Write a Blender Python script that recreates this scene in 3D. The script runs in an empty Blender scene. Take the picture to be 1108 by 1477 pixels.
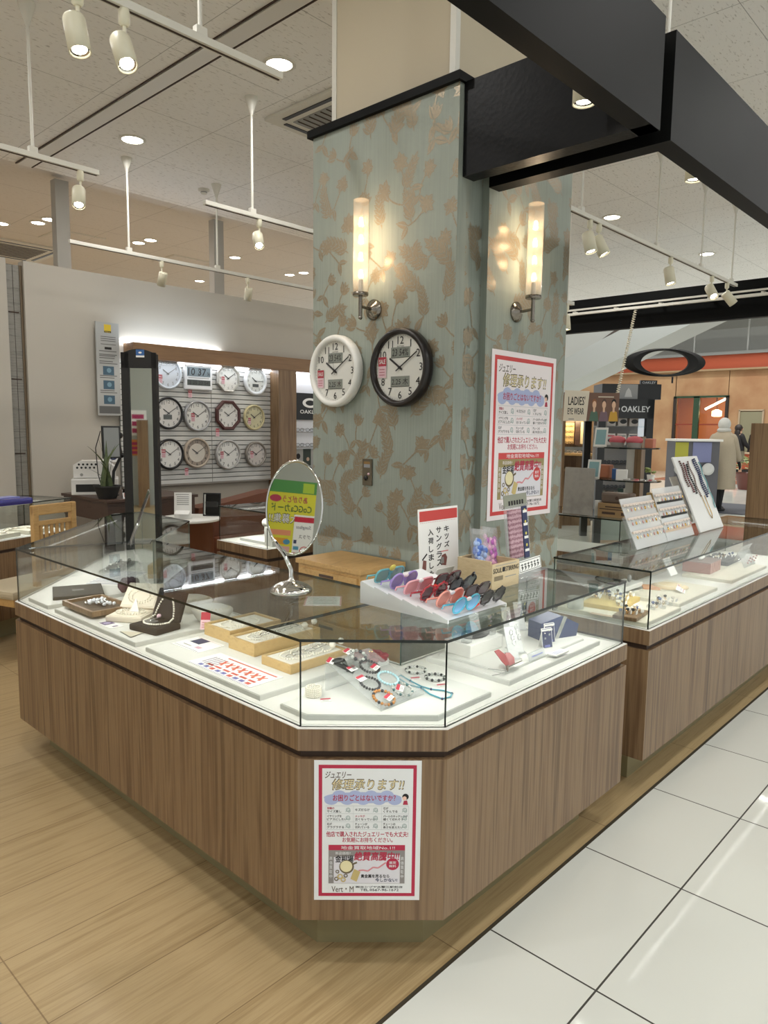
import bpy, bmesh, math, random
from mathutils import Vector as V, Matrix as Mx
PI = math.pi
rnd = random.Random(7)
SC = bpy.context.scene
COL = SC.collection

# ------------------------------------------------------------------ camera
YAW, PITCH, ROLL = math.radians(42.98881), math.radians(-6.69178), math.radians(0.704795)
FPX, IW, IH, EYE = 1038.0292, 1108.0, 1477.0, V((0, 0, 1.5))
_f = V((math.cos(PITCH) * math.cos(YAW), math.cos(PITCH) * math.sin(YAW), math.sin(PITCH)))
_r0 = V((math.sin(YAW), -math.cos(YAW), 0)); _u0 = _r0.cross(_f)
_r = _r0 * math.cos(ROLL) + _u0 * math.sin(ROLL); _u = _u0 * math.cos(ROLL) - _r0 * math.sin(ROLL)
camd = bpy.data.cameras.new('camera'); cam = bpy.data.objects.new('camera', camd); COL.objects.link(cam)
cam.matrix_world = Mx(((_r.x, _u.x, -_f.x, EYE.x), (_r.y, _u.y, -_f.y, EYE.y), (_r.z, _u.z, -_f.z, EYE.z), (0, 0, 0, 1)))
camd.sensor_fit = 'VERTICAL'; camd.sensor_height = 36.0; camd.lens = FPX / IH * 36.0
camd.clip_start = 0.05; camd.clip_end = 200
SC.camera = cam

# ------------------------------------------------------------------ exposure, world, engine hints
SC.view_settings.view_transform = 'Standard'; SC.view_settings.look = 'None'
SC.view_settings.gamma = 1; SC.view_settings.use_curve_mapping = False
SC.view_settings.exposure = 0.28
try:
    SC.cycles.use_denoising = True; SC.cycles.sample_clamp_indirect = 4.0
    SC.cycles.max_bounces = 10; SC.cycles.transparent_max_bounces = 24
    SC.cycles.caustics_reflective = False; SC.cycles.caustics_refractive = False
    SC.cycles.blur_glossy = 0.5
except Exception: pass
wd = bpy.data.worlds.new('world'); SC.world = wd; wd.use_nodes = True
wd.node_tree.nodes['Background'].inputs[0].default_value = (0.86, 0.88, 0.86, 1)
wd.node_tree.nodes['Background'].inputs[1].default_value = 0.76

# light strengths (W)
W_DOWN, W_SPOT, W_CASE, W_COVE, W_SCONCE = 12.0, 9.0, 1.5, 1.1, 1.1
ZC = 3.8                                   # ceiling height

# ------------------------------------------------------------------ points from pixels on known surfaces
def ray(px, py):
    return _r * ((px - IW / 2) / FPX) - _u * ((py - IH / 2) / FPX) + _f
def on_z(px, py, z): d = ray(px, py); return EYE + d * ((z - EYE.z) / d.z)
def on_x(px, py, x): d = ray(px, py); return EYE + d * (x / d.x)
def on_y(px, py, y): d = ray(px, py); return EYE + d * (y / d.y)
def on_d(px, py, dep): return EYE + ray(px, py) * dep

# ------------------------------------------------------------------ materials
def lin(h):
    h = h.lstrip('#'); o = []
    for i in (0, 2, 4):
        c = int(h[i:i + 2], 16) / 255
        o.append(c / 12.92 if c <= 0.04045 else ((c + 0.055) / 1.055) ** 2.4)
    return (o[0], o[1], o[2], 1)
MATS = {}
def mat(name, col, rough=0.5, metal=0.0, emit=0, noise=0.0, nscale=40.0, coat=0, trans=0, alpha=1):
    if name in MATS: return MATS[name]
    m = bpy.data.materials.new(name); m.use_nodes = True; MATS[name] = m
    nt = m.node_tree; b = nt.nodes['Principled BSDF']; c = lin(col)
    b.inputs['Base Color'].default_value = c; b.inputs['Roughness'].default_value = rough; b.inputs['Metallic'].default_value = metal
    if coat: b.inputs['Coat Weight'].default_value = coat
    if trans: b.inputs['Transmission Weight'].default_value = trans
    if alpha < 1: b.inputs['Alpha'].default_value = alpha
    if emit:
        b.inputs['Emission Color'].default_value = c; b.inputs['Emission Strength'].default_value = emit
    if noise:
        tc = nt.nodes.new('ShaderNodeTexCoord'); n = nt.nodes.new('ShaderNodeTexNoise'); n.inputs['Scale'].default_value = nscale
        n.inputs['Detail'].default_value = 4
        mx = nt.nodes.new('ShaderNodeMixRGB'); mx.inputs[1].default_value = tuple(x * (1 - noise) for x in c[:3]) + (1,)
        mx.inputs[2].default_value = tuple(min(1, x * (1 + noise)) for x in c[:3]) + (1,)
        nt.links.new(tc.outputs['Object'], n.inputs['Vector']); nt.links.new(n.outputs['Fac'], mx.inputs[0]); nt.links.new(mx.outputs[0], b.inputs['Base Color'])
    return m
def glass_mat(name, tint=(0.93, 0.96, 0.95), ior=1.5, rough=0.0, haze=0.0, hazecol='#ffffff'):
    """thin clear sheet: what lies behind, plus a Fresnel reflection"""
    if name in MATS: return MATS[name]
    m = bpy.data.materials.new(name); m.use_nodes = True; MATS[name] = m; nt = m.node_tree
    for n in list(nt.nodes):
        if n.type == 'BSDF_PRINCIPLED': nt.nodes.remove(n)
    out = nt.nodes['Material Output']
    geo = nt.nodes.new('ShaderNodeNewGeometry'); mr = nt.nodes.new('ShaderNodeMapRange')
    mr.inputs['To Min'].default_value = ior; mr.inputs['To Max'].default_value = 1 / ior
    fr = nt.nodes.new('ShaderNodeFresnel'); tr = nt.nodes.new('ShaderNodeBsdfTransparent'); gl = nt.nodes.new('ShaderNodeBsdfGlossy')
    tr.inputs[0].default_value = (*tint, 1); gl.inputs['Roughness'].default_value = rough
    mx = nt.nodes.new('ShaderNodeMixShader')
    nt.links.new(geo.outputs['Backfacing'], mr.inputs['Value']); nt.links.new(mr.outputs[0], fr.inputs['IOR'])
    nt.links.new(fr.outputs[0], mx.inputs[0]); nt.links.new(gl.outputs[0], mx.inputs[2])
    if haze:
        df = nt.nodes.new('ShaderNodeBsdfDiffuse'); df.inputs[0].default_value = lin(hazecol); m2 = nt.nodes.new('ShaderNodeMixShader'); m2.inputs[0].default_value = haze
        nt.links.new(tr.outputs[0], m2.inputs[1]); nt.links.new(df.outputs[0], m2.inputs[2]); nt.links.new(m2.outputs[0], mx.inputs[1])
    else: nt.links.new(tr.outputs[0], mx.inputs[1])
    nt.links.new(mx.outputs[0], out.inputs[0])
    return m
def nodes_of(name, col='#888888', rough=0.5):
    m = mat(name, col, rough); return m, m.node_tree, m.node_tree.nodes['Principled BSDF']
def ramp(nt, stops):
    r = nt.nodes.new('ShaderNodeValToRGB'); e = r.color_ramp.elements
    e[0].position, e[0].color = stops[0][0], lin(stops[0][1]); e[1].position, e[1].color = stops[-1][0], lin(stops[-1][1])
    for p, c in stops[1:-1]:
        q = e.new(p); q.color = lin(c)
    return r
def grain(name, stops, scale, rough=0.4, fine=0.35, coat=0.0):
    """wood laminate: noise stretched along the axis with the small scale"""
    m, nt, b = nodes_of(name, '#886644', rough)
    tc = nt.nodes.new('ShaderNodeTexCoord'); mp = nt.nodes.new('ShaderNodeMapping'); mp.inputs['Scale'].default_value = scale
    n1 = nt.nodes.new('ShaderNodeTexNoise'); n1.inputs['Scale'].default_value = 1; n1.inputs['Detail'].default_value = 3; n1.inputs['Roughness'].default_value = 0.6
    mp2 = nt.nodes.new('ShaderNodeMapping'); mp2.inputs['Scale'].default_value = tuple(s * 7 for s in scale)
    n2 = nt.nodes.new('ShaderNodeTexNoise'); n2.inputs['Scale'].default_value = 1; n2.inputs['Detail'].default_value = 2
    mx = nt.nodes.new('ShaderNodeMixRGB'); mx.inputs[0].default_value = fine
    r = ramp(nt, stops)
    L = nt.links.new
    L(tc.outputs['Object'], mp.inputs[0]); L(tc.outputs['Object'], mp2.inputs[0]); L(mp.outputs[0], n1.inputs['Vector']); L(mp2.outputs[0], n2.inputs['Vector'])
    L(n1.outputs['Fac'], mx.inputs[1]); L(n2.outputs['Fac'], mx.inputs[2]); L(mx.outputs[0], r.inputs[0]); L(r.outputs[0], b.inputs['Base Color'])
    if coat: b.inputs['Coat Weight'].default_value = coat
    return m

# ------------------------------------------------------------------ mesh builder
_tcache = {}
def text_mesh(s, bold=0.0):
    k = (s, bold)
    if k in _tcache: return _tcache[k]
    cu = bpy.data.curves.new('t', 'FONT'); cu.body = s; cu.resolution_u = 2; cu.offset = bold; cu.size = 1
    o = bpy.data.objects.new('t', cu); COL.objects.link(o)
    dg = bpy.context.evaluated_depsgraph_get(); me = bpy.data.meshes.new_from_object(o.evaluated_get(dg))
    vs = [tuple(v.co) for v in me.vertices]; fs = [tuple(p.vertices) for p in me.polygons]
    bpy.data.objects.remove(o); bpy.data.curves.remove(cu); bpy.data.meshes.remove(me)
    if not vs: vs, fs = [(0, 0, 0), (1, 0, 0), (1, 1, 0)], []
    xs = [v[0] for v in vs]; ys = [v[1] for v in vs]
    _tcache[k] = (vs, fs, min(xs), max(xs), min(ys), max(ys)); return _tcache[k]

class MB:
    def __init__(s): s.v, s.f, s.fm, s.fs, s.mats = [], [], [], [], []
    def mi(s, m):
        if m not in s.mats: s.mats.append(m)
        return s.mats.index(m)
    def add(s, vs, fs, m, M=None, smooth=False):
        o = len(s.v); k = s.mi(m)
        for v in vs:
            v = V(v); s.v.append(tuple(M @ v) if M else tuple(v))
        for f in fs: s.f.append(tuple(i + o for i in f)); s.fm.append(k); s.fs.append(smooth)
        return s
    def box(s, c, d, m, M=None, rz=0, bev=0.0, side=None):
        T = Mx.Translation(V(c)) @ Mx.Rotation(rz, 4, 'Z')
        if M: T = M @ T
        x, y, z = d[0] / 2, d[1] / 2, d[2] / 2
        if bev:
            b = min(bev, x * .9, y * .9, z * .9); bm = bmesh.new(); bmesh.ops.create_cube(bm, size=1)
            for q in bm.verts: q.co = V((q.co.x * d[0], q.co.y * d[1], q.co.z * d[2]))
            bmesh.ops.bevel(bm, geom=list(bm.edges), offset=b, segments=2, affect='EDGES', profile=0.6)
            bm.verts.index_update(); s.add([q.co for q in bm.verts], [[q.index for q in f.verts] for f in bm.faces], m, T); bm.free(); return s
        vs = [(-x, -y, -z), (x, -y, -z), (x, y, -z), (-x, y, -z), (-x, -y, z), (x, -y, z), (x, y, z), (-x, y, z)]
        fs = [(0, 3, 2, 1), (4, 5, 6, 7), (0, 1, 5, 4), (1, 2, 6, 5), (2, 3, 7, 6), (3, 0, 4, 7)]
        if side is None: return s.add(vs, fs, m, T)
        # side: a material for the four narrow faces, 'm' on the two large ones
        ax = d.index(min(d)); big = {2: (0, 1), 1: (2, 4), 0: (3, 5)}[ax]
        s.add(vs, [f for i, f in enumerate(fs) if i in big], m, T); s.add(vs, [f for i, f in enumerate(fs) if i not in big], side, T); return s
    def prism(s, poly, z0, z1, m, M=None, side=None, smooth=False):
        n = len(poly); vs = [(p[0], p[1], z0) for p in poly] + [(p[0], p[1], z1) for p in poly]
        caps = [tuple(range(n - 1, -1, -1)), tuple(range(n, 2 * n))]; sd = [(i, (i + 1) % n, n + (i + 1) % n, n + i) for i in range(n)]
        s.add(vs, caps, m, M); s.add(vs, sd, side or m, M, smooth); return s
    def cyl(s, p0, p1, r0, r1, m, n=16, caps=True, M=None, smooth=True):
        p0, p1 = V(p0), V(p1); d = (p1 - p0).normalized(); a = d.orthogonal().normalized(); b = d.cross(a)
        vs = [p0 + (a * math.cos(2 * PI * i / n) + b * math.sin(2 * PI * i / n)) * r0 for i in range(n)] + [p1 + (a * math.cos(2 * PI * i / n) + b * math.sin(2 * PI * i / n)) * r1 for i in range(n)]
        s.add(vs, [(i, (i + 1) % n, n + (i + 1) % n, n + i) for i in range(n)], m, M, smooth)
        if caps: s.add(vs, [tuple(range(n - 1, -1, -1)), tuple(range(n, 2 * n))], m, M)
        return s
    def tube(s, pts, r, m, n=8, closed=False, M=None, flat=1.0):
        pts = [V(p) for p in pts]; k = len(pts); vs = []; up = None
        for i, p in enumerate(pts):
            if closed: d = pts[(i + 1) % k] - pts[i - 1]
            else: d = pts[min(i + 1, k - 1)] - pts[max(i - 1, 0)]
            d = d.normalized()
            if up is None: a = d.orthogonal().normalized()
            else:
                a = up - d * up.dot(d); a = a.normalized() if a.length > 1e-6 else d.orthogonal().normalized()
            up = a; b = d.cross(a); rr = r[i] if isinstance(r, (list, tuple)) else r
            vs += [p + (a * math.cos(2 * PI * j / n) + b * math.sin(2 * PI * j / n) * flat) * rr for j in range(n)]
        fs = [(i * n + j, i * n + (j + 1) % n, ((i + 1) % k) * n + (j + 1) % n, ((i + 1) % k) * n + j) for i in range(k if closed else k - 1) for j in range(n)]
        s.add(vs, fs, m, M, True)
        if not closed: s.add(vs, [tuple(range(n - 1, -1, -1)), tuple(range((k - 1) * n, k * n))], m, M)
        return s
    def lathe(s, prof, m, n=32, M=None, sx=1.0, sy=1.0, smooth=True, end=True, start=True):
        vs = []; k = len(prof)
        for r, z in prof: vs += [(r * sx * math.cos(2 * PI * j / n), r * sy * math.sin(2 * PI * j / n), z) for j in range(n)]
        s.add(vs, [(i * n + j, i * n + (j + 1) % n, (i + 1) * n + (j + 1) % n, (i + 1) * n + j) for i in range(k - 1) for j in range(n)], m, M, smooth)
        if start and prof[0][0] > 1e-5: s.add(vs, [tuple(range(n - 1, -1, -1))], m, M)
        if end and prof[-1][0] > 1e-5: s.add(vs, [tuple(range((k - 1) * n, k * n))], m, M)
        return s
    def ball(s, c, r, m, n=10, M=None):
        if not isinstance(r, (tuple, list)): r = (r, r, r)
        vs, fs, h = [], [], max(4, n // 2 + 1)
        for i in range(h + 1):
            t = PI * i / h
            for j in range(n): vs.append((c[0] + r[0] * math.sin(t) * math.cos(2 * PI * j / n), c[1] + r[1] * math.sin(t) * math.sin(2 * PI * j / n), c[2] + r[2] * math.cos(t)))
        for i in range(h):
            for j in range(n): fs.append((i * n + j, (i + 1) * n + j, (i + 1) * n + (j + 1) % n, i * n + (j + 1) % n))
        return s.add(vs, fs, m, M, True)
    # ---- flat art: x right, y up, z towards the reader
    def rect(s, x0, y0, x1, y1, m, z=0.0, M=None): return s.add([(x0, y0, z), (x1, y0, z), (x1, y1, z), (x0, y1, z)], [(0, 1, 2, 3)], m, M)
    def disc(s, x, y, r, m, z=0.0, n=32, ry=None, M=None, a0=0):
        ry = ry or r; return s.add([(x + r * math.cos(a0 + 2 * PI * i / n), y + ry * math.sin(a0 + 2 * PI * i / n), z) for i in range(n)], [tuple(range(n))], m, M)
    def ring(s, x, y, r0, r1, m, z=0.0, n=40, k=1.0, M=None, k1=None):
        k1 = k1 or k
        vs = [(x + r0 * math.cos(2 * PI * i / n), y + r0 * k * math.sin(2 * PI * i / n), z) for i in range(n)] + [(x + r1 * math.cos(2 * PI * i / n), y + r1 * k1 * math.sin(2 * PI * i / n), z) for i in range(n)]
        return s.add(vs, [(i, n + i, n + (i + 1) % n, (i + 1) % n) for i in range(n)], m, M)
    def poly(s, pts, m, z=0.0, M=None): return s.add([(p[0], p[1], z) for p in pts], [tuple(range(len(pts)))], m, M)
    def line(s, p, q, w, m, z=0.0, M=None):
        dx, dy = q[0] - p[0], q[1] - p[1]; l = math.hypot(dx, dy) or 1; nx, ny = -dy / l * w / 2, dx / l * w / 2
        return s.add([(p[0] + nx, p[1] + ny, z), (p[0] - nx, p[1] - ny, z), (q[0] - nx, q[1] - ny, z), (q[0] + nx, q[1] + ny, z)], [(0, 1, 2, 3)], m, M)
    def txt(s, t, x, y, w, h, m, z=0.0, bold=0.0, shear=0.0, M=None, anchor='c', flip=False):
        """letters fitted into a box w x h centred on (x, y); h or w may be None to keep the aspect"""
        vs, fs, x0, x1, y0, y1 = text_mesh(t); tw, th = max(x1 - x0, 1e-6), max(y1 - y0, 1e-6)
        if w is None: w = h * tw / th
        if h is None: h = w * th / tw
        sx, sy = w / tw, h / th; ox = x - w / 2 if anchor == 'c' else (x if anchor == 'l' else x - w)
        out = []
        for a, b, c in vs:
            X = (a - x0) * sx; Y = (b - y0) * sy; X += shear * (Y - h / 2)
            if flip: X = w - X
            out.append((ox + X, y - h / 2 + Y, z))
        nl = max(1, len(t)); e = bold * min(h, w / nl * 1.2)
        if e > 0:
            for k, (dx, dy) in enumerate(((-.7, -.7), (.7, -.7), (-.7, .7), (.7, .7))):
                s.add([(a + dx * e, b + dy * e, c - .00004 * (k + 1)) for a, b, c in out], [tuple(reversed(f)) for f in fs] if flip else fs, m, M)
        return s.add(out, [tuple(reversed(f)) for f in fs] if flip else fs, m, M)
    def build(s, name, parent=None, M=None, kind=None):
        me = bpy.data.meshes.new(name); me.from_pydata([tuple(v) for v in s.v], [], s.f); me.update()
        for m in s.mats: me.materials.append(m)
        me.polygons.foreach_set('material_index', s.fm); me.polygons.foreach_set('use_smooth', s.fs)
        o = bpy.data.objects.new(name, me); COL.objects.link(o)
        if parent: o.parent = parent
        if M is not None:
            if parent: o.matrix_local = M
            else: o.matrix_world = M
        if kind: o['kind'] = kind
        return o

def tag(o, label, cat, group=None, kind=None):
    o['label'] = label; o['category'] = cat
    if group: o['group'] = group
    if kind: o['kind'] = kind
    return o
def thing(name, label, cat, M=None, group=None):
    o = bpy.data.objects.new(name, None); COL.objects.link(o); o.empty_display_size = 0.05
    if M is not None: o.matrix_world = M
    return tag(o, label, cat, group)
def struct(mb, name, parent=None, M=None): return mb.build(name, parent, M, None if parent else 'structure')
def T(x, y=None, z=None, rz=0.0):
    p = V(x) if y is None else V((x, y, z)); return Mx.Translation(p) @ Mx.Rotation(rz, 4, 'Z')
def frame(o, right, up, nrm=None):
    """matrix whose x axis is `right`, y is `up`, z is right x up"""
    r = V(right).normalized(); u = V(up); u = (u - r * u.dot(r)).normalized(); n = r.cross(u); o = V(o)
    return Mx(((r.x, u.x, n.x, o.x), (r.y, u.y, n.y, o.y), (r.z, u.z, n.z, o.z), (0, 0, 0, 1)))
def dup(o, M=None, label=None, parent=None, group=None):
    c = o.copy(); COL.objects.link(c)
    if parent: c.parent = parent
    if M is not None: c.matrix_world = M
    if label: c['label'] = label
    if group: c['group'] = group
    for ch in list(o.children): dup(ch, None, None, c)
    return c
def inset(poly, d):
    n = len(poly); out = []
    for i in range(n):
        p0, p1, p2 = V(poly[i - 1]), V(poly[i]), V(poly[(i + 1) % n]); e0 = (p1 - p0).normalized(); e1 = (p2 - p1).normalized()
        n0 = V((-e0.y, e0.x)); n1 = V((-e1.y, e1.x)); b = (n0 + n1); k = d / max(0.2, (1 + n0.dot(n1)))
        out.append(tuple(p1 + b * k))
    return out
def light(name, kind, loc, energy, col=(1, 1, 1), size=0.1, to=None, parent=None, size_y=None, spot=None, blend=0.4, shape='DISK'):
    d = bpy.data.lights.new(name, kind); d.energy = energy; d.color = col; o = bpy.data.objects.new(name, d); COL.objects.link(o)
    if kind == 'AREA':
        d.shape = 'RECTANGLE' if size_y else shape; d.size = size
        if size_y: d.size_y = size_y
    elif kind == 'SPOT': d.spot_size = spot; d.spot_blend = blend; d.shadow_soft_size = size
    else: d.shadow_soft_size = size
    o.location = loc
    if to is not None: o.rotation_euler = (V(to) - V(loc)).to_track_quat('-Z', 'Y').to_euler()
    if parent: o.parent = parent
    return o

# ------------------------------------------------------------------ palette
WALNUT = grain('walnut_laminate', [(0.30, '#553f2a'), (0.43, '#745a41'), (0.52, '#8b7154'), (0.61, '#674f38'), (0.71, '#826a4e'), (0.82, '#6e563d')], (10, 10, 0.3), 0.38, 0.40)
WALNUT_H = grain('walnut_laminate_horizontal', [(0.30, '#5e4630'), (0.5, '#8a6a4a'), (0.7, '#745539'), (0.8, '#957456')], (0.5, 9, 14), 0.4, 0.4)
OAK = grain('light_oak', [(0.3, '#a37f4c'), (0.5, '#c09a62'), (0.75, '#b08a55')], (3, 12, 12), 0.45, 0.4)
PALEBOX = grain('pale_poplar', [(0.3, '#b59d78'), (0.5, '#c9b48f'), (0.75, '#bda67f')], (6, 6, 30), 0.5, 0.4)
OAK_BOX = grain('pale_oak_box', [(0.3, '#a98a58'), (0.5, '#c6a873'), (0.75, '#b59663')], (6, 6, 30), 0.5, 0.4)
DARKWOOD = grain('dark_walnut', [(0.3, '#352620'), (0.5, '#503b31'), (0.75, '#413029')], (2, 9, 20), 0.4, 0.4)
WHITE = mat('white_paint', '#e4e2dc', 0.5, noise=0.02)
PAPER = mat('white_paper', '#eeedea', 0.7)
DECK = mat('white_deck', '#e6e5df', 0.45, noise=0.015)
SLAB = mat('white_leatherette', '#d6d6d1', 0.55, noise=0.03, nscale=60)
CREAMSLAB = mat('cream_leatherette', '#dcd7c6', 0.55, noise=0.03, nscale=60)
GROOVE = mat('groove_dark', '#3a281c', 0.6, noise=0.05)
PLINTH = mat('plinth_laminate', '#8b8362', 0.3, noise=0.05, nscale=8)
GLASS = glass_mat('case_glass', (0.955, 0.97, 0.96))
GLASSTOP = glass_mat('case_glass_top', (0.90, 0.93, 0.915), 1.62)
GEDGE = mat('glass_edge_dark', '#101a16', 0.12)
GEDGE_L = mat('glass_edge_pale', '#4a5f57', 0.2)
ACRYL = glass_mat('clear_acrylic', (0.93, 0.94, 0.94), 1.49, 0.02, 0.10)
CUFFAC = glass_mat('curved_acrylic', (0.9, 0.92, 0.92), 1.6, 0.06, 0.42)
FROSTAC = glass_mat('frosted_acrylic', (0.9, 0.92, 0.92), 1.49, 0.15, 0.35)
BAG = glass_mat('clear_film', (0.96, 0.96, 0.97), 1.7, 0.12, 0.10)
MIRROR = mat('mirror_silver', '#e6eae8', 0.02, 1.0)
CHROME = mat('chrome', '#d4d4d2', 0.08, 1.0)
STEEL = mat('brushed_steel', '#9a9a96', 0.35, 1.0)
NICKEL = mat('dark_nickel', '#8a837a', 0.22, 1.0)
BLACK = mat('black_plastic', '#141414', 0.35)
BLACKM = mat('black_matte', '#1c1b1a', 0.7, noise=0.05)
INK = mat('black_ink', '#1d1b1c', 0.7)
RED = mat('red_ink', '#c01f3a', 0.6)
REDORANGE = mat('vermilion_ink', '#c8403a', 0.6)
GREY = mat('grey_plastic', '#8d8d8a', 0.5)
IVORY = mat('ivory_enamel', '#ded9c2', 0.4, noise=0.02)
OFFWHITE = mat('offwhite_enamel', '#d8d5cb', 0.45)
PEARL = mat('pearl', '#efe9da', 0.18, coat=0.5)
SILVER = mat('silver_metal', '#d8d8d8', 0.15, 1.0)
GOLD = mat('gold_metal', '#d8b066', 0.2, 1.0)
VELVET = mat('black_velvet', '#1a1314', 0.95, noise=0.2, nscale=90)
NAVY = mat('navy_ink', '#232b55', 0.5)
LAMP_ON = mat('lamp_glow', '#fff6e6', 0.3, emit=14)
LAMP_COOL = mat('lamp_glow_cool', '#f4f8ff', 0.3, emit=12)

# ================================================================== ROOM SHELL
def floor_materials():
    m, nt, b = nodes_of('vinyl_wood_floor', '#b59c74', 0.33)
    L = nt.links.new; tc = nt.nodes.new('ShaderNodeTexCoord')
    def mapping(sc, loc=(0, 0, 0)):
        q = nt.nodes.new('ShaderNodeMapping'); q.inputs['Scale'].default_value = sc; q.inputs['Location'].default_value = loc; L(tc.outputs['Object'], q.inputs[0]); return q
    br = nt.nodes.new('ShaderNodeTexBrick'); br.inputs['Scale'].default_value = 1; br.inputs['Brick Width'].default_value = 0.92; br.inputs['Row Height'].default_value = 0.305
    br.inputs['Mortar Size'].default_value = 0.0020; br.offset = 0.0; br.inputs['Color1'].default_value = (0.25, 0.25, 0.25, 1); br.inputs['Color2'].default_value = (0.75, 0.75, 0.75, 1); br.inputs['Mortar'].default_value = (0.5, .5, .5, 1)
    L(mapping((1, 1, 1), (0.28, 0.10, 0)).outputs[0], br.inputs['Vector'])
    n1 = nt.nodes.new('ShaderNodeTexNoise'); n1.inputs['Scale'].default_value = 1; n1.inputs['Detail'].default_value = 5; n1.inputs['Roughness'].default_value = 0.65
    L(mapping((1.1, 26, 1)).outputs[0], n1.inputs['Vector'])
    n2 = nt.nodes.new('ShaderNodeTexNoise'); n2.inputs['Scale'].default_value = 1; n2.inputs['Detail'].default_value = 3
    L(mapping((5, 160, 1)).outputs[0], n2.inputs['Vector'])
    m1 = nt.nodes.new('ShaderNodeMixRGB'); m1.inputs[0].default_value = 0.3; L(n1.outputs['Fac'], m1.inputs[1]); L(n2.outputs['Fac'], m1.inputs[2])
    m2 = nt.nodes.new('ShaderNodeMixRGB'); m2.inputs[0].default_value = 0.12; L(m1.outputs[0], m2.inputs[1]); L(br.outputs['Color'], m2.inputs[2])
    r = ramp(nt, [(0.30, '#8c7550'), (0.42, '#a58d66'), (0.52, '#b7a078'), (0.62, '#a9916b'), (0.74, '#c3ad86')]); L(m2.outputs[0], r.inputs[0])
    mx = nt.nodes.new('ShaderNodeMixRGB'); mx.blend_type = 'MULTIPLY'; mx.inputs[2].default_value = (0.55, 0.5, 0.45, 1); L(br.outputs['Fac'], mx.inputs[0]); L(r.outputs[0], mx.inputs[1]); L(mx.outputs[0], b.inputs['Base Color'])
    t, nt, b = nodes_of('white_porcelain_tile', '#d9ddd8', 0.06)
    L = nt.links.new; tc = nt.nodes.new('ShaderNodeTexCoord'); mp = nt.nodes.new('ShaderNodeMapping'); mp.inputs['Location'].default_value = (-1.7, -0.782 + 0.6, 0)
    br = nt.nodes.new('ShaderNodeTexBrick'); br.inputs['Scale'].default_value = 1; br.inputs['Brick Width'].default_value = 0.6; br.inputs['Row Height'].default_value = 0.6; br.offset = 0.0
    br.inputs['Mortar Size'].default_value = 0.0028; br.inputs['Mortar Smooth'].default_value = 0; br.inputs['Color1'].default_value = lin('#dfe1da'); br.inputs['Color2'].default_value = lin('#d9dcd6'); br.inputs['Mortar'].default_value = lin('#3c3a34')
    L(tc.outputs['Object'], mp.inputs[0]); L(mp.outputs[0], br.inputs['Vector']); L(br.outputs['Color'], b.inputs['Base Color'])
    rr = nt.nodes.new('ShaderNodeMapRange'); rr.inputs['To Min'].default_value = 0.06; rr.inputs['To Max'].default_value = 0.7; L(br.outputs['Fac'], rr.inputs['Value']); L(rr.outputs[0], b.inputs['Roughness'])
    return m, t
FLOORW, TILE = floor_materials()
struct(MB().box((-2.4, 14.066, -0.05), (21.2, 25.868, 0.1), FLOORW), 'floor')
struct(MB().box((22.6, 14.066, -0.05), (28.8, 25.868, 0.1), TILE), 'floor_beyond')
struct(MB().box((12, -5.434, -0.05), (50, 13.12, 0.1), TILE), 'floor_tile')
struct(MB().box((-2.4, 1.129, -0.049), (21.2, 0.012, 0.1), mat('floor_joint_strip', '#4a4438', 0.4, 0.3)), 'trim_1')

def ceiling_material(name, base, fleck):
    m, nt, b = nodes_of(name, base, 0.9); L = nt.links.new; tc = nt.nodes.new('ShaderNodeTexCoord')
    br = nt.nodes.new('ShaderNodeTexBrick'); br.inputs['Scale'].default_value = 1; br.inputs['Brick Width'].default_value = 0.91; br.inputs['Row Height'].default_value = 0.91; br.offset = 0
    br.inputs['Mortar Size'].default_value = 0.0022; br.inputs['Color1'].default_value = lin(base); br.inputs['Color2'].default_value = lin(base); br.inputs['Mortar'].default_value = tuple(c * 0.45 for c in lin(base)[:3]) + (1,)
    mp0 = nt.nodes.new('ShaderNodeMapping'); mp0.inputs['Location'].default_value = (0.2, 0.35, 0); L(tc.outputs['Object'], mp0.inputs[0]); L(mp0.outputs[0], br.inputs['Vector'])
    mp = nt.nodes.new('ShaderNodeMapping'); mp.inputs['Scale'].default_value = (22, 75, 1); L(tc.outputs['Object'], mp.inputs[0])
    n = nt.nodes.new('ShaderNodeTexNoise'); n.inputs['Scale'].default_value = 1; n.inputs['Detail'].default_value = 3; L(mp.outputs[0], n.inputs['Vector'])
    r = nt.nodes.new('ShaderNodeValToRGB'); r.color_ramp.elements[0].position = 0.60; r.color_ramp.elements[1].position = 0.70; L(n.outputs['Fac'], r.inputs[0])
    mx = nt.nodes.new('ShaderNodeMixRGB'); mx.inputs[2].default_value = lin(fleck); L(br.outputs['Color'], mx.inputs[1])
    k = nt.nodes.new('ShaderNodeMath'); k.operation = 'MULTIPLY'; k.inputs[1].default_value = 0.55; L(r.outputs[0], k.inputs[0]); L(k.outputs[0], mx.inputs[0]); L(mx.outputs[0], b.inputs['Base Color'])
    return m
CEILM = ceiling_material('ceiling_board', '#f3f2f0', '#9d9892')
CEILP = ceiling_material('ceiling_board_warm', '#dad6d4', '#bab3af')
struct(MB().box((2.25, 0.5, ZC + 0.05), (20.5, 13.0, 0.1), CEILM), 'ceiling')
struct(MB().box((2.25, 12.5, ZC + 0.07), (20.5, 11.0, 0.06), CEILP), 'ceiling_beyond')

# recessed slot in the ceiling
m_slot = mat('slot_metal', '#dedcd8', 0.45, 0.0)
sl = MB()
for dx, w, mm in ((-0.070, 0.007, GROOVE), (0, 0.115, m_slot), (0.070, 0.009, GROOVE)):
    sl.box((2.72 + dx, 1.5, ZC - 0.004), (w, 11, 0.012), mm)
struct(sl, 'trim_2')

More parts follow.
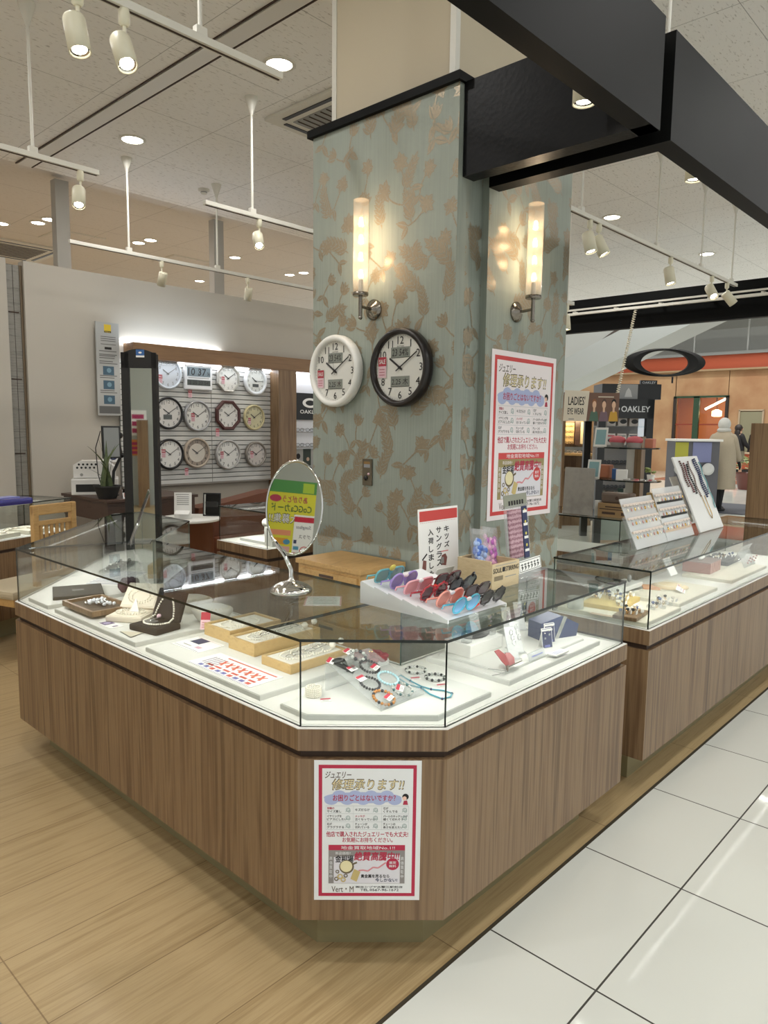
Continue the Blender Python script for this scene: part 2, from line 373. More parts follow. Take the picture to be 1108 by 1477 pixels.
# partition wall at the back
WALLM = mat('wall_cream', '#b8b2a7', 0.75, noise=0.02, nscale=3)
w = MB(); w.box((6.24, 7.06, 1.48), (7.13, 0.12, 2.96), WALLM); struct(w, 'wall_back')
w = MB(); w.box((-0.75, 7.06, 1.48), (6.55, 0.12, 2.96), WALLM); struct(w, 'wall_back_left')
m_gap = grain('corrugated_metal', [(0.35, '#6f6c66'), (0.5, '#8d8a83'), (0.7, '#7b7871')], (4, 4, 60), 0.5, 0.3)
w = MB()
w.box((2.565, 7.075, 1.46), (0.055, 0.06, 2.92), m_gap); w.box((2.625, 7.075, 1.46), (0.055, 0.06, 2.92), m_gap); w.box((2.597, 7.08, 1.46), (0.014, 0.06, 2.92), GROOVE); w.box((2.662, 7.075, 1.46), (0.022, 0.08, 2.92), mat('gap_brown', '#6b5c48', 0.6))
for zz in (0.55, 1.22, 1.9, 2.5): w.box((2.59, 7.042, zz), (0.09, 0.006, 0.010), GROOVE)
struct(w, 'trim_3')
# posts above the wall
for px in (97, 322):
    p = on_y(px, 320, 7.06); m_post = mat('post_grey', '#a9a59d', 0.6)
    struct(MB().box((p.x, 7.2, 1.9), (0.13, 0.10, 3.8), m_post), 'post')

# ---- pillar with floral wallpaper
def wallpaper():
    m, nt, b = nodes_of('wallpaper_sage', '#97a196', 0.6); L = nt.links.new
    tc = nt.nodes.new('ShaderNodeTexCoord'); mp = nt.nodes.new('ShaderNodeMapping'); mp.inputs['Scale'].default_value = (120, 120, 4); n = nt.nodes.new('ShaderNodeTexNoise'); n.inputs['Scale'].default_value = 1
    L(tc.outputs['Object'], mp.inputs[0]); L(mp.outputs[0], n.inputs['Vector']); r = ramp(nt, [(0.3, '#8c938a'), (0.7, '#959c92')]); L(n.outputs['Fac'], r.inputs[0]); L(r.outputs[0], b.inputs['Base Color'])
    return m
WPAPER = wallpaper(); WLEAF = mat('wallpaper_bronze', '#91846e', 0.36, 0.3, noise=0.22, nscale=90)
import numpy as np
def floral(mb, w, h, M, seed):
    """bronze print: sprigs of flowers and leaves drawn on a 3 mm grid and laid down as thin strips"""
    r = random.Random(seed); g = .0030; nx, ny = int(w / g), int(h / g); mask = np.zeros((ny, nx), bool)
    X, Y = np.meshgrid((np.arange(nx) + .5) * g, (np.arange(ny) + .5) * g)
    def lf(px, py, ang, l, wd, vein=True):
        x0, x1, y0, y1 = int((px - l) / g), int((px + l) / g) + 1, int((py - l) / g), int((py + l) / g) + 1
        x0, x1, y0, y1 = max(0, x0), min(nx, x1), max(0, y0), min(ny, y1)
        if x0 >= x1 or y0 >= y1: return
        dx, dy = X[y0:y1, x0:x1] - px, Y[y0:y1, x0:x1] - py; u = (dx * math.cos(ang) + dy * math.sin(ang)) / l; v = -dx * math.sin(ang) + dy * math.cos(ang)
        uc = np.clip(u, 0, 1); inside = (u > 0) & (u < 1) & (np.abs(v) < wd / 2 * np.sin(PI * uc ** .8))
        if vein: cut = inside & ((np.abs(v) < g * .45) & (u < .85)); mask[y0:y1, x0:x1] |= inside; mask[y0:y1, x0:x1] &= ~cut
        else: mask[y0:y1, x0:x1] |= inside
    def stem(x, y, a, bend, n, st):
        for i in range(n):
            a += bend; x += math.cos(a) * st; y += math.sin(a) * st; lf(x - math.cos(a) * st, y - math.sin(a) * st, a, st * 1.8, .007, False)
        return x, y, a
    pts = []
    for _ in range(6000):
        x, y = r.uniform(-.03, w + .03), r.uniform(-.03, h + .03)
        if all((x - a) ** 2 + (y - b) ** 2 > 0.106 ** 2 for a, b in pts): pts.append((x, y))
    for x, y in pts:
        k = r.uniform(.85, 1.15); a = r.choice((PI / 2, PI / 2 + .5, PI / 2 - .6, 2.4, .6)) + r.uniform(-.3, .3); kind = r.random()
        if kind < .42:
            for i in range(8): lf(x, y, a + 2 * PI * i / 8 + r.uniform(-.2, .2), k * r.uniform(.036, .052), k * .030)
            for i in range(5): lf(x, y, a + 2 * PI * i / 5 + .3, k * .026, k * .016, False)
            sx, sy, sa = stem(x - math.cos(a) * k * .03, y - math.sin(a) * k * .03, a + PI, r.uniform(-.15, .15), 5, k * .02)
            lf(sx, sy, sa + .7, k * .065, k * .028); lf(sx, sy, sa - .6, k * .07, k * .03)
        elif kind < .75:
            sx, sy, sa = x, y, a; bd = r.uniform(-.12, .12)
            for i in range(6):
                sx, sy, sa = stem(sx, sy, sa, bd, 1, k * .024); lf(sx, sy, sa + .8, k * (.056 - i * .004), k * .022); lf(sx, sy, sa - .8, k * (.056 - i * .004), k * .022)
            lf(sx, sy, sa, k * .05, k * .02)
        else:
            for i in range(4): lf(x, y, a + (i - 1.5) * .38, k * .062, k * .026)
            sx, sy, sa = stem(x, y, a + PI, .1, 4, k * .018); lf(sx, sy, sa + 1.0, k * .075, k * .032); lf(sx, sy, sa - .8, k * .06, k * .028)
    vs, fs = [], []
    for j in range(ny):
        row = np.concatenate(([0], mask[j].astype(np.int8), [0])); d = np.diff(row); st_, en = np.where(d == 1)[0], np.where(d == -1)[0]
        for p, q in zip(st_, en):
            o = len(vs); vs += [(p * g, j * g, .0006), (q * g, j * g, .0006), (q * g, (j + 1) * g, .0006), (p * g, (j + 1) * g, .0006)]; fs.append((o, o + 1, o + 2, o + 3))
    mb.add(vs, fs, WLEAF, M)
XF, YF = 2.432, 1.879                        # planes of the two papered boards
pil = bpy.data.objects.new('pillar', None); COL.objects.link(pil); pil['kind'] = 'structure'
b1 = MB(); b1.box((XF + 0.03, 2.3215, 1.44), (0.06, 0.885, 2.88), WPAPER); floral(b1, 0.885, 1.98, frame((XF, 2.764, 0.9), (0, -1, 0), (0, 0, 1)), 3); struct(b1, 'papered_board', pil)
b2 = MB(); b2.box((3.004, YF + 0.03, 1.44), (0.70, 0.06, 2.88), WPAPER); floral(b2, 0.70, 2.05, frame((2.654, YF, 0.80), (1, 0, 0), (0, 0, 1)), 5); struct(b2, 'papered_board', pil)
b3 = MB(); b3.box((2.60, 2.33, 1.44), (0.22, 0.83, 2.88), WPAPER); b3.box((3.03, 2.33, 1.44), (0.63, 0.80, 2.88), WPAPER)
floral(b3, 0.21, 1.9, frame((2.493, 1.914, 0.8), (1, 0, 0), (0, 0, 1)), 8); struct(b3, 'recess_panel', pil)
up = MB(); m_shaft = mat('shaft_beige', '#c0b49c', 0.6, noise=0.02, nscale=2); up.box((2.96, 2.36, 3.35), (0.84, 0.76, 0.9), m_shaft)
up.box((2.545, 2.73, 3.35), (0.02, 0.03, 0.9), OFFWHITE); up.box((2.535, 1.99, 3.35), (0.03, 0.03, 0.9), OFFWHITE)
struct(up, 'upper_shaft', pil)
CHAR = nodes_of('charcoal_embossed', '#0f0f10', 0.38)[0]
def emboss():
    nt = CHAR.node_tree; b = nt.nodes['Principled BSDF']; tc = nt.nodes.new('ShaderNodeTexCoord'); v = nt.nodes.new('ShaderNodeTexVoronoi'); v.inputs['Scale'].default_value = 55
    bp = nt.nodes.new('ShaderNodeBump'); bp.inputs['Strength'].default_value = 0.12; bp.inputs['Distance'].default_value = 0.003
    nt.links.new(tc.outputs['Object'], v.inputs['Vector']); nt.links.new(v.outputs['Distance'], bp.inputs['Height']); nt.links.new(bp.outputs[0], b.inputs['Normal'])
emboss()
CHARP = mat('charcoal_plain', '#070808', 0.55, noise=0.04)
for m_ in (CHAR, CHARP): m_.node_tree.nodes['Principled BSDF'].inputs['Specular IOR Level'].default_value = 0.12
tr = MB(); tr.box((2.46, 2.325, 2.897), (0.10, 0.92, 0.034), CHARP); struct(tr, 'top_trim', pil)

# ---- black hanging fascias (two nested L-shaped runs) and the one over the far arm
ZB, ZT = 2.52, 2.885
def fascia(name, segs):
    r = bpy.data.objects.new(name, None); COL.objects.link(r); r['kind'] = 'structure'
    for (c, d, mm, nm) in segs: struct(MB().box(c, d, mm), nm, r)
    return r
zc, zh = (ZB + ZT) / 2, ZT - ZB
f1 = fascia('fascia_beam', [((2.4955, 1.485, zc), (0.075, 0.78, zh), CHAR, 'return_board'), ((0.45, 1.13, zc), (4.166, 0.075, zh), CHARP, 'front_board')])
f2 = fascia('fascia_beam', [((2.675, 1.52, zc), (0.075, 0.70, zh), CHARP, 'return_board'), ((6.2, 1.135, zc), (7.125, 0.075, zh), CHARP, 'front_board')])
XFA = 8.45
pa, pb = on_x(818, 470, XFA), on_x(1108, 440, XFA); dd = V((0, -1, 0)); f3 = MB(); f3.box((XFA + .045, 3.2, 2.92), (0.09, 6.6, 0.40), CHARP); struct(f3, 'fascia_beam')
# suspension wires
for x, y in ((2.66, 1.135), (4.6, 1.135), (6.6, 1.135)): struct(MB().cyl((x, y, ZT), (x, y, ZC), 0.006, 0.006, OFFWHITE, 8), 'trim_4')

# ================================================================== CEILING LAMPS
def downlight(x, y, z, label, r=0.085, power=W_DOWN, col=(1, 0.985, 0.96), group='round ceiling downlights'):
    t = thing('downlight', label, 'ceiling light', T(x, y, z), group)
    MB().lathe([(r + 0.022, 0), (r + 0.022, -0.004), (r, -0.010), (r - 0.004, -0.004)], OFFWHITE, 28, end=False).build('trim_ring', t)
    MB().lathe([(0.0001, -0.006), (r - 0.002, -0.005)], LAMP_ON, 28).build('diffuser', t)
    light('downlight_lamp', 'AREA', (x, y, z - 0.02), power, col, r * 2, (x, y, z - 1))
dl = [(403, 92, 'large round ceiling downlight beside the end of the nearest track rail'), (191, 201, 'round ceiling downlight between the recessed slot and the hanging rods'),
      (883, 313, 'round ceiling downlight behind the right-hand track rail, beside the wallpapered pillar'), (1020, 366, 'round ceiling downlight low over the far end of the right-hand track rail')]
for px, py, lb in dl:
    p = on_z(px, py, ZC); downlight(p.x, p.y, ZC, lb)
pk = [(55, 321), (71, 316), (200, 350), (217, 346), (339, 371), (288, 405), (418, 396), (438, 393), (2, 322)]
for px, py in pk:
    p = on_z(px, py, ZC + 0.04); downlight(p.x, p.y, ZC + 0.04, 'small lit downlight in the warm ceiling beyond the back partition wall', 0.075, 12, (1, 0.9, 0.8), 'downlights beyond the partition')
# the rest of the shop's lamps stand outside the frame
for x, y in ((-2.4, -1.6), (-0.6, -1.6), (1.2, -1.6), (3.0, -1.6), (5.2, -1.6), (-2.4, 0.3), (-0.6, 0.3), (1.3, 0.25), (3.6, 0.1), (5.6, 0.1), (7.6, 0.1), (-2.2, 2.2), (-0.4, 2.2), (1.1, 2.9), (-2.2, 4.4), (-0.5, 4.4), (0.9, 5.2), (-1.2, 6.2), (6.9, 5.2), (8.6, 4.0), (9.6, 0.2), (11.5, 2.5), (12, -1.6), (8.6, -2)):
    light('ceiling_lamp', 'AREA', (x, y, ZC - 0.02), W_DOWN, (1, 0.985, 0.96), 0.17, (x, y, 0))

for x, y in ((1, 9), (3.5, 9), (6, 9), (8.5, 9), (1, 12), (4, 12), (7, 12), (10, 11), (4, 15), (8, 15)): light('fill_lamp_beyond', 'AREA', (x, y, ZC - 0.02), 10, (1, .96, .92), 0.17, (x, y, 0))  # fill lamps without fittings, added to brighten the ceiling beyond the partition
# smoke detector, air conditioner grilles, access hatches
p = on_z(294, 273, ZC); t = thing('smoke_detector', 'small round white smoke detector on the ceiling between two hanging rods', 'smoke detector', T(p.x, p.y, ZC))
MB().lathe([(0.055, 0), (0.055, -0.015), (0.03, -0.022), (0.028, -0.045), (0.0001, -0.048)], OFFWHITE, 20).build('body', t); MB().lathe([(0.03, -0.026), (0.032, -0.034)], GREY, 20).build('grille', t)
def cassette(x, y, w, d, z, label, rz=0.0):
    t = thing('air_conditioner', label, 'air conditioner', T(x, y, z, rz))
    MB().box((0, 0, -0.012), (w, d, 0.024), OFFWHITE, bev=0.006).build('panel', t)
    g = MB().box((0, 0, -0.026), (w * .66, d * .66, 0.006), GREY)
    for i in range(9): g.box((0, (i - 4) * d * .07, -0.031), (w * .64, 0.008, 0.005), GROOVE)
    g.build('grille', t)
    v = MB()
    for s_ in (-1, 1): v.box((0, s_ * d * .41, -0.026), (w * .7, 0.035, 0.006), BLACK); v.box((s_ * w * .41, 0, -0.026), (0.035, d * .7, 0.006), BLACK)
    v.build('vent_slots', t)
p = on_z(45, 362, ZC + 0.04); cassette(p.x - 0.25, p.y + 0.1, 1.1, 1.1, ZC + 0.04, 'ceiling cassette air conditioner with dark grille beyond the partition wall')
cassette(3.99, 4.13, 0.9, 0.9, ZC, 'ceiling cassette air conditioner half hidden behind the wallpapered pillar')
for px, py in ((104, 343), (262, 377)):
    p = on_z(px, py, ZC + 0.04); h = MB(); s_ = 0.3
    h.box((p.x, p.y, ZC + 0.036), (2 * s_, 2 * s_, 0.01), OFFWHITE); h.box((p.x, p.y, ZC + 0.031), (2 * s_ - .03, 2 * s_ - .03, 0.008), CEILP)
    tag(h.build('access_hatch'), 'square access hatch in the warm ceiling beyond the partition wall', 'hatch', 'ceiling hatches')

# ================================================================== TRACK RAILS, RODS, SPOT LAMPS
ZR = 3.0
def rail(x0, x1, y, rods, label):
    t = thing('track_rail', label, 'lighting track', T(x0, y, ZR), 'suspended lighting tracks')
    L = x1 - x0; m = MB(); m.box((L / 2, 0, 0), (L, 0.036, 0.030), OFFWHITE, bev=0.003); m.box((L / 2, 0, -0.0155), (L - .02, 0.010, 0.004), GROOVE); m.build('rail', t)
    for rx in rods:
        r = MB(); h = ZC - ZR
        r.cyl((rx - x0, 0, 0.03), (rx - x0, 0, h - 0.1), 0.009, 0.009, OFFWHITE, 10); r.box((rx - x0, 0, 0.022), (0.05, 0.03, 0.05), OFFWHITE, bev=0.004)
        ro = r.build('hanging_rod', t)
        MB().lathe([(0.012, -0.12), (0.016, -0.10), (0.045, -0.015), (0.048, 0)], OFFWHITE, 18, T(rx - x0, 0, h)).build('ceiling_cup', ro)
    return t
rail(-0.6, 2.10, 2.60, (0.4, 1.70), 'track rail nearest the viewer, ending by the large downlight')
rail(-0.4, 2.13, 4.375, (1.752,), 'track rail at the left edge, second from the viewer, with one lamp near its end')
rail(2.87, 6.0, 4.375, (3.27, 5.0), 'track rail hanging just left of the wallpapered pillar with a single lamp')
rail(2.72, 7.4, 6.14, (3.25, 4.165, 5.55), 'long track rail along the white partition wall')
rail(3.9, 8.05, 2.58, (4.75, 6.04, 7.05, 7.90), 'long track rail to the right of the wallpapered pillar')
ts = thing('spot_lamp', 'x', 'spotlight', T(0, 0, 0), 'track spotlights')
def spot(x, y, z, aim, label, k=1.0, power=W_SPOT, proto=None, col=(1, 0.86, 0.68), drop=0.0):
    """track head: adapter, stem, tilted can; z is the underside of the rail"""
    t = thing('spot_lamp', label, 'spotlight', T(x, y, z), 'track spotlights')
    MB().lathe([(0.018, 0), (0.020, -0.01), (0.020, -0.05), (0.012, -0.058)], IVORY, 14).build('adapter', t)
    pv = V((0, 0, -0.125 - drop)); d = (V(aim) - V((x, y, z))).normalized()
    MB().cyl((0, 0, -0.055), pv, 0.007, 0.007, IVORY, 10).box(pv, (0.02, 0.02, 0.04), IVORY, bev=0.003).build('stem', t)
    side = d.cross(V((0, 0, 1))); side = (side if side.length > 1e-3 else V((1, 0, 0))).normalized()
    q = frame(pv + d * 0.015 + side * 0.012, side, d.cross(side))
    if (q.to_3x3() @ V((0, 0, 1))).dot(d) < 0: q = q @ Mx.Rotation(PI, 4, 'X')
    R = 0.038 * k; Ln = 0.125 * k
    c = MB().lathe([(0.0001, -Ln * .35), (R * .9, -Ln * .35), (R, -Ln * .28), (R, Ln * .65), (R * .9, Ln * .65), (R * .82, Ln * .58)], IVORY, 22, q, end=False).build('lamp_head', t)
    MB().lathe([(R * .84, Ln * .60), (R * .66, Ln * .57)], CHROME, 22, q, end=False, start=False).build('reflector', c)
    MB().lathe([(R * .66, Ln * .575), (0.0001, Ln * .58)], LAMP_ON, 22, q).build('bulb', c)
    wp = V((x, y, z)) + q @ V((0, 0, Ln * .75)); 
    light('spot_beam', 'SPOT', wp, power, col, 0.02, wp + d, spot=math.radians(58), blend=0.6)
    return t
bpy.data.objects.remove(ts)
CASE_C = V((1.6, 2.4, 0.7))
p = on_y(112, 12, 2.60); spot(p.x, 2.60, ZR - .015, (1.3, 2.0, 0.6), 'large ivory spotlight at the top left corner, pointing straight down', 1.0)
p = on_y(171, 10, 2.60); spot(p.x + 0.02, 2.60, ZR - .015, (1.3, 1.4, 0.7), 'large ivory spotlight on the nearest rail, lens tilted toward the viewer', 1.0)
spot(2.02, 4.375, ZR - .015, (1.5, 3.4, 0.7), 'ivory spotlight at the end of the left rail above the far wing')
p = on_y(374, 315, 4.375); spot(p.x, 4.375, ZR - .015, (2.6, 2.9, 0.8), 'ivory spotlight alone on the rail left of the wallpapered pillar')
p = on_y(233, 378, 6.14); spot(p.x, 6.14, ZR - .015, (p.x, 6.9, 1.2), 'unlit-looking ivory spotlight on the long rail in front of the white wall, left one')
p = on_y(357, 400, 6.14); spot(p.x, 6.14, ZR - .015, (p.x + .2, 6.9, 1.2), 'ivory spotlight on the long rail in front of the white wall, nearest the pillar')
for px, aim, lb in ((851, (4.8, 2.0, .9), 'first ivory spotlight right of the pillar, left of a close pair'), (864, (5.4, 1.6, .9), 'second ivory spotlight right of the pillar, right of a close pair'),
                    (968, (6.2, 2.1, .9), 'ivory spotlight in the middle of the right-hand rail'), (1028, (6.3, 1.2, .9), 'ivory spotlight next to last on the right-hand rail'), (1050, (9.0, 1.2, .9), 'ivory spotlight at the far end of the right-hand rail, tilted away')):
    p = on_y(px, 330 + (px - 851) * .33, 2.58); spot(p.x, 2.58, ZR - .015, aim, lb, 1.15)
# two lamps hidden inside the black fascia, and one beside the pillar
spot(2.31, 1.25, 2.803, (2.3, 1.25, 0.8), 'ivory spotlight tucked inside the black hanging fascia', 1.0, 8)
struct(MB().box((0.9, 1.21, 2.845), (3.0, 0.10, 0.03), CHARP), 'trim_5')
spot(3.345, 1.27, 2.818, (3.33, 1.28, 0.9), 'small lamp glinting under the lower edge of the black fascia at right', 1.0, 9)
struct(MB().box((5.0, 1.225, 2.86), (4.2, 0.12, 0.03), CHARP), 'trim_6')

# ================================================================== DISPLAY CASES
ZDECK, ZGT = 0.70, 0.942
def pane(name, p, q, z0, z1, parent, t=0.006, m=GLASS, e=GEDGE):
    p, q = V((p[0], p[1], 0)), V((q[0], q[1], 0)); d = q - p; L = d.length; c = (p + q) / 2
    mb = MB(); mb.box((c.x, c.y, (z0 + z1) / 2), (L, t, z1 - z0), m, rz=math.atan2(d.y, d.x), side=e); return mb.build(name, parent)
def display_case(label, poly, fronts, backs, wood=WALNUT, z=ZDECK, zt=ZGT, open_edges=(), plinth=0.11, rim=0.015, tops=None, lamp=True):
    t = thing('display_case', label, 'display case')
    def sub(name, mb): return mb.build(name, t)
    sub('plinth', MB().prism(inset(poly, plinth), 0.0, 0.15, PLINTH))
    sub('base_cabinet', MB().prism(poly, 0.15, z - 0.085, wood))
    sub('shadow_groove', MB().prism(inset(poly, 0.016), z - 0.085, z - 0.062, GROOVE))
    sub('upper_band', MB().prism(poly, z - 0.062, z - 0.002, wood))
    sub('deck', MB().prism(inset(poly, 0.001), z - 0.002, z, DECK))
    g = inset(poly, rim); n = len(g)
    sub('curb', MB().prism(inset(poly, rim + 0.012), z, z + 0.0015, DECK))
    for i in fronts: pane('glass_pane', g[i], g[(i + 1) % n], z, zt - 0.008, t)
    for i in backs: pane('back_pane', g[i], g[(i + 1) % n], z, zt - 0.008, t, e=GEDGE_L)
    for tp in (tops or [inset(poly, rim - 0.004)]): sub('glass_top', MB().prism(tp, zt - 0.008, zt, GLASSTOP, side=GEDGE))
    if lamp:
        for i in fronts:
            p, q = V(inset(poly, rim + 0.03)[i]), V(inset(poly, rim + 0.03)[(i + 1) % n]); c = (p + q) / 2; d = (q - p); nn = V((-d.y, d.x)).normalized(); L = d.length
            if L > 0.3:
                o = light('case_strip_lamp', 'AREA', (c.x, c.y, zt - 0.02), W_CASE * L, (1, 0.98, 0.93), L * .96, size_y=0.012, parent=t)
                o.rotation_euler = (math.radians(58), 0, math.atan2(d.y, d.x))
    return t
C1 = [(1.192, 1.416), (1.470, 1.127), (2.569, 1.127), (2.569, 1.580), (1.785, 1.580), (1.785, 3.180), (2.300, 3.690), (2.320, 4.300), (2.12, 4.314), (1.192, 3.386)]
k_ = 0.011; g1 = inset(C1, k_)
tops1 = [[g1[0], g1[1], g1[2], g1[3], (g1[4][0], g1[4][1]), (g1[0][0], g1[4][1])], [(g1[0][0], g1[4][1] + .002), (g1[4][0], g1[4][1] + .002), g1[5], g1[9]], [(g1[9][0], g1[9][1] + .0015), (g1[5][0], g1[5][1] + .0015), g1[6], g1[7], g1[8]]]
case1 = display_case('large L-shaped walnut glass display case with a chamfered front corner and a poster on it', C1, (0, 1, 2, 8, 9), (3, 4, 5, 6, 7), tops=tops1)
C2 = [(2.797, 1.137), (5.10, 1.137), (5.10, 1.600), (2.797, 1.600)]
case2 = display_case('straight walnut glass display case to the right, holding rings on yellow and brown boards', C2, (0, 1, 3), (2,))
C3 = [(4.265, 1.95), (4.75, 1.95), (4.75, 4.6), (4.265, 4.6)]
case3 = display_case('glass display case behind the pillar carrying the eyewear display towers', C3, (0, 2, 3), (1,), lamp=False)
# small case by the leather bench, low case at the left edge
C4 = [(2.866, 3.71), (3.55, 3.71), (3.55, 4.28), (2.866, 4.28)]
case4 = display_case('small walnut glass display case standing behind the round counter mirror', C4, (0, 3, 2), (1,))
C5 = [(0.95, 4.86), (2.38, 5.46), (2.18, 5.90), (0.75, 5.30)]
case5 = display_case('low walnut glass display case at the left edge behind the slatted chair', C5, (0, 1, 3), (2,))

# ================================================================== BACK WALL NICHES
YN = 6.95
nw = thing('wall_display', 'white slatted wall panel in a walnut frame holding twelve clocks', 'wall display', T(3.55, YN, 0))
def wl(px, py, y=YN): p = on_y(px, py, y); return p
hd = MB()
hd.box((2.68, -0.06, 2.235), (5.24, 0.20, 0.155), WALNUT_H); hd.build('header_board', nw)
MB().box((2.02, -0.06, 1.15), (0.27, 0.20, 2.02), WALNUT).build('post', nw)
MB().box((5.0, -0.06, 1.15), (0.27, 0.20, 2.02), WALNUT).build('post', nw)
SLATM = mat('slat_white', '#c9c9c6', 0.5); sp = MB(); sp.box((0.94, 0.025, 1.51), (1.90, 0.02, 1.30), mat('slat_gap', '#7d7d7a', 0.6))
for i in range(25): sp.box((0.94, 0.010, 0.888 + i * 0.052), (1.90, 0.016, 0.043), SLATM, bev=0.004)
sp.box((1.06, 0.0015, 1.51), (0.006, 0.004, 1.30), GREY); sp.box((0.94, 0.0, 0.862), (1.90, 0.03, 0.018), mat('rail_grey', '#8a857e', 0.5))
sp.build('slat_panel', nw)
led = MB(); led.box((0.95, -0.02, 2.150), (1.85, 0.02, 0.012), LAMP_COOL); led.build('led_strip', nw)
light('niche_lamp', 'AREA', (4.5, YN - 0.12, 2.14), W_COVE * 1.5, (0.90, 0.96, 1.0), 1.8, (4.5, YN + .03, 1.2), size_y=0.02)
light('cove_lamp', 'AREA', (4.15, YN - 0.15, 2.33), W_COVE * 1.6, (0.66, 0.82, 1.0), 1.1, (4.15, YN + 0.02, 2.75), size_y=0.02)
MB().box((0.62, 0.02, 2.325), (1.2, 0.03, 0.01), LAMP_COOL).build('cove_strip', nw)
# second niche with a brand card and rows of spectacles
n2 = thing('eyewear_wall', 'lit white wall niche with spectacles and a black logo card, beside the pillar', 'wall display', T(5.72, YN, 0))
MB().box((0.55, 0.02, 1.5), (1.2, 0.02, 1.32), mat('niche_white', '#e2e4ea', 0.5)).build('back_panel', n2)
MB().box((0.55, -0.02, 2.150), (1.1, 0.02, 0.012), LAMP_COOL).build('led_strip', n2)
light('niche_lamp', 'AREA', (6.25, YN - 0.07, 2.13), W_COVE * 0.9, (0.92, 0.96, 1.0), 1.1, (6.25, YN + .03, 1.2), size_y=0.02)
for zz in (1.43, 1.245): MB().box((0.55, -0.02, zz), (1.1, 0.07, 0.008), ACRYL, side=GREY).build('shelf', n2)
MB().box((0.55, -0.05, 0.905), (1.15, 0.14, 0.05), WALNUT_H).build('shelf', n2)
q = frame((0.06, 0.004, 0.93), (1, 0, 0), (0, 0, 1)); ph = MB(); ph.rect(0, 0, .5, .29, mat('photo_grey', '#a3a39f', .6), 0, q); ph.rect(.17, .08, .30, .29, mat('photo_green', '#2f3a33', .6), .001, q)
ph.disc(.09, .20, .035, INK, .0012, 18, M=q); ph.poly([(.03, 0), (.15, 0), (.14, .12), (.09, .16), (.04, .12)], mat('photo_dark', '#45444a', .6), .001, q); ph.disc(.25, .16, .025, mat('photo_skin', '#bda58f', .6), .0014, 16, M=q); ph.build('photo_print', n2)
lg = MB(); lg.box((0.335, -0.005, 1.75), (0.44, 0.012, 0.33), BLACK); q = frame((0.335, -0.0115, 1.75), (1, 0, 0), (0, 0, 1))
lg.ring(0, .045, .075, .125, PAPER, .0005, 40, .44, q, .48); lg.txt('OAKLEY', 0, -.065, .33, .045, PAPER, .0005, .03, M=q); lg.build('logo_card', n2)
# ------------------------------------------------------------------ tiny spectacles builder
def specs_mesh(mb, M, w=0.135, fm=BLACK, lm=None, h=0.042, temples=True, rnd_=True):
    lm = lm or glass_mat('lens_clear', (0.8, 0.82, 0.83), 1.5); r = w * .235
    for s_ in (-1, 1):
        pts = [(s_ * w * .26 + r * math.cos(2 * PI * i / 16) , h / 2 * math.sin(2 * PI * i / 16) * 1.0, 0) for i in range(16)]
        mb.tube(pts, 0.0022, fm, 5, True, M); mb.add(pts, [tuple(range(16))], lm, M)
        if temples: mb.tube([(s_ * w * .49, h * .25, 0), (s_ * w * .5, h * .25, -.03), (s_ * w * .49, h * .2, -.10), (s_ * w * .47, -h * .15, -.125)], 0.002, fm, 5, False, M)
    mb.tube([(-w * .05, h * .12, 0), (0, h * .2, .002), (w * .05, h * .12, 0)], 0.002, fm, 5, False, M)

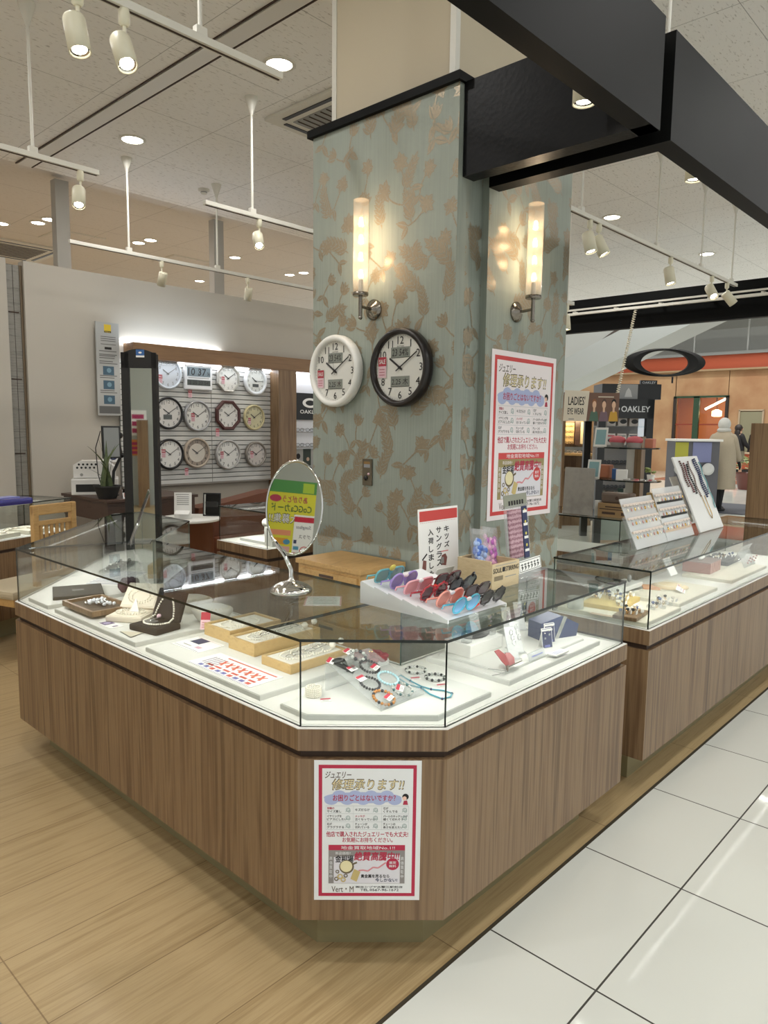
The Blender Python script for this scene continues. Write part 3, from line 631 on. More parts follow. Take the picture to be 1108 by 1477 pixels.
# ================================================================== POSTERS
def sheet(mb, w, h, M, m=PAPER, t=0.0008):
    mb.box((w / 2, h / 2, -t / 2), (w, h, t), m, M)
def poster(mb, w, h, M, warm):
    X = lambda u: (u - 212) / 661 * w
    Y = lambda v: (925 - v) / 860 * h
    bg = mat('poster_white_warm' if warm else 'poster_white', '#f1e8ea' if warm else '#e9ebec', .6)
    rd = mat('poster_red_warm' if warm else 'poster_red', '#cf4646' if warm else '#b92a4a', .6)
    sheet(mb, w, h, M, bg)
    def R(a, b, c, d, m, z): mb.rect(X(a), Y(d), X(c), Y(b), m, z, M)
    def Tx(s, a, b, c, d, m, z, bold=0.0, shear=0.0): mb.txt(s, (X(a) + X(c)) / 2, (Y(b) + Y(d)) / 2, X(c) - X(a), abs(Y(b) - Y(d)), m, z, bold, shear, M)
    z1, z2, z3, z4 = .0003, .0006, .0009, .0012
    R(240, 92, 843, 900, rd, z1); R(262, 113, 822, 880, bg, z2)
    brown = mat('poster_brown', '#5d5148', .6); beige = mat('poster_beige', '#e9d9a8', .6); pink = mat('poster_crimson', '#b5304c', .6)
    Tx('ジュエリー', 282, 132, 440, 172, brown, z3, .02, .2); Tx('修理承ります!!', 322, 175, 765, 243, brown, z3, .045, .15); Tx('修理承ります!!', 324, 178, 763, 240, beige, z4, -.005, .15)
    cl = mat('poster_cloud', '#adb7dc', .6)
    mb.disc(X(512), Y(290), X(512 + 240) - X(512), cl, z3, 40, Y(250) - Y(284), M)
    for i in range(9): mb.disc(X(318 + i * 49), Y(290 + (-1) ** i * 14), X(255) - X(212), cl, z3 + .00001 * (i + 1), 20, Y(0) - Y(30), M)
    Tx('お困りごとはないですか？', 328, 272, 715, 310, pink, z4, .02)
    mb.disc(X(776), Y(283), X(232) - X(212), INK, z4, 20, None, M); mb.disc(X(770), Y(292), X(225) - X(212), mat('poster_skin', '#efc7b4', .6), z4 + .0002, 16, None, M); mb.poly([(X(760), Y(332)), (X(792), Y(332)), (X(786), Y(305)), (X(766), Y(308))], pink, z4, M)
    gl = mat('poster_gridline', '#b9bec2', .6)
    for v in (340, 388, 437, 485): R(285, v - .8, 797, v + .8, gl, z3)
    for u in (285, 455, 630, 797): R(u - .6, 340, u + .6, 485, gl, z3)
    cells = [('指輪の', 'サイズ直し'), ('キズだらけ', None), ('石が', 'くすんでる'), ('イヤリングを', 'ピアスにしたい'), ('メッキが', '古くなっている'), ('パールのネックレスが', '緩くて切れそう'), ('石が', 'グラグラする'), ('チェーンが', '切れている'), ('チェーンの', '長さを変えたい')]
    for i, (a, b) in enumerate(cells):
        u, v = (292, 466, 640)[i % 3], 340 + (i // 3) * 48.5
        if b is None: Tx(a, u, v + 15, u + 88, v + 32, INK, z3, .025)
        else:
            Tx(a, u, v + 7, u + 15 * len(a), v + 22, pink if i in (0, 4) else INK, z3, .025); Tx(b, u, v + 26, u + 17.5 * len(b), v + 41, INK, z3, .025)
        ill = mat('poster_sketch', '#9fb0ad', .6); cu, cv = (422, 592, 772)[i % 3], v + 24
        mb.ring(X(cu), Y(cv), X(222) - X(212), X(226) - X(212), ill, z3, 16, M=M); mb.line((X(cu - 16), Y(cv + 14)), (X(cu + 4), Y(cv - 12)), .0012 * w / .29, ill, z3 + .0001, M); mb.ring(X(cu + 6), Y(cv + 8), X(218) - X(212), X(221) - X(212), ill, z3, 12, M=M)
    Tx('他店で購入されたジュエリーでも大丈夫!', 288, 497, 795, 530, pink, z3, .025); Tx('お気軽にお持ちください。', 388, 534, 700, 564, pink, z3, .02)
    R(302, 580, 778, 613, rd, z3); Tx('地金買取地域No.1!!', 380, 586, 715, 608, bg, z4, .01)
    R(302, 613, 778, 820, mat('poster_frame_gold' if warm else 'poster_frame_grey', '#9a8d5f' if warm else '#8f8a88', .6), z3)
    pan = mat('poster_panel', '#efe4e4' if warm else '#dfdde4', .6); mb.poly([(X(335), Y(818)), (X(748), Y(818)), (X(748), Y(640)), (X(335), Y(655))], pan, z4, M)
    z5, z6 = .0015, .0018
    Tx('新品価格!!', 345, 622, 440, 640, bg, z4, .0)
    Tx('金相場', 345, 645, 457, 688, INK, z5, .03); Tx('絶賛高騰中!!', 465, 622, 742, 676, pink, z5, .04, .12)
    mb.disc(X(702), Y(698), X(252) - X(212), rd, z5, 30, None, M); Tx('査定', 680, 680, 724, 696, bg, z6, .02); Tx('無料', 680, 702, 724, 718, bg, z6, .02)
    pl = [(490, 738), (520, 736), (548, 742), (580, 718), (612, 722), (660, 688)]
    for a, b in zip(pl, pl[1:]): mb.line((X(a[0]), Y(a[1])), (X(b[0]), Y(b[1])), .004 * w / .29, mat('poster_pinkline', '#d98c94', .6), z5, M)
    gold = mat('poster_gold', '#c9b478', .6); dk = mat('poster_darkgold', '#6f6248', .6)
    mb.disc(X(415), Y(715), X(258) - X(212), dk, z5, 24, None, M); mb.disc(X(413), Y(712), X(250) - X(212), mat('poster_coin', '#e9dfb4', .6), z6, 24, None, M); mb.line((X(450), Y(700)), (X(480), Y(688)), .005 * w / .29, dk, z5, M)
    mb.poly([(X(440), Y(790)), (X(478), Y(808)), (X(502), Y(745)), (X(462), Y(728))], gold, z6 + .0002, M)
    for u, v, r in ((358, 745, 12), (375, 775, 18), (395, 795, 16), (352, 790, 14), (410, 770, 13)): mb.ring(X(u), Y(v), X(212 + r * .55) - X(212), X(212 + r) - X(212), dk if r < 15 else gold, z6 + .0001 * (r - 11), 16, M=M)
    Tx('貴金属を売るなら', 505, 762, 682, 784, INK, z5, .03); Tx('今しかない!', 595, 786, 732, 809, NAVY, z5, .03)
    for u in (317, 762):
        for i, ch in enumerate('高価買取中'): Tx(ch, u - 9, 652 + i * 28, u + 9, 674 + i * 28, bg, z4, .0)
    Tx('Vert・M', 322, 838, 460, 874, brown, z3, .01); Tx('㈱ヨシヅヤJR蟹江駅前店', 472, 835, 766, 851, INK, z3, .02); Tx('TEL.0567-96-1672', 502, 853, 742, 868, INK, z3, .02)
cen = V((1.331, 1.2715, 0)); rt = V((.278, -.289, 0)).normalized(); nrm = V((-.289, -.278, 0)).normalized()
mb = MB(); poster(mb, .289, .402, frame(cen + nrm * .0015 - rt * (.289 / 2 + .012) + V((0, 0, .211)), rt, (0, 0, 1)), False)
tag(mb.build('poster'), 'red bordered jewellery repair poster taped to the chamfered front of the walnut case', 'poster')
mb = MB(); poster(mb, .56, .775, frame((2.700, YF - .0025, 1.080), (1, 0, -.006), (0, 0, 1)), True)
tag(mb.build('poster'), 'large red bordered jewellery repair poster on the right face of the wallpapered pillar', 'poster')

# ================================================================== CLOCKS
TAGPINK = mat('tag_pink', '#e8c3cb', .6); TAGRED = mat('tag_red', '#b4243c', .6); LCD = mat('lcd_grey', '#8f948c', .25); LCDDK = mat('lcd_dark', '#4a4e4b', .25)
def price_tag(parent, M, s=1.0, word='SALE', name='price_tag'):
    m = MB(); m.rect(-.018 * s, -.038 * s, .018 * s, .0, TAGPINK, .0006, M); m.rect(-.018 * s, .0, .018 * s, .030 * s, TAGRED, .0006, M); m.txt(word, 0, .015 * s, .028 * s, .014 * s, PAPER, .0010, .03, M=M)
    for k in range(3): m.rect(-.013 * s, (-.012 - k * .009) * s, .011 * s, (-.009 - k * .009) * s, mat('tag_print', '#c0707e', .6), .0010, M)
    m.rect(-.0185 * s, -.0385 * s, .0185 * s, .0305 * s, PAPER, .0002, M)
    return m.build(name, parent)
def clock(M, label, R=.165, rim='#e0ded6', face='#f0efea', rimw=.022, depth=.045, shape='round', nums='full', numc=INK, hands=INK, lcds=(), tagpos=None, tm=(10, 9.5), metal=0.0, brand=None, ring=None, group=None, second=False, glass=True):
    """local frame: x right, y up, z out of the wall"""
    t = thing('wall_clock', label, 'clock', M, group)
    rm = mat('clock_rim_' + rim.lstrip('#') + ('m' if metal else ''), rim, .3, metal); fm = mat('clock_face_' + face.lstrip('#'), face, .5)
    n = 8 if shape == 'octagon' else 56; Rr = R / math.cos(PI / 8) if n == 8 else R; rot = Mx.Rotation(PI / 8 if n == 8 else 0, 4, 'Z')
    k = Rr / R
    MB().lathe([(Rr * .93, 0), (Rr, depth * .25), (Rr, depth * .75), (Rr - rimw * .35, depth), (Rr - rimw * k, depth * .9), (Rr - rimw * 1.08 * k, depth * .55)], rm, n, rot, smooth=n > 8, end=False).build('case_rim', t)
    d = MB(); zf = depth * .55; Ri = R - rimw * .9
    d.add([(Ri * k * math.cos(2 * PI * i / n + (PI / 8 if n == 8 else 0)), Ri * k * math.sin(2 * PI * i / n + (PI / 8 if n == 8 else 0)), zf) for i in range(n)], [tuple(range(n))], fm)
    if ring: d.ring(0, 0, Ri * .70, Ri * 1.0, mat('clock_ring_' + ring.lstrip('#'), ring, .6, noise=.2, nscale=40), zf + .0008)
    ns = Ri * .22
    for h in range(1, 13):
        a = PI / 2 - h * PI / 6; rr = Ri * (.80 if not ring else .85)
        hide = any(abs(rr * math.cos(a) - l[0]) < l[2] / 2 and abs(rr * math.sin(a) - l[1]) < l[3] / 2 for l in lcds)
        if nums == 'full' and not hide: d.txt(str(h), rr * math.cos(a), rr * math.sin(a), None, ns, numc, zf + .0014, .012)
        elif nums == 'dots': d.line((rr * .92 * math.cos(a), rr * .92 * math.sin(a)), (rr * 1.06 * math.cos(a), rr * 1.06 * math.sin(a)), Ri * .035, numc, zf + .0014)
    for q_ in range(60):
        a = 2 * PI * q_ / 60; d.line((Ri * .93 * math.cos(a), Ri * .93 * math.sin(a)), (Ri * (.96 if q_ % 5 else .975) * math.cos(a), Ri * (.96 if q_ % 5 else .975) * math.sin(a)), .0012, numc, zf + .0010)
    if brand: d.txt(brand, 0, Ri * .56 if not lcds or lcds[0][1] < 0 else Ri * .62, Ri * .26, Ri * .045, numc, zf + .0014)
    d.build('dial', t)
    for (lx, ly, lw, lh, s_) in lcds:
        l = MB(); l.box((lx, ly, zf + .001), (lw, lh, .002), LCD if s_ else LCDDK); l.rect(lx - lw / 2, ly - lh / 2, lx + lw / 2, ly - lh / 2 + .002, INK, zf + .0024)
        if s_: l.txt(s_, lx, ly, lw * .86, lh * .66, INK, zf + .0026, .01, .08)
        l.build('lcd_display', t)
    def hand(nm, frac, ln, wd, z):
        a = PI / 2 - frac * 2 * PI; h = MB(); h.line((-math.cos(a) * ln * .22, -math.sin(a) * ln * .22), (math.cos(a) * ln, math.sin(a) * ln), wd, hands, z); h.build(nm, t)
    hh, mm = tm; hand('hour_hand', (hh + mm / 60) / 12, Ri * .50, .009, zf + .005); hand('minute_hand', mm / 60, Ri * .80, .006, zf + .007)
    if second: hand('second_hand', .97, Ri * .6, .0015, zf + .009)
    MB().lathe([(.007, zf + .004), (.007, zf + .010), (.0001, zf + .011)], hands, 14).build('hub', t)
    if glass: MB().lathe([(Ri, depth * .80), (.0001, depth * .86)], glass_mat('clock_glass', (.98, .98, .98), 1.35), n, rot).build('cover_glass', t)
    if tagpos: price_tag(t, T(tagpos[0], tagpos[1], zf + .004 if (tagpos[0] ** 2 + tagpos[1] ** 2) ** .5 < Ri else .004), tagpos[2] if len(tagpos) > 2 else 1.0)
    return t
def wallM(x, y, z, right, dep=0): return frame((x, y, z), right, (0, 0, 1))
clock(wallM(XF - .001, 2.568, 1.766, (0, -1, 0)), 'white rimmed round wall clock with two grey displays, left of the pair on the pillar', .170, '#e9e8e2', '#eceae2', .028, .055, brand='RHYTHM', lcds=((0, .062, .10, .046, '23 54%'), (0, -.062, .10, .046, '2.25 木')), tagpos=(-.10, -.03, 1.25), second=True, glass=True)
clock(wallM(XF - .001, 2.150, 1.763, (0, -1, 0)), 'black rimmed round wall clock with two grey displays, right of the pair on the pillar', .172, '#1d1716', '#eceae2', .026, .055, brand='RHYTHM', lcds=((0, .066, .11, .046, '23 54%'), (0, -.06, .11, .046, '2.25 木')), tagpos=(-.105, .01, 1.35), second=False)
gw = 'clocks on the slatted wall'
def wc(px, py, label, **k):
    p = on_y(px, py, YN - .002); return clock(frame((p.x, YN - .006, p.z), (1, 0, 0), (0, 0, 1)), label, group=gw, **k)
wc(240, 539, 'pale blue-white round clock, top row, next to the tall mirror', R=.163, rim='#cfd6de', face='#d9dee6', numc=GREY, hands=GREY, tagpos=(-.09, -.055, 1.3))
p = on_y(284, 545, YN - .006); t = thing('digital_clock', 'rectangular digital clock showing 10:37 in the top row of the slatted wall', 'clock', frame((p.x, YN - .006, p.z), (1, 0, 0), (0, 0, 1)), gw)
MB().box((0, 0, .02), (.345, .265, .04), mat('digital_silver', '#d5d6d8', .35), bev=.012).build('case', t)
l = MB(); l.rect(-.145, .01, .145, .11, mat('lcd_bluegrey', '#6f7a80', .25), .0405); l.txt('10 37', -.02, .06, .22, .075, INK, .041, .02, .08); l.txt('56', .122, .045, .03, .035, INK, .041, .02); l.txt(':', 0, .06, None, .04, INK, .041, .02); l.build('time_display', t)
l = MB(); l.rect(-.145, -.085, .145, -.025, LCDDK, .0405); l.txt('2 25 23 54', 0, -.055, .24, .036, INK, .041, .02, .08); l.build('date_display', t)
l = MB(); l.rect(-.13, -.008, .13, .000, GREY, .0405); l.build('marking_strip', t); price_tag(t, T(-.09, -.165, .004), 1.3)
wc(327, 546, 'silver octagonal clock in the top row of the slatted wall', R=.15, rim='#b9b7b2', metal=.5, shape='octagon', numc=GREY, tagpos=(-.07, -.02, 1.2))
wc(366.5, 550, 'thick white rimmed round clock with a small dark display, end of the top row', R=.163, rim='#e4e7ea', rimw=.035, lcds=((0, -.05, .085, .035, None),), tm=(10, 15), face='#e9ebe6', numc=GREY)
wc(241, 596, 'black rimmed round clock with a dark display in the middle row', R=.170, rim='#171516', lcds=((-.01, -.04, .10, .05, None),), face='#ebe8e4')
wc(283, 600, 'silver rimmed round clock with bold numerals in the middle row', R=.168, rim='#a9a9ab', metal=.5, tagpos=(-.06, -.01, 1.3))
wc(327, 599, 'dark brown octagonal wooden clock in the middle row', R=.165, rim='#4a2420', rimw=.034, shape='octagon', tagpos=(-.13, -.19, 1.3))
wc(364.5, 602, 'cream and gold round clock at the end of the middle row', R=.148, rim='#c3b98f', face='#d6cfa4', tagpos=(-.07, -.04, 1.1), brand=None)
wc(243, 655, 'black rimmed round clock with a gold badge in the bottom row', R=.165, rim='#171314', tagpos=(-.075, .015, 1.3))
wc(282, 653, 'stone coloured clock with a broad patterned ring in the bottom row', R=.165, rim='#b6a898', ring='#a59584', face='#e2dacd', tagpos=(-.12, -.20, 1.2), brand=None)
wc(327, 655.5, 'large silver rimmed white clock in the bottom row', R=.170, rim='#b4b2b0', metal=.5, tagpos=(-.085, .0, 1.2))
wc(367, 655, 'dull silver round clock with brushed face at the end of the bottom row', R=.150, rim='#8e8880', face='#cfc6bf', metal=.5, tagpos=(-.06, .0, 1.2), brand=None)

# ================================================================== SCONCES, SWITCH ON THE PILLAR
FROST = glass_mat('sconce_glass', (.97, .95, .92), 1.45, .12, .14, '#fff0dc')
WARM = mat('bulb_warm', '#ffdcae', .3, emit=30)
def sconce(M, label):
    """local: x right, y up, z out of the wall; origin at the wall rose"""
    t = thing('wall_sconce', label, 'wall lamp', M, 'wall sconces on the pillar')
    MB().lathe([(.046, 0), (.046, .008), (.030, .016), (.022, .022), (.012, .030)], NICKEL, 28).build('wall_rose', t)
    a = MB(); a.tube([(0, 0, .025), (0, .002, .06), (0, .004, .085)], .007, NICKEL, 10); a.cyl((0, -.045, .09), (0, .05, .09), .009, .009, NICKEL, 14); a.ball((0, -.045, .09), .010, NICKEL); a.build('bracket', t)
    Ry = Mx.Rotation(-PI / 2, 4, 'X'); q = Mx.Translation((0, .05, .09)) @ Ry
    MB().lathe([(.034, 0), (.036, .004), (.036, .014), (.020, .016)], NICKEL, 24, q).build('holder_cup', t)
    n = 48; pr = []
    sh = MB(); vs = []; 
    for zz in (.012, .41): vs += [((.034 + (.0012 if j % 2 else 0)) * math.cos(2 * PI * j / n), (.034 + (.0012 if j % 2 else 0)) * math.sin(2 * PI * j / n), zz) for j in range(n)]
    sh.add(vs, [(j, (j + 1) % n, n + (j + 1) % n, n + j) for j in range(n)], FROST, q, True); sh.lathe([(.034, .41), (.030, .412)], FROST, n, q); sh.build('glass_shade', t)
    for i in range(4):
        zz = .10 + i * .075
        b = MB().ball((0, 0, 0), (.008, .008, .013), WARM, 12, q @ T(0, 0, zz)).build('bulb', t)
        light('sconce_bulb', 'POINT', (0, .05 + zz, .09), W_SCONCE, (1, .79, .56), .012, parent=t)
    MB().cyl((0, 0, .016), (0, 0, .07), .012, .010, OFFWHITE, 12, True, q).build('candle_stem', t)
    return t
sconce(frame((XF, 2.343, 2.034), (0, -1, 0), (0, 0, 1)), 'lit glass tube sconce on the left face of the wallpapered pillar, above the two clocks')
sconce(frame((2.888, YF, 2.034), (1, 0, 0), (0, 0, 1)), 'lit glass tube sconce on the right face of the wallpapered pillar, above the poster')
q = frame((XF - .002, 2.373, 1.29), (0, -1, 0), (0, 0, 1)); t = thing('switch_panel', 'small steel key switch panel set in the wallpaper below the clocks', 'switch', q)
MB().box((0, 0, .003), (.062, .125, .006), mat('panel_bronze', '#6b6252', .35, .6), bev=.002).build('plate', t)
MB().rect(-.02, .022, .02, .05, mat('switch_label', '#8d8f92', .5), .0064).rect(-.02, .038, .02, .05, mat('switch_amber', '#8a6a3a', .5), .0068).build('label_print', t)
MB().lathe([(.012, .006), (.012, .010), (.0001, .011)], BLACK, 16, T(-.006, -.028, 0)).build('keyhole', t); MB().lathe([(.006, .006), (.006, .009), (.0001, .010)], TAGPINK, 14, T(.012, -.008, 0)).build('indicator', t)

# ================================================================== THINGS IN THE LARGE CASE
ZS = ZDECK + .018                       # top of the display slabs
def slab(label, poly, h=.018, m=SLAB, z=ZDECK, group='display slabs', name='display_slab'):
    c = V((sum(p[0] for p in poly) / len(poly), sum(p[1] for p in poly) / len(poly), z)); q = [(p[0] - c.x, p[1] - c.y) for p in poly]
    mb = MB(); mb.prism(q, 0, h - .002, m); mb.prism(inset(q, .002), h - .002, h, m)
    return tag(mb.build(name, None, T(c)), label, 'display slab', group)
slab('pale display slab in the far left wing of the case, under the long dark pouch', [(1.235, 3.34), (1.235, 3.13), (1.70, 3.13), (2.16, 3.62), (1.86, 3.95)])
slab('pale display slab under the open velvet box and wooden tray', [(1.235, 3.06), (1.235, 2.37), (1.73, 2.37), (1.73, 3.06)])
slab('pale display slab under the red flyer and the three wooden pearl boxes', [(1.238, 2.30), (1.238, 1.64), (1.73, 1.64), (1.73, 2.30)])
slab('cut corner display slab in the chamfered front of the case, under the bracelets', [(1.243, 1.553), (1.243, 1.438), (1.492, 1.178), (1.745, 1.178), (1.745, 1.50), (1.60, 1.553)])
slab('wide pale display slab in the right arm of the case', [(1.862, 1.19), (2.47, 1.19), (2.47, 1.53), (1.862, 1.53)])
slab('second slab on the wide one in the right arm, under the earring cards', [(1.90, 1.235), (2.43, 1.235), (2.43, 1.50), (1.90, 1.50)], .008, SLAB, ZS)
ZS2 = ZS + .008
def lying(name, label, cat, pts, z, h, m, top=None, group=None):
    """a flat thing lying on a surface: its outline, thickness and top"""
    c = V((sum(p[0] for p in pts) / len(pts), sum(p[1] for p in pts) / len(pts), z)); q = [(p[0] - c.x, p[1] - c.y) for p in pts]
    mb = MB(); mb.prism(q, 0, h, m, side=m)
    if top: top(mb, h)
    return tag(mb.build(name, None, T(c)), label, cat, group)
def rectpts(cx, cy, w, d, rz): 
    ca, sa = math.cos(rz), math.sin(rz); return [(cx + x * ca - y * sa, cy + x * sa + y * ca) for x, y in ((-w / 2, -d / 2), (w / 2, -d / 2), (w / 2, d / 2), (-w / 2, d / 2))]
def beads(mb, pts, r, m, n=7):
    for p in pts: mb.ball(p, r, m, n)
def arc(cx, cy, z, rx, ry, a0, a1, n, rz=0): 
    o = []
    for i in range(n):
        a = a0 + (a1 - a0) * i / (n - 1); x, y = rx * math.cos(a), ry * math.sin(a); o.append((cx + x * math.cos(rz) - y * math.sin(rz), cy + x * math.sin(rz) + y * math.cos(rz), z))
    return o
# ---- far left wing
t = thing('jewellery_pouch', 'long flat dark grey pouch lying at the far left of the case', 'pouch', T(1.43, 3.27, ZS, math.radians(-22)))
MB().box((0, 0, .008), (.215, .235, .016), mat('slate_leather', '#272827', .75, noise=.08), bev=.004).build('body', t); MB().box((0, 0, .0165), (.05, .035, .001), mat('slate_patch', '#494a47', .5)).build('patch', t)
mb = MB(); mb.box((0, 0, .001), (.34, .20, .002), PAPER)
for i in range(9): mb.box((-.145 + i * .036, 0, .0025), (.014, .19, .002), mat('folder_stripe', '#b9bbc9', .6))
tag(mb.build('striped_card', None, T(1.72, 3.46, ZS, math.radians(40))), 'white sheet of folded striped cards in the far wing, behind the dark pouch', 'card')
t = thing('accessory_tray', 'clear tray of small silver accessories in the far left wing', 'tray', T(1.86, 3.72, ZS, math.radians(45)))
MB().box((0, 0, .004), (.30, .12, .008), ACRYL).build('tray_base', t)
for i in range(14):
    MB().ball((-.12 + i * .018, (-1) ** i * .025 + rnd.uniform(-.01, .01), .02), (.012, .009, .011), SILVER if i % 3 else GREY, 8).tube(arc(-.12 + i * .018, (-1) ** i * .025, .012, .012, .012, 0, 5.5, 9), .0015, SILVER, 5).build('silver_accessory', t)
t = thing('wooden_stand', 'low brown wooden display plank behind the purple flower in the left wing', 'stand', T(1.92, 3.40, ZS, math.radians(45)))
MB().box((0, 0, .035), (.22, .06, .07), OAK_BOX, bev=.004).build('plank', t)
t = thing('flower_ornament', 'dark purple cloth rose standing in the left wing of the case', 'flower', T(on_z(187, 853, ZS)))
pm = mat('plum_cloth', '#4a2736', .8, noise=.25, nscale=60); m = MB()
for i in range(26):
    a, k = i * 2.4, .006 + .0014 * i; m.ball((k * math.cos(a), k * math.sin(a), .040 + .012 * math.sin(i) - k * .3), (.018, .018, .022), pm, 8)
m.ball((0, 0, .02), (.03, .03, .02), pm, 10); m.build('petals', t)
t = thing('cloth_roll', 'rolled dark red cloth case beside the purple flower', 'cloth', T(1.86, 3.10, ZS, .6)); MB().cyl((-.07, 0, .022), (.07, 0, .022), .022, .022, mat('wine_cloth', '#4d2230', .8, noise=.15), 18).build('roll', t); MB().cyl((-.012, 0, .022), (.012, 0, .022), .0225, .0225, VELVET, 18).build('band', t)
# ---- tray with crystal brooch
t = thing('wooden_tray', 'square wooden tray holding a crystal brooch on dark cloth', 'tray', T(1.352, 2.91, ZS))
b = MB(); W_ = .265; D_ = .165
for sx, sy, w, d in ((0, -D_ / 2 + 0, W_, .012), (0, D_ / 2, W_, .012)): b.box((sy * 0 + sy, 0, .022), (.012, W_, .022), WALNUT)
for sy in (-1, 1): b.box((0, sy * (W_ / 2), .022), (D_ + .012, .012, .022), WALNUT)
b.box((0, 0, .014), (D_, W_, .006), WALNUT); b.box((0, 0, .006), (D_ * .8, W_ * .8, .012), BLACKM); b.build('tray', t)
MB().box((0, 0, .0185), (D_ - .012, W_ - .012, .003), mat('taupe_suede', '#554a40', .9, noise=.08)).build('pad', t)
m = MB(); 
for i in range(34): m.ball((rnd.gauss(0, .020), rnd.gauss(0, .030), .028 + rnd.random() * .020), rnd.uniform(.006, .011), mat('crystal_white', '#dfe3ea', .12, coat=.5) if i % 3 else SILVER, 6)
m.build('crystal_brooch', t)
lying('photo_card', 'small purple photo card lying below the wooden tray', 'card', rectpts(1.285, 2.66, .055, .115, 0), ZS, .0012, PAPER, lambda mb, h: (mb.rect(-.022, .0, .022, .052, mat('photo_violet', '#5b4c78', .5), h + .0003), mb.disc(0, .026, .014, mat('photo_lilac', '#a79bc0', .5), h + .0005), mb.rect(-.01, -.045, .012, -.03, mat('photo_violet', '#5b4c78'), h + .0003)))
# ---- cream jewellery case and velvet box
CREAM = mat('cream_satin', '#ddd2c0', .6, noise=.04)
def pearl_case(M, label, w, d, cm, inner, ang):
    t = thing('jewellery_box', label, 'jewellery box', M)
    MB().box((0, 0, .012), (w, d, .024), cm, bev=.006).build('base', t); MB().box((0, 0, .0245), (w * .88, d * .88, .003), inner, bev=.001).build('cushion', t)
    q = Mx.Translation((0, d / 2, .022)) @ Mx.Rotation(math.radians(ang), 4, 'X')
    l = MB().box((0, d / 2, .008), (w, d, .016), cm, q, bev=.006).build('lid', t); MB().box((0, d / 2, .0165), (w * .86, d * .86, .003), inner, q, bev=.001).build('lid_lining', l)
    return t
e45 = math.radians(-45)
t = pearl_case(T(1.385, 2.685, ZS, math.radians(-55)), 'open cream jewellery box with pearls and a small white price stand', .155, .125, CREAM, mat('ivory_satin', '#e6dccb', .5), 42)
m = MB(); beads(m, arc(0, .0, .031, .058, .042, .3, 2 * PI, 30), .0035, PEARL); m.build('pearl_necklace', t)
m = MB(); ql = Mx.Translation((0, .0625, .022)) @ Mx.Rotation(math.radians(42), 4, 'X'); beads(m, [tuple(ql @ V(p_)) for p_ in arc(0, .06, .021, .056, .042, .2, 2 * PI, 30)], .0033, PEARL); beads(m, [tuple(ql @ V(p_)) for p_ in arc(0, .055, .021, .038, .028, .2, 2 * PI, 22)], .003, PEARL); m.build('lid_pearls', t)
m = MB(); beads(m, arc(0, -.005, .031, .040, .026, 0, 2 * PI, 22), .003, PEARL); m.build('pearl_bracelet', t)
MB().prism([(-.02, 0), (.02, 0), (0, .055)], 0, .002, PAPER, frame((.01, .01, .027), (1, 0, 0), (0, .4, 1))).build('price_stand', t)
t = pearl_case(T(1.375, 2.478, ZS, math.radians(-80)), 'open black velvet box with a white pearl strand necklace', .155, .12, VELVET, VELVET, 68)
m = MB(); q = Mx.Translation((0, .06, .022)) @ Mx.Rotation(math.radians(68), 4, 'X')
up_ = [tuple(q @ V((x, y, .022))) for x, y in ((-.035, .075), (-.044, .055), (-.05, .03), (-.052, .012))]; up2 = [tuple(q @ V((x, y, .022))) for x, y in ((.02, .085), (.034, .065), (.046, .04), (.052, .012))]
def spread(pts, step):
    o = []; 
    for a, b in zip(pts, pts[1:]):
        a, b = V(a), V(b); k = max(1, int((b - a).length / step))
        for i in range(k): o.append(tuple(a.lerp(b, i / k)))
    return o + [tuple(pts[-1])]
low = arc(0, .02, .031, .056, .058, PI * 1.0, PI * 2.0, 12)
beads(m, spread(up_ + low + list(reversed(up2)), .0074), .0042, PEARL); m.build('pearl_necklace', t)
m = MB(); m.box((-.012, -.01, .034), (.05, .03, .004), ACRYL); m.box((-.01, .012, .036), (.012, .06, .012), SILVER, bev=.003); m.ball((-.012, .03, .045), .009, mat('pink_stone', '#d7b7c4', .2), 8); m.build('brooch_clip', t)
mb = MB(); mb.prism([(0, 0), (.105, .0), (.075, .065)], 0, .003, ACRYL); mb.prism([(.004, .003), (.10, .002), (.073, .062)], .003, .0035, mat('print_cream', '#c9c1ad', .6))
tag(mb.build('price_plate', None, T(1.262, 2.54, ZS, math.radians(-95))), 'small clear triangular plate lying before the black velvet box', 'plate')
# ---- two half round necklace busts
def bust(M, label, r, nstr):
    t = thing('necklace_bust', label, 'necklace display', M, 'necklace busts')
    MB().lathe([(r * .62, 0), (r * .7, .004), (r, .045), (r * .99, .052), (r * .6, .066), (.0001, .07)], mat('bust_linen', '#d9d6cd', .7), 36, None, 1, .72).build('stand', t)
    for k in range(nstr):
        m = MB(); rr = r * (.92 - .11 * k); beads(m, [(p[0], p[1], .0705 - .02 * (rr / r) ** 2) for p in arc(0, 0, 0, rr, rr * .72, PI * .95, PI * 2.2, int(rr / .0036))], .0034, mat('cream_pearl', '#d9cda9', .25, coat=.4) if k % 2 else PEARL, 6); m.build('pearl_strand', t)
bust(T(1.63, 2.62, ZS, -.9), 'round white necklace stand with cream pearl strands, behind the velvet box', .085, 3)
bust(T(1.60, 2.43, ZS, -.9), 'round white necklace stand with two pearl strands, to the right behind the velvet box', .085, 2)
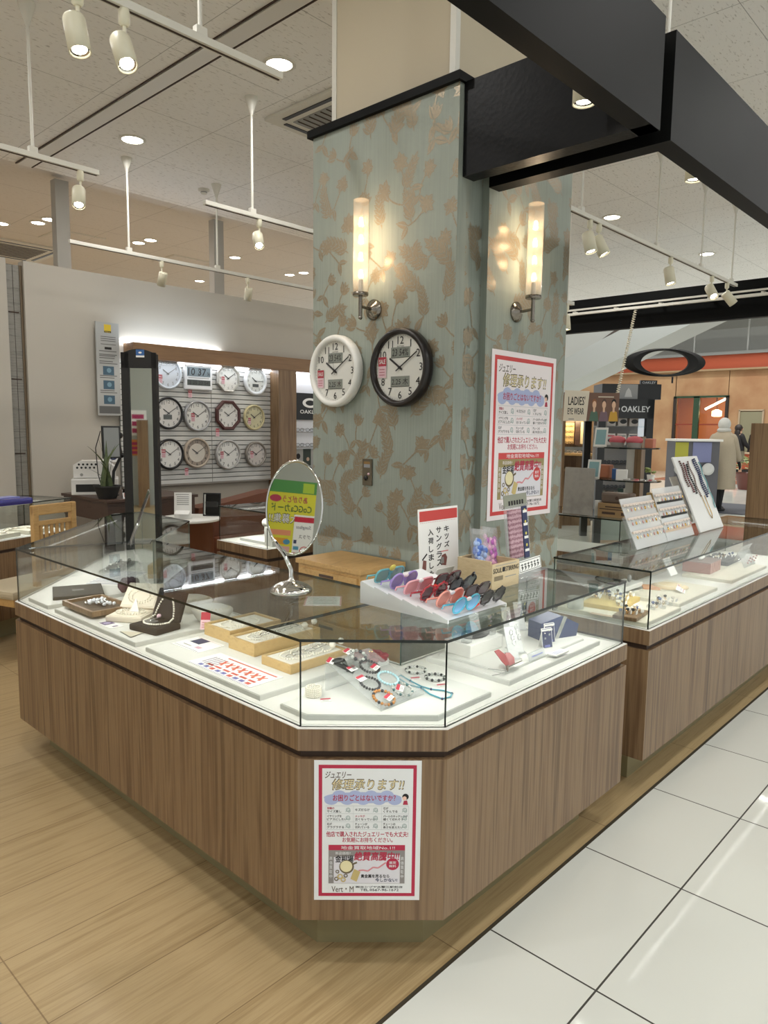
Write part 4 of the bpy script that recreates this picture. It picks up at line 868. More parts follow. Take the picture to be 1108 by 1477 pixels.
# ---- oak boxes with pearls
def oak_box(x0, y0, L, D, h, z, label, extra=0, rz=0.0):
    t = thing('wooden_box', label, 'box', T(x0, y0, z, rz), 'wooden pearl boxes')
    b = MB(); w = .009
    b.box((L / 2, w / 2, h / 2), (L, w, h), OAK_BOX, bev=.0015); b.box((L / 2, D - w / 2, h / 2), (L, w, h), OAK_BOX, bev=.0015); b.box((w / 2, D / 2, h / 2), (w, D - 2 * w, h), OAK_BOX, bev=.0015); b.box((L - w / 2, D / 2, h / 2), (w, D - 2 * w, h), OAK_BOX, bev=.0015); b.box((L / 2, D / 2, h * .3), (L - w, D - w, h * .5), OAK_BOX); b.build('box', t)
    MB().box((L / 2, D / 2, h * .72), (L - 2.2 * w, D - 2.2 * w, .012), mat('white_satin', '#e3dfd6', .55, noise=.05, nscale=50), bev=.004).build('cushion', t)
    zz = h * .72 + .010
    for k in range(2 + extra):
        m = MB(); cx, cy = L * (.35 + .18 * k), D * .5; beads(m, arc(cx, cy, zz, L * .24, D * .30, .4 + k, 5.8 + k, 30), .0036, PEARL, 6); m.build('pearl_strand', t)
    if extra:
        m = MB()
        for i in range(6): m.tube(arc(L * (.2 + .12 * i), D * (.4 + .05 * (i % 3)), zz + .006, .018, .012, 0, 6, 10), .0012, SILVER, 5)
        m.ball((L * .86, D * .25, zz + .012), .012, PEARL, 12); m.ball((L * .99, D * .2, zz + .02), .012, PEARL, 12); m.build('loose_jewellery', t)
    return t
oak_box(1.472, 2.125, .235, .165, .045, ZS, 'oak box with a pearl strand, farthest of the three by the round mirror')
oak_box(1.440, 1.938, .30, .150, .045, ZS, 'oak box of tangled pearls and silver, middle of the three by the round mirror', 1)
oak_box(1.415, 1.715, .25, .150, .030, ZS, 'low oak box of white jewellery, nearest of the three to the glass corner', 1)
t = thing('price_tag', 'tilted red and white price tag behind the farthest oak box', 'tag', frame((1.50, 2.33, ZS + .002), (.7, -.7, 0), (.3, .3, .9))); price_tag(t, T(0, .04, 0), 1.0, '', 'tag_card')
# ---- flyer and card on the third slab
PINKINK = mat('flyer_red', '#cf5a52', .6); BLUEINK = mat('flyer_blue', '#6a6fae', .6)
def flyer_print(mb, h):
    z = h + .0003
    for i in range(5): mb.rect(-.045 + .004 * i, .07 + .016 * i, .03, .078 + .016 * i, mat('flyer_grey', '#9b96a6', .6), z)
    for i in range(7):
        x = -.145 + i * .034; mb.line((-.012, x), (.028, x + .020), .010, PINKINK, z + .0002); mb.line((.022, x - .004), (-.002, x + .022), .007, PINKINK, z + .0003); mb.line((-.006, x + .012), (.012, x + .002), .006, mat('flyer_orange', '#dc8f6a', .6), z + .0004)
    for i in range(9): mb.rect(-.055, -.15 + i * .032, -.04, -.128 + i * .032, BLUEINK if i % 3 else PINKINK, z)
    for i in range(6): mb.rect(-.033, -.15 + i * .045, -.022, -.115 + i * .045, PINKINK, z)
    mb.rect(.045, -.16, .052, .10, PINKINK, z); mb.rect(-.062, -.165, -.060, .17, BLUEINK, z)
lying('flyer', 'white flyer with red brush lettering lying in the case before the oak boxes', 'flyer', rectpts(1.320, 1.885, .13, .345, .0), ZS, .0012, PAPER, flyer_print)
lying('card', 'white card with a navy square lying left of the red flyer', 'card', rectpts(1.384, 2.195, .115, .165, .05), ZS, .0012, PAPER, lambda mb, h: (mb.rect(.0, -.005, .05, .055, NAVY, h + .0003), mb.rect(-.05, -.075, -.048, .075, NAVY, h + .0003), mb.rect(.05, -.075, .052, .075, mat('card_pink', '#c9a0b0', .6), h + .0003), mb.rect(-.03, -.05, -.012, -.02, mat('card_pink', '#c9a0b0', .6), h + .0003), mb.rect(-.03, .0, -.024, .05, GREY, h + .0003)))

# ---- corner: bracelets on an acrylic ramp
t = thing('bracelet_ramp', 'clear acrylic ramp carrying the tagged bead bracelets in the front corner', 'display stand', T(1.40, 1.31, ZS))
rx, ry, rh = .185, .225, .085
qr = frame((0, .0, .006), (1, 0, 0), (0, ry, rh)); lr = math.hypot(ry, rh)
r = MB(); r.box((rx / 2, lr / 2, 0), (rx, lr, .003), ACRYL, qr); r.build('slope', t)
MB().box((rx / 2, ry, rh / 2), (rx, .003, rh), ACRYL).build('back_plate', t); MB().box((rx / 2, -.002, .010), (rx, .003, .018), ACRYL).build('lip', t)
def bracelet(M, label, R, r, cols, n=None, name='bracelet', parts=None, kx=1.0):
    t = thing(name, label, 'bracelet', M); n = n or int(2 * PI * R / (2 * r)); k = len(cols)
    for i, cm in enumerate(cols):
        m = MB()
        for j in range(n):
            pat = (j * k // n) if parts == 'blocks' else j % k
            if pat == i: m.ball((R * kx * math.cos(2 * PI * j / n), R * math.sin(2 * PI * j / n), r), r, cm, 8)
        if m.v: m.build('beads', t)
    MB().tube([(R * kx * math.cos(2 * PI * j / 30), R * math.sin(2 * PI * j / 30), r) for j in range(30)], r * .25, GREY, 4, True).build('cord', t)
    return t
onyx = mat('onyx_bead', '#15151a', .12); amber = mat('amber_bead', '#b97a34', .25, noise=.3); aqua = mat('aqua_bead', '#a9cdd6', .15); clear = mat('clear_bead', '#d9dcd6', .1, trans=.3); teal = mat('teal_bead', '#3c6668', .2); hema = mat('hematite_bead', '#3d3c42', .15, .4)
RB = T(1.40, 1.31, ZS) @ qr
def on_ramp(u, v, rz=0, h=.002): return RB @ T(u * rx, v * lr, h, rz)
bracelet(on_ramp(.58, .66), 'round black onyx bead bracelet, upper middle of the acrylic ramp', .030, .0042, [onyx])
bracelet(on_ramp(.27, .40), 'dark hematite bead bracelet at the left edge of the ramp', .029, .0042, [hema, hema, onyx])
bracelet(on_ramp(.22, .12), 'orange amber bead bracelet at the bottom of the ramp', .031, .0048, [amber, amber, amber, hema])
bracelet(on_ramp(.66, .38), 'pale aqua bead bracelet in the middle of the ramp', .031, .0042, [aqua])
bracelet(on_ramp(.68, .14), 'clear and teal bead bracelet at the lower right of the ramp', .030, .0042, [clear, teal, clear])
bracelet(on_ramp(.60, .90), 'grey and clear bead bracelet in a heap at the top of the ramp', .024, .006, [clear, hema, GREY])
t = thing('bow_brooch', 'black ribbon bow with silver trim at the top left of the ramp', 'brooch', on_ramp(.13, .82))
m = MB(); m.box((0, -.01, .006), (.014, .07, .006), BLACK, rz=.35, bev=.002); m.box((.012, -.005, .006), (.014, .06, .006), BLACK, rz=-.4, bev=.002); m.ball((0, .02, .008), (.024, .010, .008), BLACK, 10); m.build('ribbon', t)
m = MB(); 
for i in range(9): m.line((.004 + i * .005, .005), (.02 + i * .004, -.035), .0025, SILVER, .012 + i * .0002)
m.build('silver_fringe', t)
def red_tag(M, label):
    t = thing('price_tag', label, 'tag', M, 'red and white price tags in the front corner'); m = MB(); m.box((0, 0, .001), (.03, .022, .001), PAPER); m.rect(-.015, .001, .015, .011, TAGRED, .0018)
    for k in range(2): m.rect(-.010, -.004 - k * .004, .009, -.002 - k * .004, GREY, .0018)
    m.build('tag_card', t)
for u, v, rz, lb in ((.02, .93, .5, 'red and white price tag by the black bow, topmost on the ramp'), (.22, .70, .1, 'red and white price tag left of the onyx bracelet on the ramp'), (.62, .60, .3, 'red and white price tag inside the onyx bracelet on the ramp'), (.18, .50, .1, 'red and white price tag on the hematite bracelet'), (.27, .08, .3, 'red and white price tag inside the amber bracelet'), (.62, .15, .6, 'red and white price tag inside the clear and teal bracelet'), (.48, 1.0, .3, 'red and white price tag at the top edge of the ramp by the flower')):
    red_tag(on_ramp(u, v, rz, .011), lb)
p = on_z(470, 1010, ZS); red_tag(T(p.x, p.y, ZS, -.6), 'red and white price tag lying beside the pearl coil')
p = on_z(600, 979, ZS); red_tag(T(p.x, p.y, ZS, -.5), 'price tag lying before the left loose bracelet')
p = on_z(638, 989, ZS); red_tag(T(p.x, p.y, ZS, -.5), 'price tag lying before the right loose bracelet')
p = on_z(450, 1006, ZS); t = thing('pearl_cuff', 'coiled white pearl cuff standing at the left of the front corner', 'bracelet', T(p.x + .01, p.y + .005, ZS))
for k in range(5):
    m = MB(); beads(m, arc(0, 0, .004 + k * .0058, .022, .022, 0, 2 * PI * 23 / 24, 24), .003, PEARL, 6); m.build('pearl_row', t)
p = on_z(600, 968, ZS); bracelet(T(p.x, p.y, ZS), 'clear and black bead bracelet lying flat, left of the loose pair', .032, .0045, [clear, clear, onyx])
p = on_z(628, 979, ZS); bracelet(T(p.x, p.y, ZS), 'black and clear bead bracelet lying flat, right of the loose pair', .030, .0050, [onyx, clear])
pts = [on_z(x, y, ZS + .003) for x, y in ((573, 977), (590, 988), (608, 992), (620, 1001), (638, 1008), (650, 1005), (652, 1000), (640, 996), (622, 994), (608, 990), (592, 982), (578, 974))]
m = MB(); c = pts[4]; m.tube([p - c for p in pts], .0025, mat('turquoise_cord', '#3f93a6', .35), 6, True)
tq = m.build('cord', None); t = thing('necklace', 'thin turquoise cord necklace looped on the corner slab', 'necklace', T(c)); tq.parent = t
m = MB(); beads(m, [tuple(p - c) for p in pts[::2]], .0040, NAVY, 8); m.build('beads', t)
# red flower behind the ramp
def flower(M, label, r, cm, z0=.0):
    t = thing('flower_ornament', label, 'flower', M); m = MB()
    for ring, n, k in ((1.0, 8, .5), (.62, 6, .8), (.28, 4, 1.1)):
        for i in range(n): a = 2 * PI * i / n + ring; m.ball((r * ring * math.cos(a), r * ring * math.sin(a), z0 + r * .35 * k), (r * .38, r * .38, r * .22), cm, 8)
    m.build('petals', t); MB().ball((0, 0, z0 + r * .5), r * .2, GOLD, 8).build('centre', t); MB().cyl((0, 0, 0), (0, 0, z0 + r * .2), r * .2, r * .3, mat('flower_green', '#3c4a34', .7), 10).build('clip', t)
CRIM = mat('crimson_cloth', '#7c1622', .7, noise=.25, nscale=70)
flower(T(1.645, 1.585, ZS), 'dark red cloth flower ornament behind the acrylic ramp', .045, CRIM, .03)
slab('small white block under the red flower, behind the ramp', [(1.58, 1.60), (1.75, 1.60), (1.75, 1.70), (1.58, 1.70)], .022, SLAB, ZDECK)

# ---- right arm
t = thing('display_box', 'white lidded box under the black oval plate in the right arm of the case', 'box', T(1.93, 1.392, ZS2))
MB().box((.095, .055, .022), (.19, .11, .044), WHITE, bev=.003).build('box', t); MB().box((.095, .055, .0445), (.192, .112, .002), PAPER).build('lid', t)
t = thing('oval_plate', 'black oval plate on the white box holding a clear curved display', 'plate', T(2.045, 1.455, ZS2 + .0455)); MB().lathe([(.06, 0), (.066, .004), (.066, .010), (.0001, .011)], BLACK, 32, None, 1, .6).build('plate', t)
def cuff_stand(M, label, h=.10, w=.036, lean=.05):
    t = thing('curved_display', label, 'display stand', M, 'clear curved displays'); m = MB(); n = 9; vs = []
    for i in range(n):
        s = i / (n - 1); x = lean * (1 - (1 - s) ** 2) * -1; z = h * math.sin(s * PI / 2); vs += [(-w / 2, x + lean, z), (w / 2, x + lean, z), (w / 2, x + lean + .004, z), (-w / 2, x + lean + .004, z)]
    fs = []
    for i in range(n - 1):
        for j in range(4): fs.append((i * 4 + j, i * 4 + (j + 1) % 4, (i + 1) * 4 + (j + 1) % 4, (i + 1) * 4 + j))
    fs += [(3, 2, 1, 0), tuple((n - 1) * 4 + j for j in range(4))]; m.add([(x, -y + lean, z) for x, y, z in vs], fs, CUFFAC, smooth=False); m.build('curved_strip', t)
    MB().box((0, lean * .5, .002), (w * 1.2, lean * 1.6, .004), ACRYL).build('foot', t)
    m = MB(); 
    for k in range(3): m.tube(arc(0, 0, 0, .006, .009, 0, 2 * PI * .95, 10), .0011, SILVER, 5, False, frame((0, .004 + .012 * k, h * (.55 + .15 * k)), (1, 0, 0), (0, .2, 1)))
    m.build('earrings', t)
for x, y, rz, lb in ((2.035, 1.285, -.5, 'first clear curved earring display from the left in the right arm, behind the red butterfly'), (2.105, 1.31, -.5, 'second clear curved earring display from the left, behind the red butterfly'), (2.255, 1.445, -.5, 'third clear curved earring display from the left, at the back of the right arm'), (2.36, 1.46, -.5, 'last clear curved earring display on the right, at the back of the right arm'), (2.05, 1.455, -.5, 'clear curved display standing on the black oval plate')):
    cuff_stand(T(x, y, ZS2 if 'oval' not in lb else ZS2 + .058, rz), lb, .10 if 'oval' not in lb else .10)
for i, (x, y) in enumerate(((1.952, 1.425), (1.948, 1.472), (2.095, 1.425))):
    t = thing('acrylic_cube', ('clear acrylic ring cube at the front corner of the white box', 'clear acrylic ring cube at the back left of the white box', 'clear acrylic ring cube at the right end of the white box')[i], 'display block', T(x, y, ZS2 + .0455)); MB().box((0, 0, .013), (.028, .028, .026), ACRYL, bev=.002).build('cube', t); MB().tube(arc(0, 0, .030, .009, .009, 0, 6.1, 14), .0014, GOLD if i else SILVER, 6).build('ring', t)
def ear_card(x, y, rz, lb):
    t = thing('earring_card', lb, 'card', T(x, y, ZS2, rz), 'navy earring cards'); q = frame((0, 0, 0), (1, 0, 0), (0, .012, .07)); m = MB(); m.box((0, .036, -.001), (.046, .072, .002), PAPER, q); m.rect(-.021, .002, .021, .070, NAVY, .0006, q); m.rect(-.012, .004, .012, .012, BLUEINK, .001, q); m.build('card', t)
    MB().box((0, .025, .03), (.046, .0015, .066), PAPER, M=Mx.Rotation(.25, 4, 'X')).build('back_leg', t)
    m = MB()
    for s in (-1, 1): m.add([(s * .010 + .006 * (1 if i % 2 else .45) * math.cos(PI / 5 * i), .042 + s * .006 + .006 * (1 if i % 2 else .45) * math.sin(PI / 5 * i), .003) for i in range(10)], [tuple(range(10))], SILVER, q); m.ball((s * .010, .058 + s * .004, .003), .003, PEARL, 6, q)
    m.build('earrings', t)
ear_card(2.225, 1.268, -.35, 'navy earring card standing left of the blue box, left one of two'); ear_card(2.290, 1.295, -.35, 'navy earring card right against the blue box, right one of two')
p = on_z(826, 920, ZS2); t = thing('blue_box', 'faceted dark blue gift box with a silver band at the right end of the case', 'box', T(2.375, 1.335, ZS2, -.35))
BLUEB = mat('blue_leather', '#2a3860', .45, noise=.06); m = MB()
m.prism([(-.085, .0), (.085, .0), (.095, .045), (.01, .085), (-.085, .065)], 0, .075, BLUEB, frame((0, .04, 0), (1, 0, 0), (0, 0, 1))); m.build('box_body', t)
m = MB(); m.prism([(-.020, -.001), (-.002, -.001), (.036, .078), (.018, .083)], -.001, .0765, SILVER, frame((0, .04, 0), (1, 0, 0), (0, 0, 1))); m.build('silver_band', t)
lying('price_plate', 'white printed price plate at the front edge before the earring cards', 'plate', rectpts(2.20, 1.212, .085, .035, .0), ZS2, .004, PAPER, lambda mb, h: [mb.rect(-.03, -.008 + k * .007, .03, -.005 + k * .007, BLUEINK, h + .0003) for k in range(3)])
t = thing('label_block', 'clear printed label block between the butterfly and the price plate', 'plate', frame((2.10, 1.235, ZS2), (1, .0, 0), (0, .3, 1))); m = MB(); m.box((0, .013, 0), (.10, .026, .006), FROSTAC); m.build('block', t); m = MB(); m.rect(-.035, .010, .035, .014, BLUEINK, .0035); m.build('print', t)
# butterfly brooch
p = on_z(738, 968, ZS2); t = thing('butterfly_brooch', 'red and brown butterfly brooch at the front of the right arm', 'brooch', T(1.915, 1.235, ZS2, -.4)); rb = mat('butterfly_red', '#8c2226', .35, noise=.2); gb = mat('butterfly_bronze', '#5f5140', .4, .4)
def wing(pts, M_, cm): m = MB(); m.prism(pts, 0, .002, cm, M_); return m
qa = frame((0, 0, .012), (1, 0, 0), (0, .55, .8))
w1 = wing([(0, 0), (-.014, .022), (-.030, .058), (-.012, .062), (.008, .040), (.012, .012)], qa, rb); w1.build('wing', t)
qb = frame((0, .004, .010), (.9, .3, .1), (-.2, -.75, .35)); wing([(0, 0), (.02, .022), (.05, .03), (.066, .012), (.045, -.008)], qb, gb).build('wing', t)
wing([(.006, .002), (.012, .030), (.026, .048), (.044, .046), (.052, .026), (.040, .006)], frame((0, 0, .012), (1, .25, 0), (-.1, .7, .7)), rb).build('wing', t)
m = MB(); m.tube([(-.012, -.02, .008), (0, 0, .014), (.02, .02, .018)], [.003, .005, .003], gb, 8); m.tube([(-.012, -.02, .008), (-.05, -.03, .006), (-.075, -.03, .005)], .0012, GREY, 5); m.tube([(-.012, -.02, .008), (-.04, .0, .010), (-.065, .012, .012)], .0012, GREY, 5); m.build('body', t)

# ================================================================== ON THE GLASS TOP
t = thing('table_mirror', 'oval chrome counter mirror on a domed round base, on the glass top', 'mirror', T(1.545, 1.868, ZGT))
MB().lathe([(.070, 0), (.072, .004), (.071, .010), (.060, .020), (.040, .030), (.018, .036), (.010, .042), (.008, .052)], CHROME, 40).build('base', t)
mc = on_d(424.5, 732.5, 0); dep = (V((1.545, 1.868, 1.0)) - EYE).dot(_f)
C_ = on_d(424.5, 732.5, dep + .02) - V((1.545, 1.868, ZGT)); C_w = on_d(424.5, 732.5, dep + .02)
tov = (EYE - C_w).normalized(); side = V((-tov.y, tov.x, 0)).normalized()
MN = (tov + V((0.0, 0.0, 0.02)) - side * 0.42).normalized()     # the glass is turned a little to the left
mr_r = V((-MN.y, MN.x, 0)).normalized(); mr_u = MN.cross(mr_r); mr_u = mr_u if mr_u.z > 0 else -mr_u
QM = frame(C_, mr_r, mr_u + mr_r * 0.06)
if (QM.to_3x3() @ V((0, 0, 1))).dot(MN) < 0: QM = frame(C_, -mr_r, mr_u - mr_r * 0.06)
RX, RY = .100, .155
MB().lathe([(1.03, -.006), (1.06, -.002), (1.06, .003), (1.03, .007), (1.0, .004)], CHROME, 56, QM, RX, RY, end=False).build('mirror_rim', t)
MB().lathe([(1.03, -.005), (.0001, -.006)], GREY, 56, QM, RX, RY).build('mirror_back', t)
MB().disc(0, 0, RX * 1.0, MIRROR, .002, 56, RY, QM).build('mirror_glass', t)
lb_ = QM @ V((-RX * .72, -RY * .72, -.004)); MB().tube([(0, 0, .045), (0, 0, .075), lb_ * .35 + V((0, 0, .06)), lb_ * .7 + V((0, 0, .025)), lb_, QM @ V((-RX * .95, -RY * .42, -.004))], .0075, CHROME, 12).build('arm', t)
# notice under the glass
n = [on_z(x, y, ZGT - .011) for x, y in ((438, 880), (490, 890), (492, 856), (446, 849))]
c = sum((V(p) for p in n), V()) / 4; m = MB(); m.box((0, 0, .0), (.12, .13, .001), PAPER); 
for i in range(5): m.rect(-.045, .04 - i * .02, .045, .046 - i * .02, GREY, .0006)
for a, b, c2, d in ((-.06, -.065, .06, -.060), (-.06, .06, .06, .065), (-.06, -.065, -.055, .065), (.055, -.065, .06, .065)): m.rect(a, b, c2, d, mat('notice_pink', '#dca0a0', .6), .0007)
tag(m.build('notice', None, T(c.x, c.y, ZGT - .0090, math.radians(-45))), 'small pink bordered notice taped under the glass top right of the mirror base', 'notice')
# light oak cabinet behind the counter
t = thing('side_cabinet', 'light oak drawer cabinet standing between the counter and the pillar', 'cabinet', T(2.12, 2.11, 0))
m = MB(); m.box((.135, .20, .44), (.27, .40, .88), OAK); m.build('body', t); MB().box((.135, .20, .89), (.29, .42, .022), OAK, bev=.002).build('top', t)
for i in range(3): 
    d = MB().box((-.004, .20, .755 - i * .23), (.014, .375, .215), OAK, bev=.002).build('drawer', t); MB().box((-.012, .20, .845 - i * .23), (.004, .09, .012), DARKWOOD).build('finger_pull', d)
# ---- sunglasses rack
RXL, RY0, RY1 = 1.600, 1.235, 1.590
t = thing('sunglasses_rack', 'white stepped acrylic rack of children sunglasses on the glass top', 'display stand', T(RXL, RY0, ZGT)); RW = .30; NS = 6
WAC = mat('white_acrylic', '#dfe2e6', .25, coat=.3); st = (RY1 - RY0) / NS; z0_, dz = .010, .0092
m = MB(); prof = []
for i in range(NS):
    ya = i * st; za = z0_ + i * dz; prof += [(ya, za), (ya + st * .96, za + .015)]
prof_top = prof; poly = [(0, 0)] + prof_top + [((RY1 - RY0), 0)]
def steps(mb, x, wdt, m_):
    vs = [(x, y, z) for y, z in prof_top] + [(x + wdt, y, z) for y, z in prof_top]; k = len(prof_top)
    mb.add(vs, [(i, k + i, k + i + 1, i + 1) for i in range(k - 1)], m_)
steps(m, 0, RW, WAC); vs2 = [(0, y, z - .002) for y, z in prof_top]; m.build('steps', t)
m = MB(); qy = frame((0, 0, 0), (0, 1, 0), (0, 0, 1)); m.prism(poly, 0, .003, FROSTAC, qy); m.build('side_panel', t); m = MB(); m.prism(poly, RW - .003, RW, FROSTAC, qy); m.build('side_panel', t)
m = MB(); m.box((RW / 2, (RY1 - RY0), .034), (RW, .003, .068), FROSTAC); m.build('back_panel', t)
def sunglasses(x, y, z, fcol, lcol, label, r=.027, gap=.066, shape='round', rz=0.0, extras=None, tilt=.42, metal=0):
    """folded children's sunglasses resting on the rack: lenses face the viewer"""
    q = T(x, y, z, rz) @ Mx.Rotation(tilt, 4, 'X'); t = thing('sunglasses', label, 'sunglasses', q, 'children sunglasses on the rack')
    fm = mat('frame_' + fcol.lstrip('#'), fcol, .2, coat=.4); lm = mat('lens_' + lcol.lstrip('#'), lcol, .08, coat=.5)
    f = MB(); F = frame((0, 0, r), (1, 0, 0), (0, 0, 1))
    for s in (-1, 1):
        n = 20; pts = []
        for i in range(n):
            a = 2 * PI * i / n; k = 1.0
            if shape == 'wave': k = 1 + .12 * math.cos(a * 8)
            if shape == 'cat': k = 1 + (.22 if .3 < (a if s > 0 else (PI - a) % (2 * PI)) < 1.0 else 0)
            ex = 1.12 if shape in ('square', 'cat') else 1.0
            if shape == 'square': c_, s_ = math.cos(a), math.sin(a); pts.append((s * gap / 2 + r * ex * math.copysign(abs(c_) ** .6, c_), r * .86 * math.copysign(abs(s_) ** .6, s_), 0))
            else: pts.append((s * gap / 2 + r * ex * k * math.cos(a), r * k * math.sin(a), 0))
        f.tube(pts, .0034, fm, 6, True, F); l = MB(); l.add([(p[0], p[1], .0006) for p in pts] , [tuple(range(n))], lm, F); l.build('lens', t)
    f.tube([(-gap * .14, r * .25, 0), (0, r * .4, .002), (gap * .14, r * .25, 0)], .003, fm, 6, False, F); f.build('front_frame', t)
    for s in (-1, 1):
        MB().tube([(s * (gap / 2 + r), r * 1.25, -.003), (s * (gap / 2 + r), .008 + r, -.012 + .02), (-s * (gap / 2 - .01), .012 + s * .002, .008 + r * .3 + .006)], .0028, fm, 6).build('temple', t)
    if extras == 'ears':
        m = MB(); 
        for s in (-1, 1): m.ball((s * gap * .62, .0, r * 2.1), (.008, .005, .012), fm, 8)
        m.build('ears', t)
    if extras == 'bow': MB().ball((.0, -.002, r * 1.7), (.012, .005, .007), mat('bow_white', '#e8dfe2', .4), 8).build('bow', t)
    if extras == 'star': MB().ball((0, -.003, r * 2.0), (.014, .005, .012), mat('badge_yellow', '#d6c95e', .4), 8).build('badge', t)
    return t
sgl = [(5, '#5fa5ac', '#6f8f86', 'turquoise children sunglasses with a yellow badge on the top step of the rack', 'square', 'star'), (4, '#9a86c8', '#7e6ea6', 'lilac children sunglasses on the second step from the top', 'round', 'bow'),
       (3, '#e3a3ad', '#d98d92', 'pale pink children sunglasses with a white bow on the third step', 'square', 'bow'), (2, '#a11f30', '#4a1e28', 'red wavy rimmed children sunglasses with dark lenses on the fourth step', 'wave', None),
       (1, '#e79a8c', '#d9826f', 'coral round children sunglasses on the fifth step', 'round', 'bow'), (0, '#46a6c2', '#6fa3cf', 'sky blue children sunglasses on the lowest step', 'round', 'bow')]
for i, fc, lc, lb, sh, ex in sgl: sunglasses(RXL + .075 + (5 - i) * .003, RY0 + i * st + .014, ZGT + z0_ + i * dz + .010, fc, lc, lb, .027, .066, sh, 0, ex)
for i, lb, ex in ((0, 'black floral children sunglasses on a red card, lowest step at right', None), (1, 'dark brown children sunglasses on the second step at right', None), (2, 'black children sunglasses with ears on a red card, third step at right', 'ears'), (3, 'dark red children sunglasses on the uppermost step at right', None)):
    sunglasses(RXL + .228, RY0 + i * st + .014, ZGT + z0_ + i * dz + .012, ('#17120f', '#3a2420', '#151215', '#571d22')[i], ('#2c2326', '#5b4a4e', '#3a3f45', '#3a1a20')[i], lb, .026, .066, ('wave', 'square', 'cat', 'square')[i], 0, ex)
    t = thing('glasses_card', ('red card on the lowest step at right', 'white dotted card on the second step at right', 'red card on the third step at right', 'white dotted card on the uppermost step at right')[i], 'card', T(RXL + .152, RY0 + i * st + .020, ZGT + z0_ + i * dz + .012) @ Mx.Rotation(.38, 4, 'X'))
    m = MB(); m.box((0, .02, .004), (.040, .052, .004), mat('card_scarlet', '#c8322c', .5) if i % 2 == 0 else PAPER, rz=.2)
    if i % 2:
        for a in range(4):
            for b in range(5): m.disc(-.014 + a * .009, .002 + b * .009, .002, RED, .0065, 8)
    m.build('card', t)
# ---- standing sign: kids' sunglasses
p = on_y(614, 822, 1.60); q = on_y(668, 816, 1.60); t = thing('counter_sign', 'white standing sign with a red top band behind the sunglasses rack', 'sign', frame((1.926, 1.615, ZGT), (1, 0, 0), (0, .06, 1)))
SW, SH = .228, .272; m = MB(); sheet(m, SW, SH, T(0, 0, 0), PAPER, .003); SR = mat('sign_red', '#c4433f', .6)
m.rect(.006, SH - .045, SW - .004, SH - .008, SR, .0004)
for i in range(36): m.disc(.010 + i * .0058, SH - .050, .0012, SR, .0004, 6)
for s, x, yt, hgt in (('キッズ', .158, .205, .085), ('サングラス', .112, .205, .150), ('入荷しました', .066, .200, .180)):
    k = len(s); step = hgt / k
    for i, ch in enumerate(s): m.txt(ch, x, yt - step * (i + .5), (.029 if ch not in 'ッした' else .023), step * .74, INK, .0006, .035)
m.rect(.115, .108, .165, .111, PINKINK, .0005); m.poly([(.125, .06), (.15, .055), (.158, .085), (.148, .1), (.125, .095)], mat('sign_brown', '#7a4a44', .6), .0005); m.rect(.12, .065, .138, .088, GREY, .0007); m.poly([(.012, .055), (.035, .052), (.038, .085), (.02, .09)], mat('sign_brown', '#7a4a44', .6), .0005); m.line((.015, .09), (.042, .11), .006, INK, .0006)
m.build('board', t); MB().box((SW / 2, .002, .03), (.10, .002, .06), PAPER, M=Mx.Rotation(math.radians(-60), 4, 'X')).build('foot', t)
# ---- wooden box of hair accessories
t = thing('accessory_box', 'pale wooden box of bagged hair accessories on the glass top', 'box', T(2.05, 1.395, ZGT)); PB = PALEBOX
m = MB(); m.box((.085, .004, .045), (.17, .008, .09), PB); m.box((.085, .146, .05), (.17, .008, .10), PB); m.box((.004, .075, .05), (.008, .134, .10), PB); m.box((.166, .075, .045), (.008, .134, .09), PB); m.box((.085, .075, .006), (.16, .14, .008), PB); m.build('crate', t)
q = frame((.0, -.0006, .0), (1, 0, 0), (0, 0, 1)); m = MB(); m.txt('SOUL', .032, .066, .052, .017, INK, .0004, .03, M=q); m.rect(.062, .058, .078, .075, INK, .0004, q); m.txt('STIRRING', .123, .066, .084, .017, INK, .0004, .03, M=q); m.rect(.018, .082, .15, .084, GREY, .0004, q); m.rect(.012, .03, .066, .046, mat('box_print', '#7d6f56', .6), .0004, q); m.rect(.08, .036, .15, .039, GREY, .0004, q); m.build('lettering', t)
def bag(M, label, w, h, cols, group='clear bags of hair accessories', fold=True):
    t = thing('clear_bag', label, 'bag', M, group); m = MB(); n = 6; vs = []
    m.box((0, h / 2, 0), (w, h, .012), BAG, bev=.005); m.build('film', t); r2 = random.Random(label)
    for k, cm in enumerate(cols):
        c = MB()
        for i in range(34): c.ball((r2.uniform(-.36, .36) * w, h * (.08 + .72 * r2.random()), r2.uniform(-.003, .003)), (w * .13, h * .07, .006), cm, 7)
        c.build('hair_ties', t)
    MB().box((0, h * .93, .0065), (w * .9, h * .10, .001), PAPER if len(cols) > 9 else BAG).build('header_fold', t)
BL = mat('tie_blue', '#4f74c4', .4, noise=.3, nscale=60); PU = mat('tie_violet', '#b262b0', .4, noise=.3, nscale=60); PK = mat('tie_pink', '#e2a9cc', .4)
bag(T(2.05, 1.395, ZGT + .012) @ frame((.050, .075, .0), (.96, -.2, -.16), (-.35, .35, .87)), 'clear bag of blue hair ties leaning in the wooden box',   .080, .195, [BL, mat('tie_sky', '#9fb8e6', .4)])
bag(T(2.05, 1.395, ZGT + .012) @ frame((.125, .08, .0), (.96, -.2, -.16), (-.25, .35, .9)), 'clear bag of violet and pink hair ties leaning in the wooden box',   .080, .195, [PU, PK])
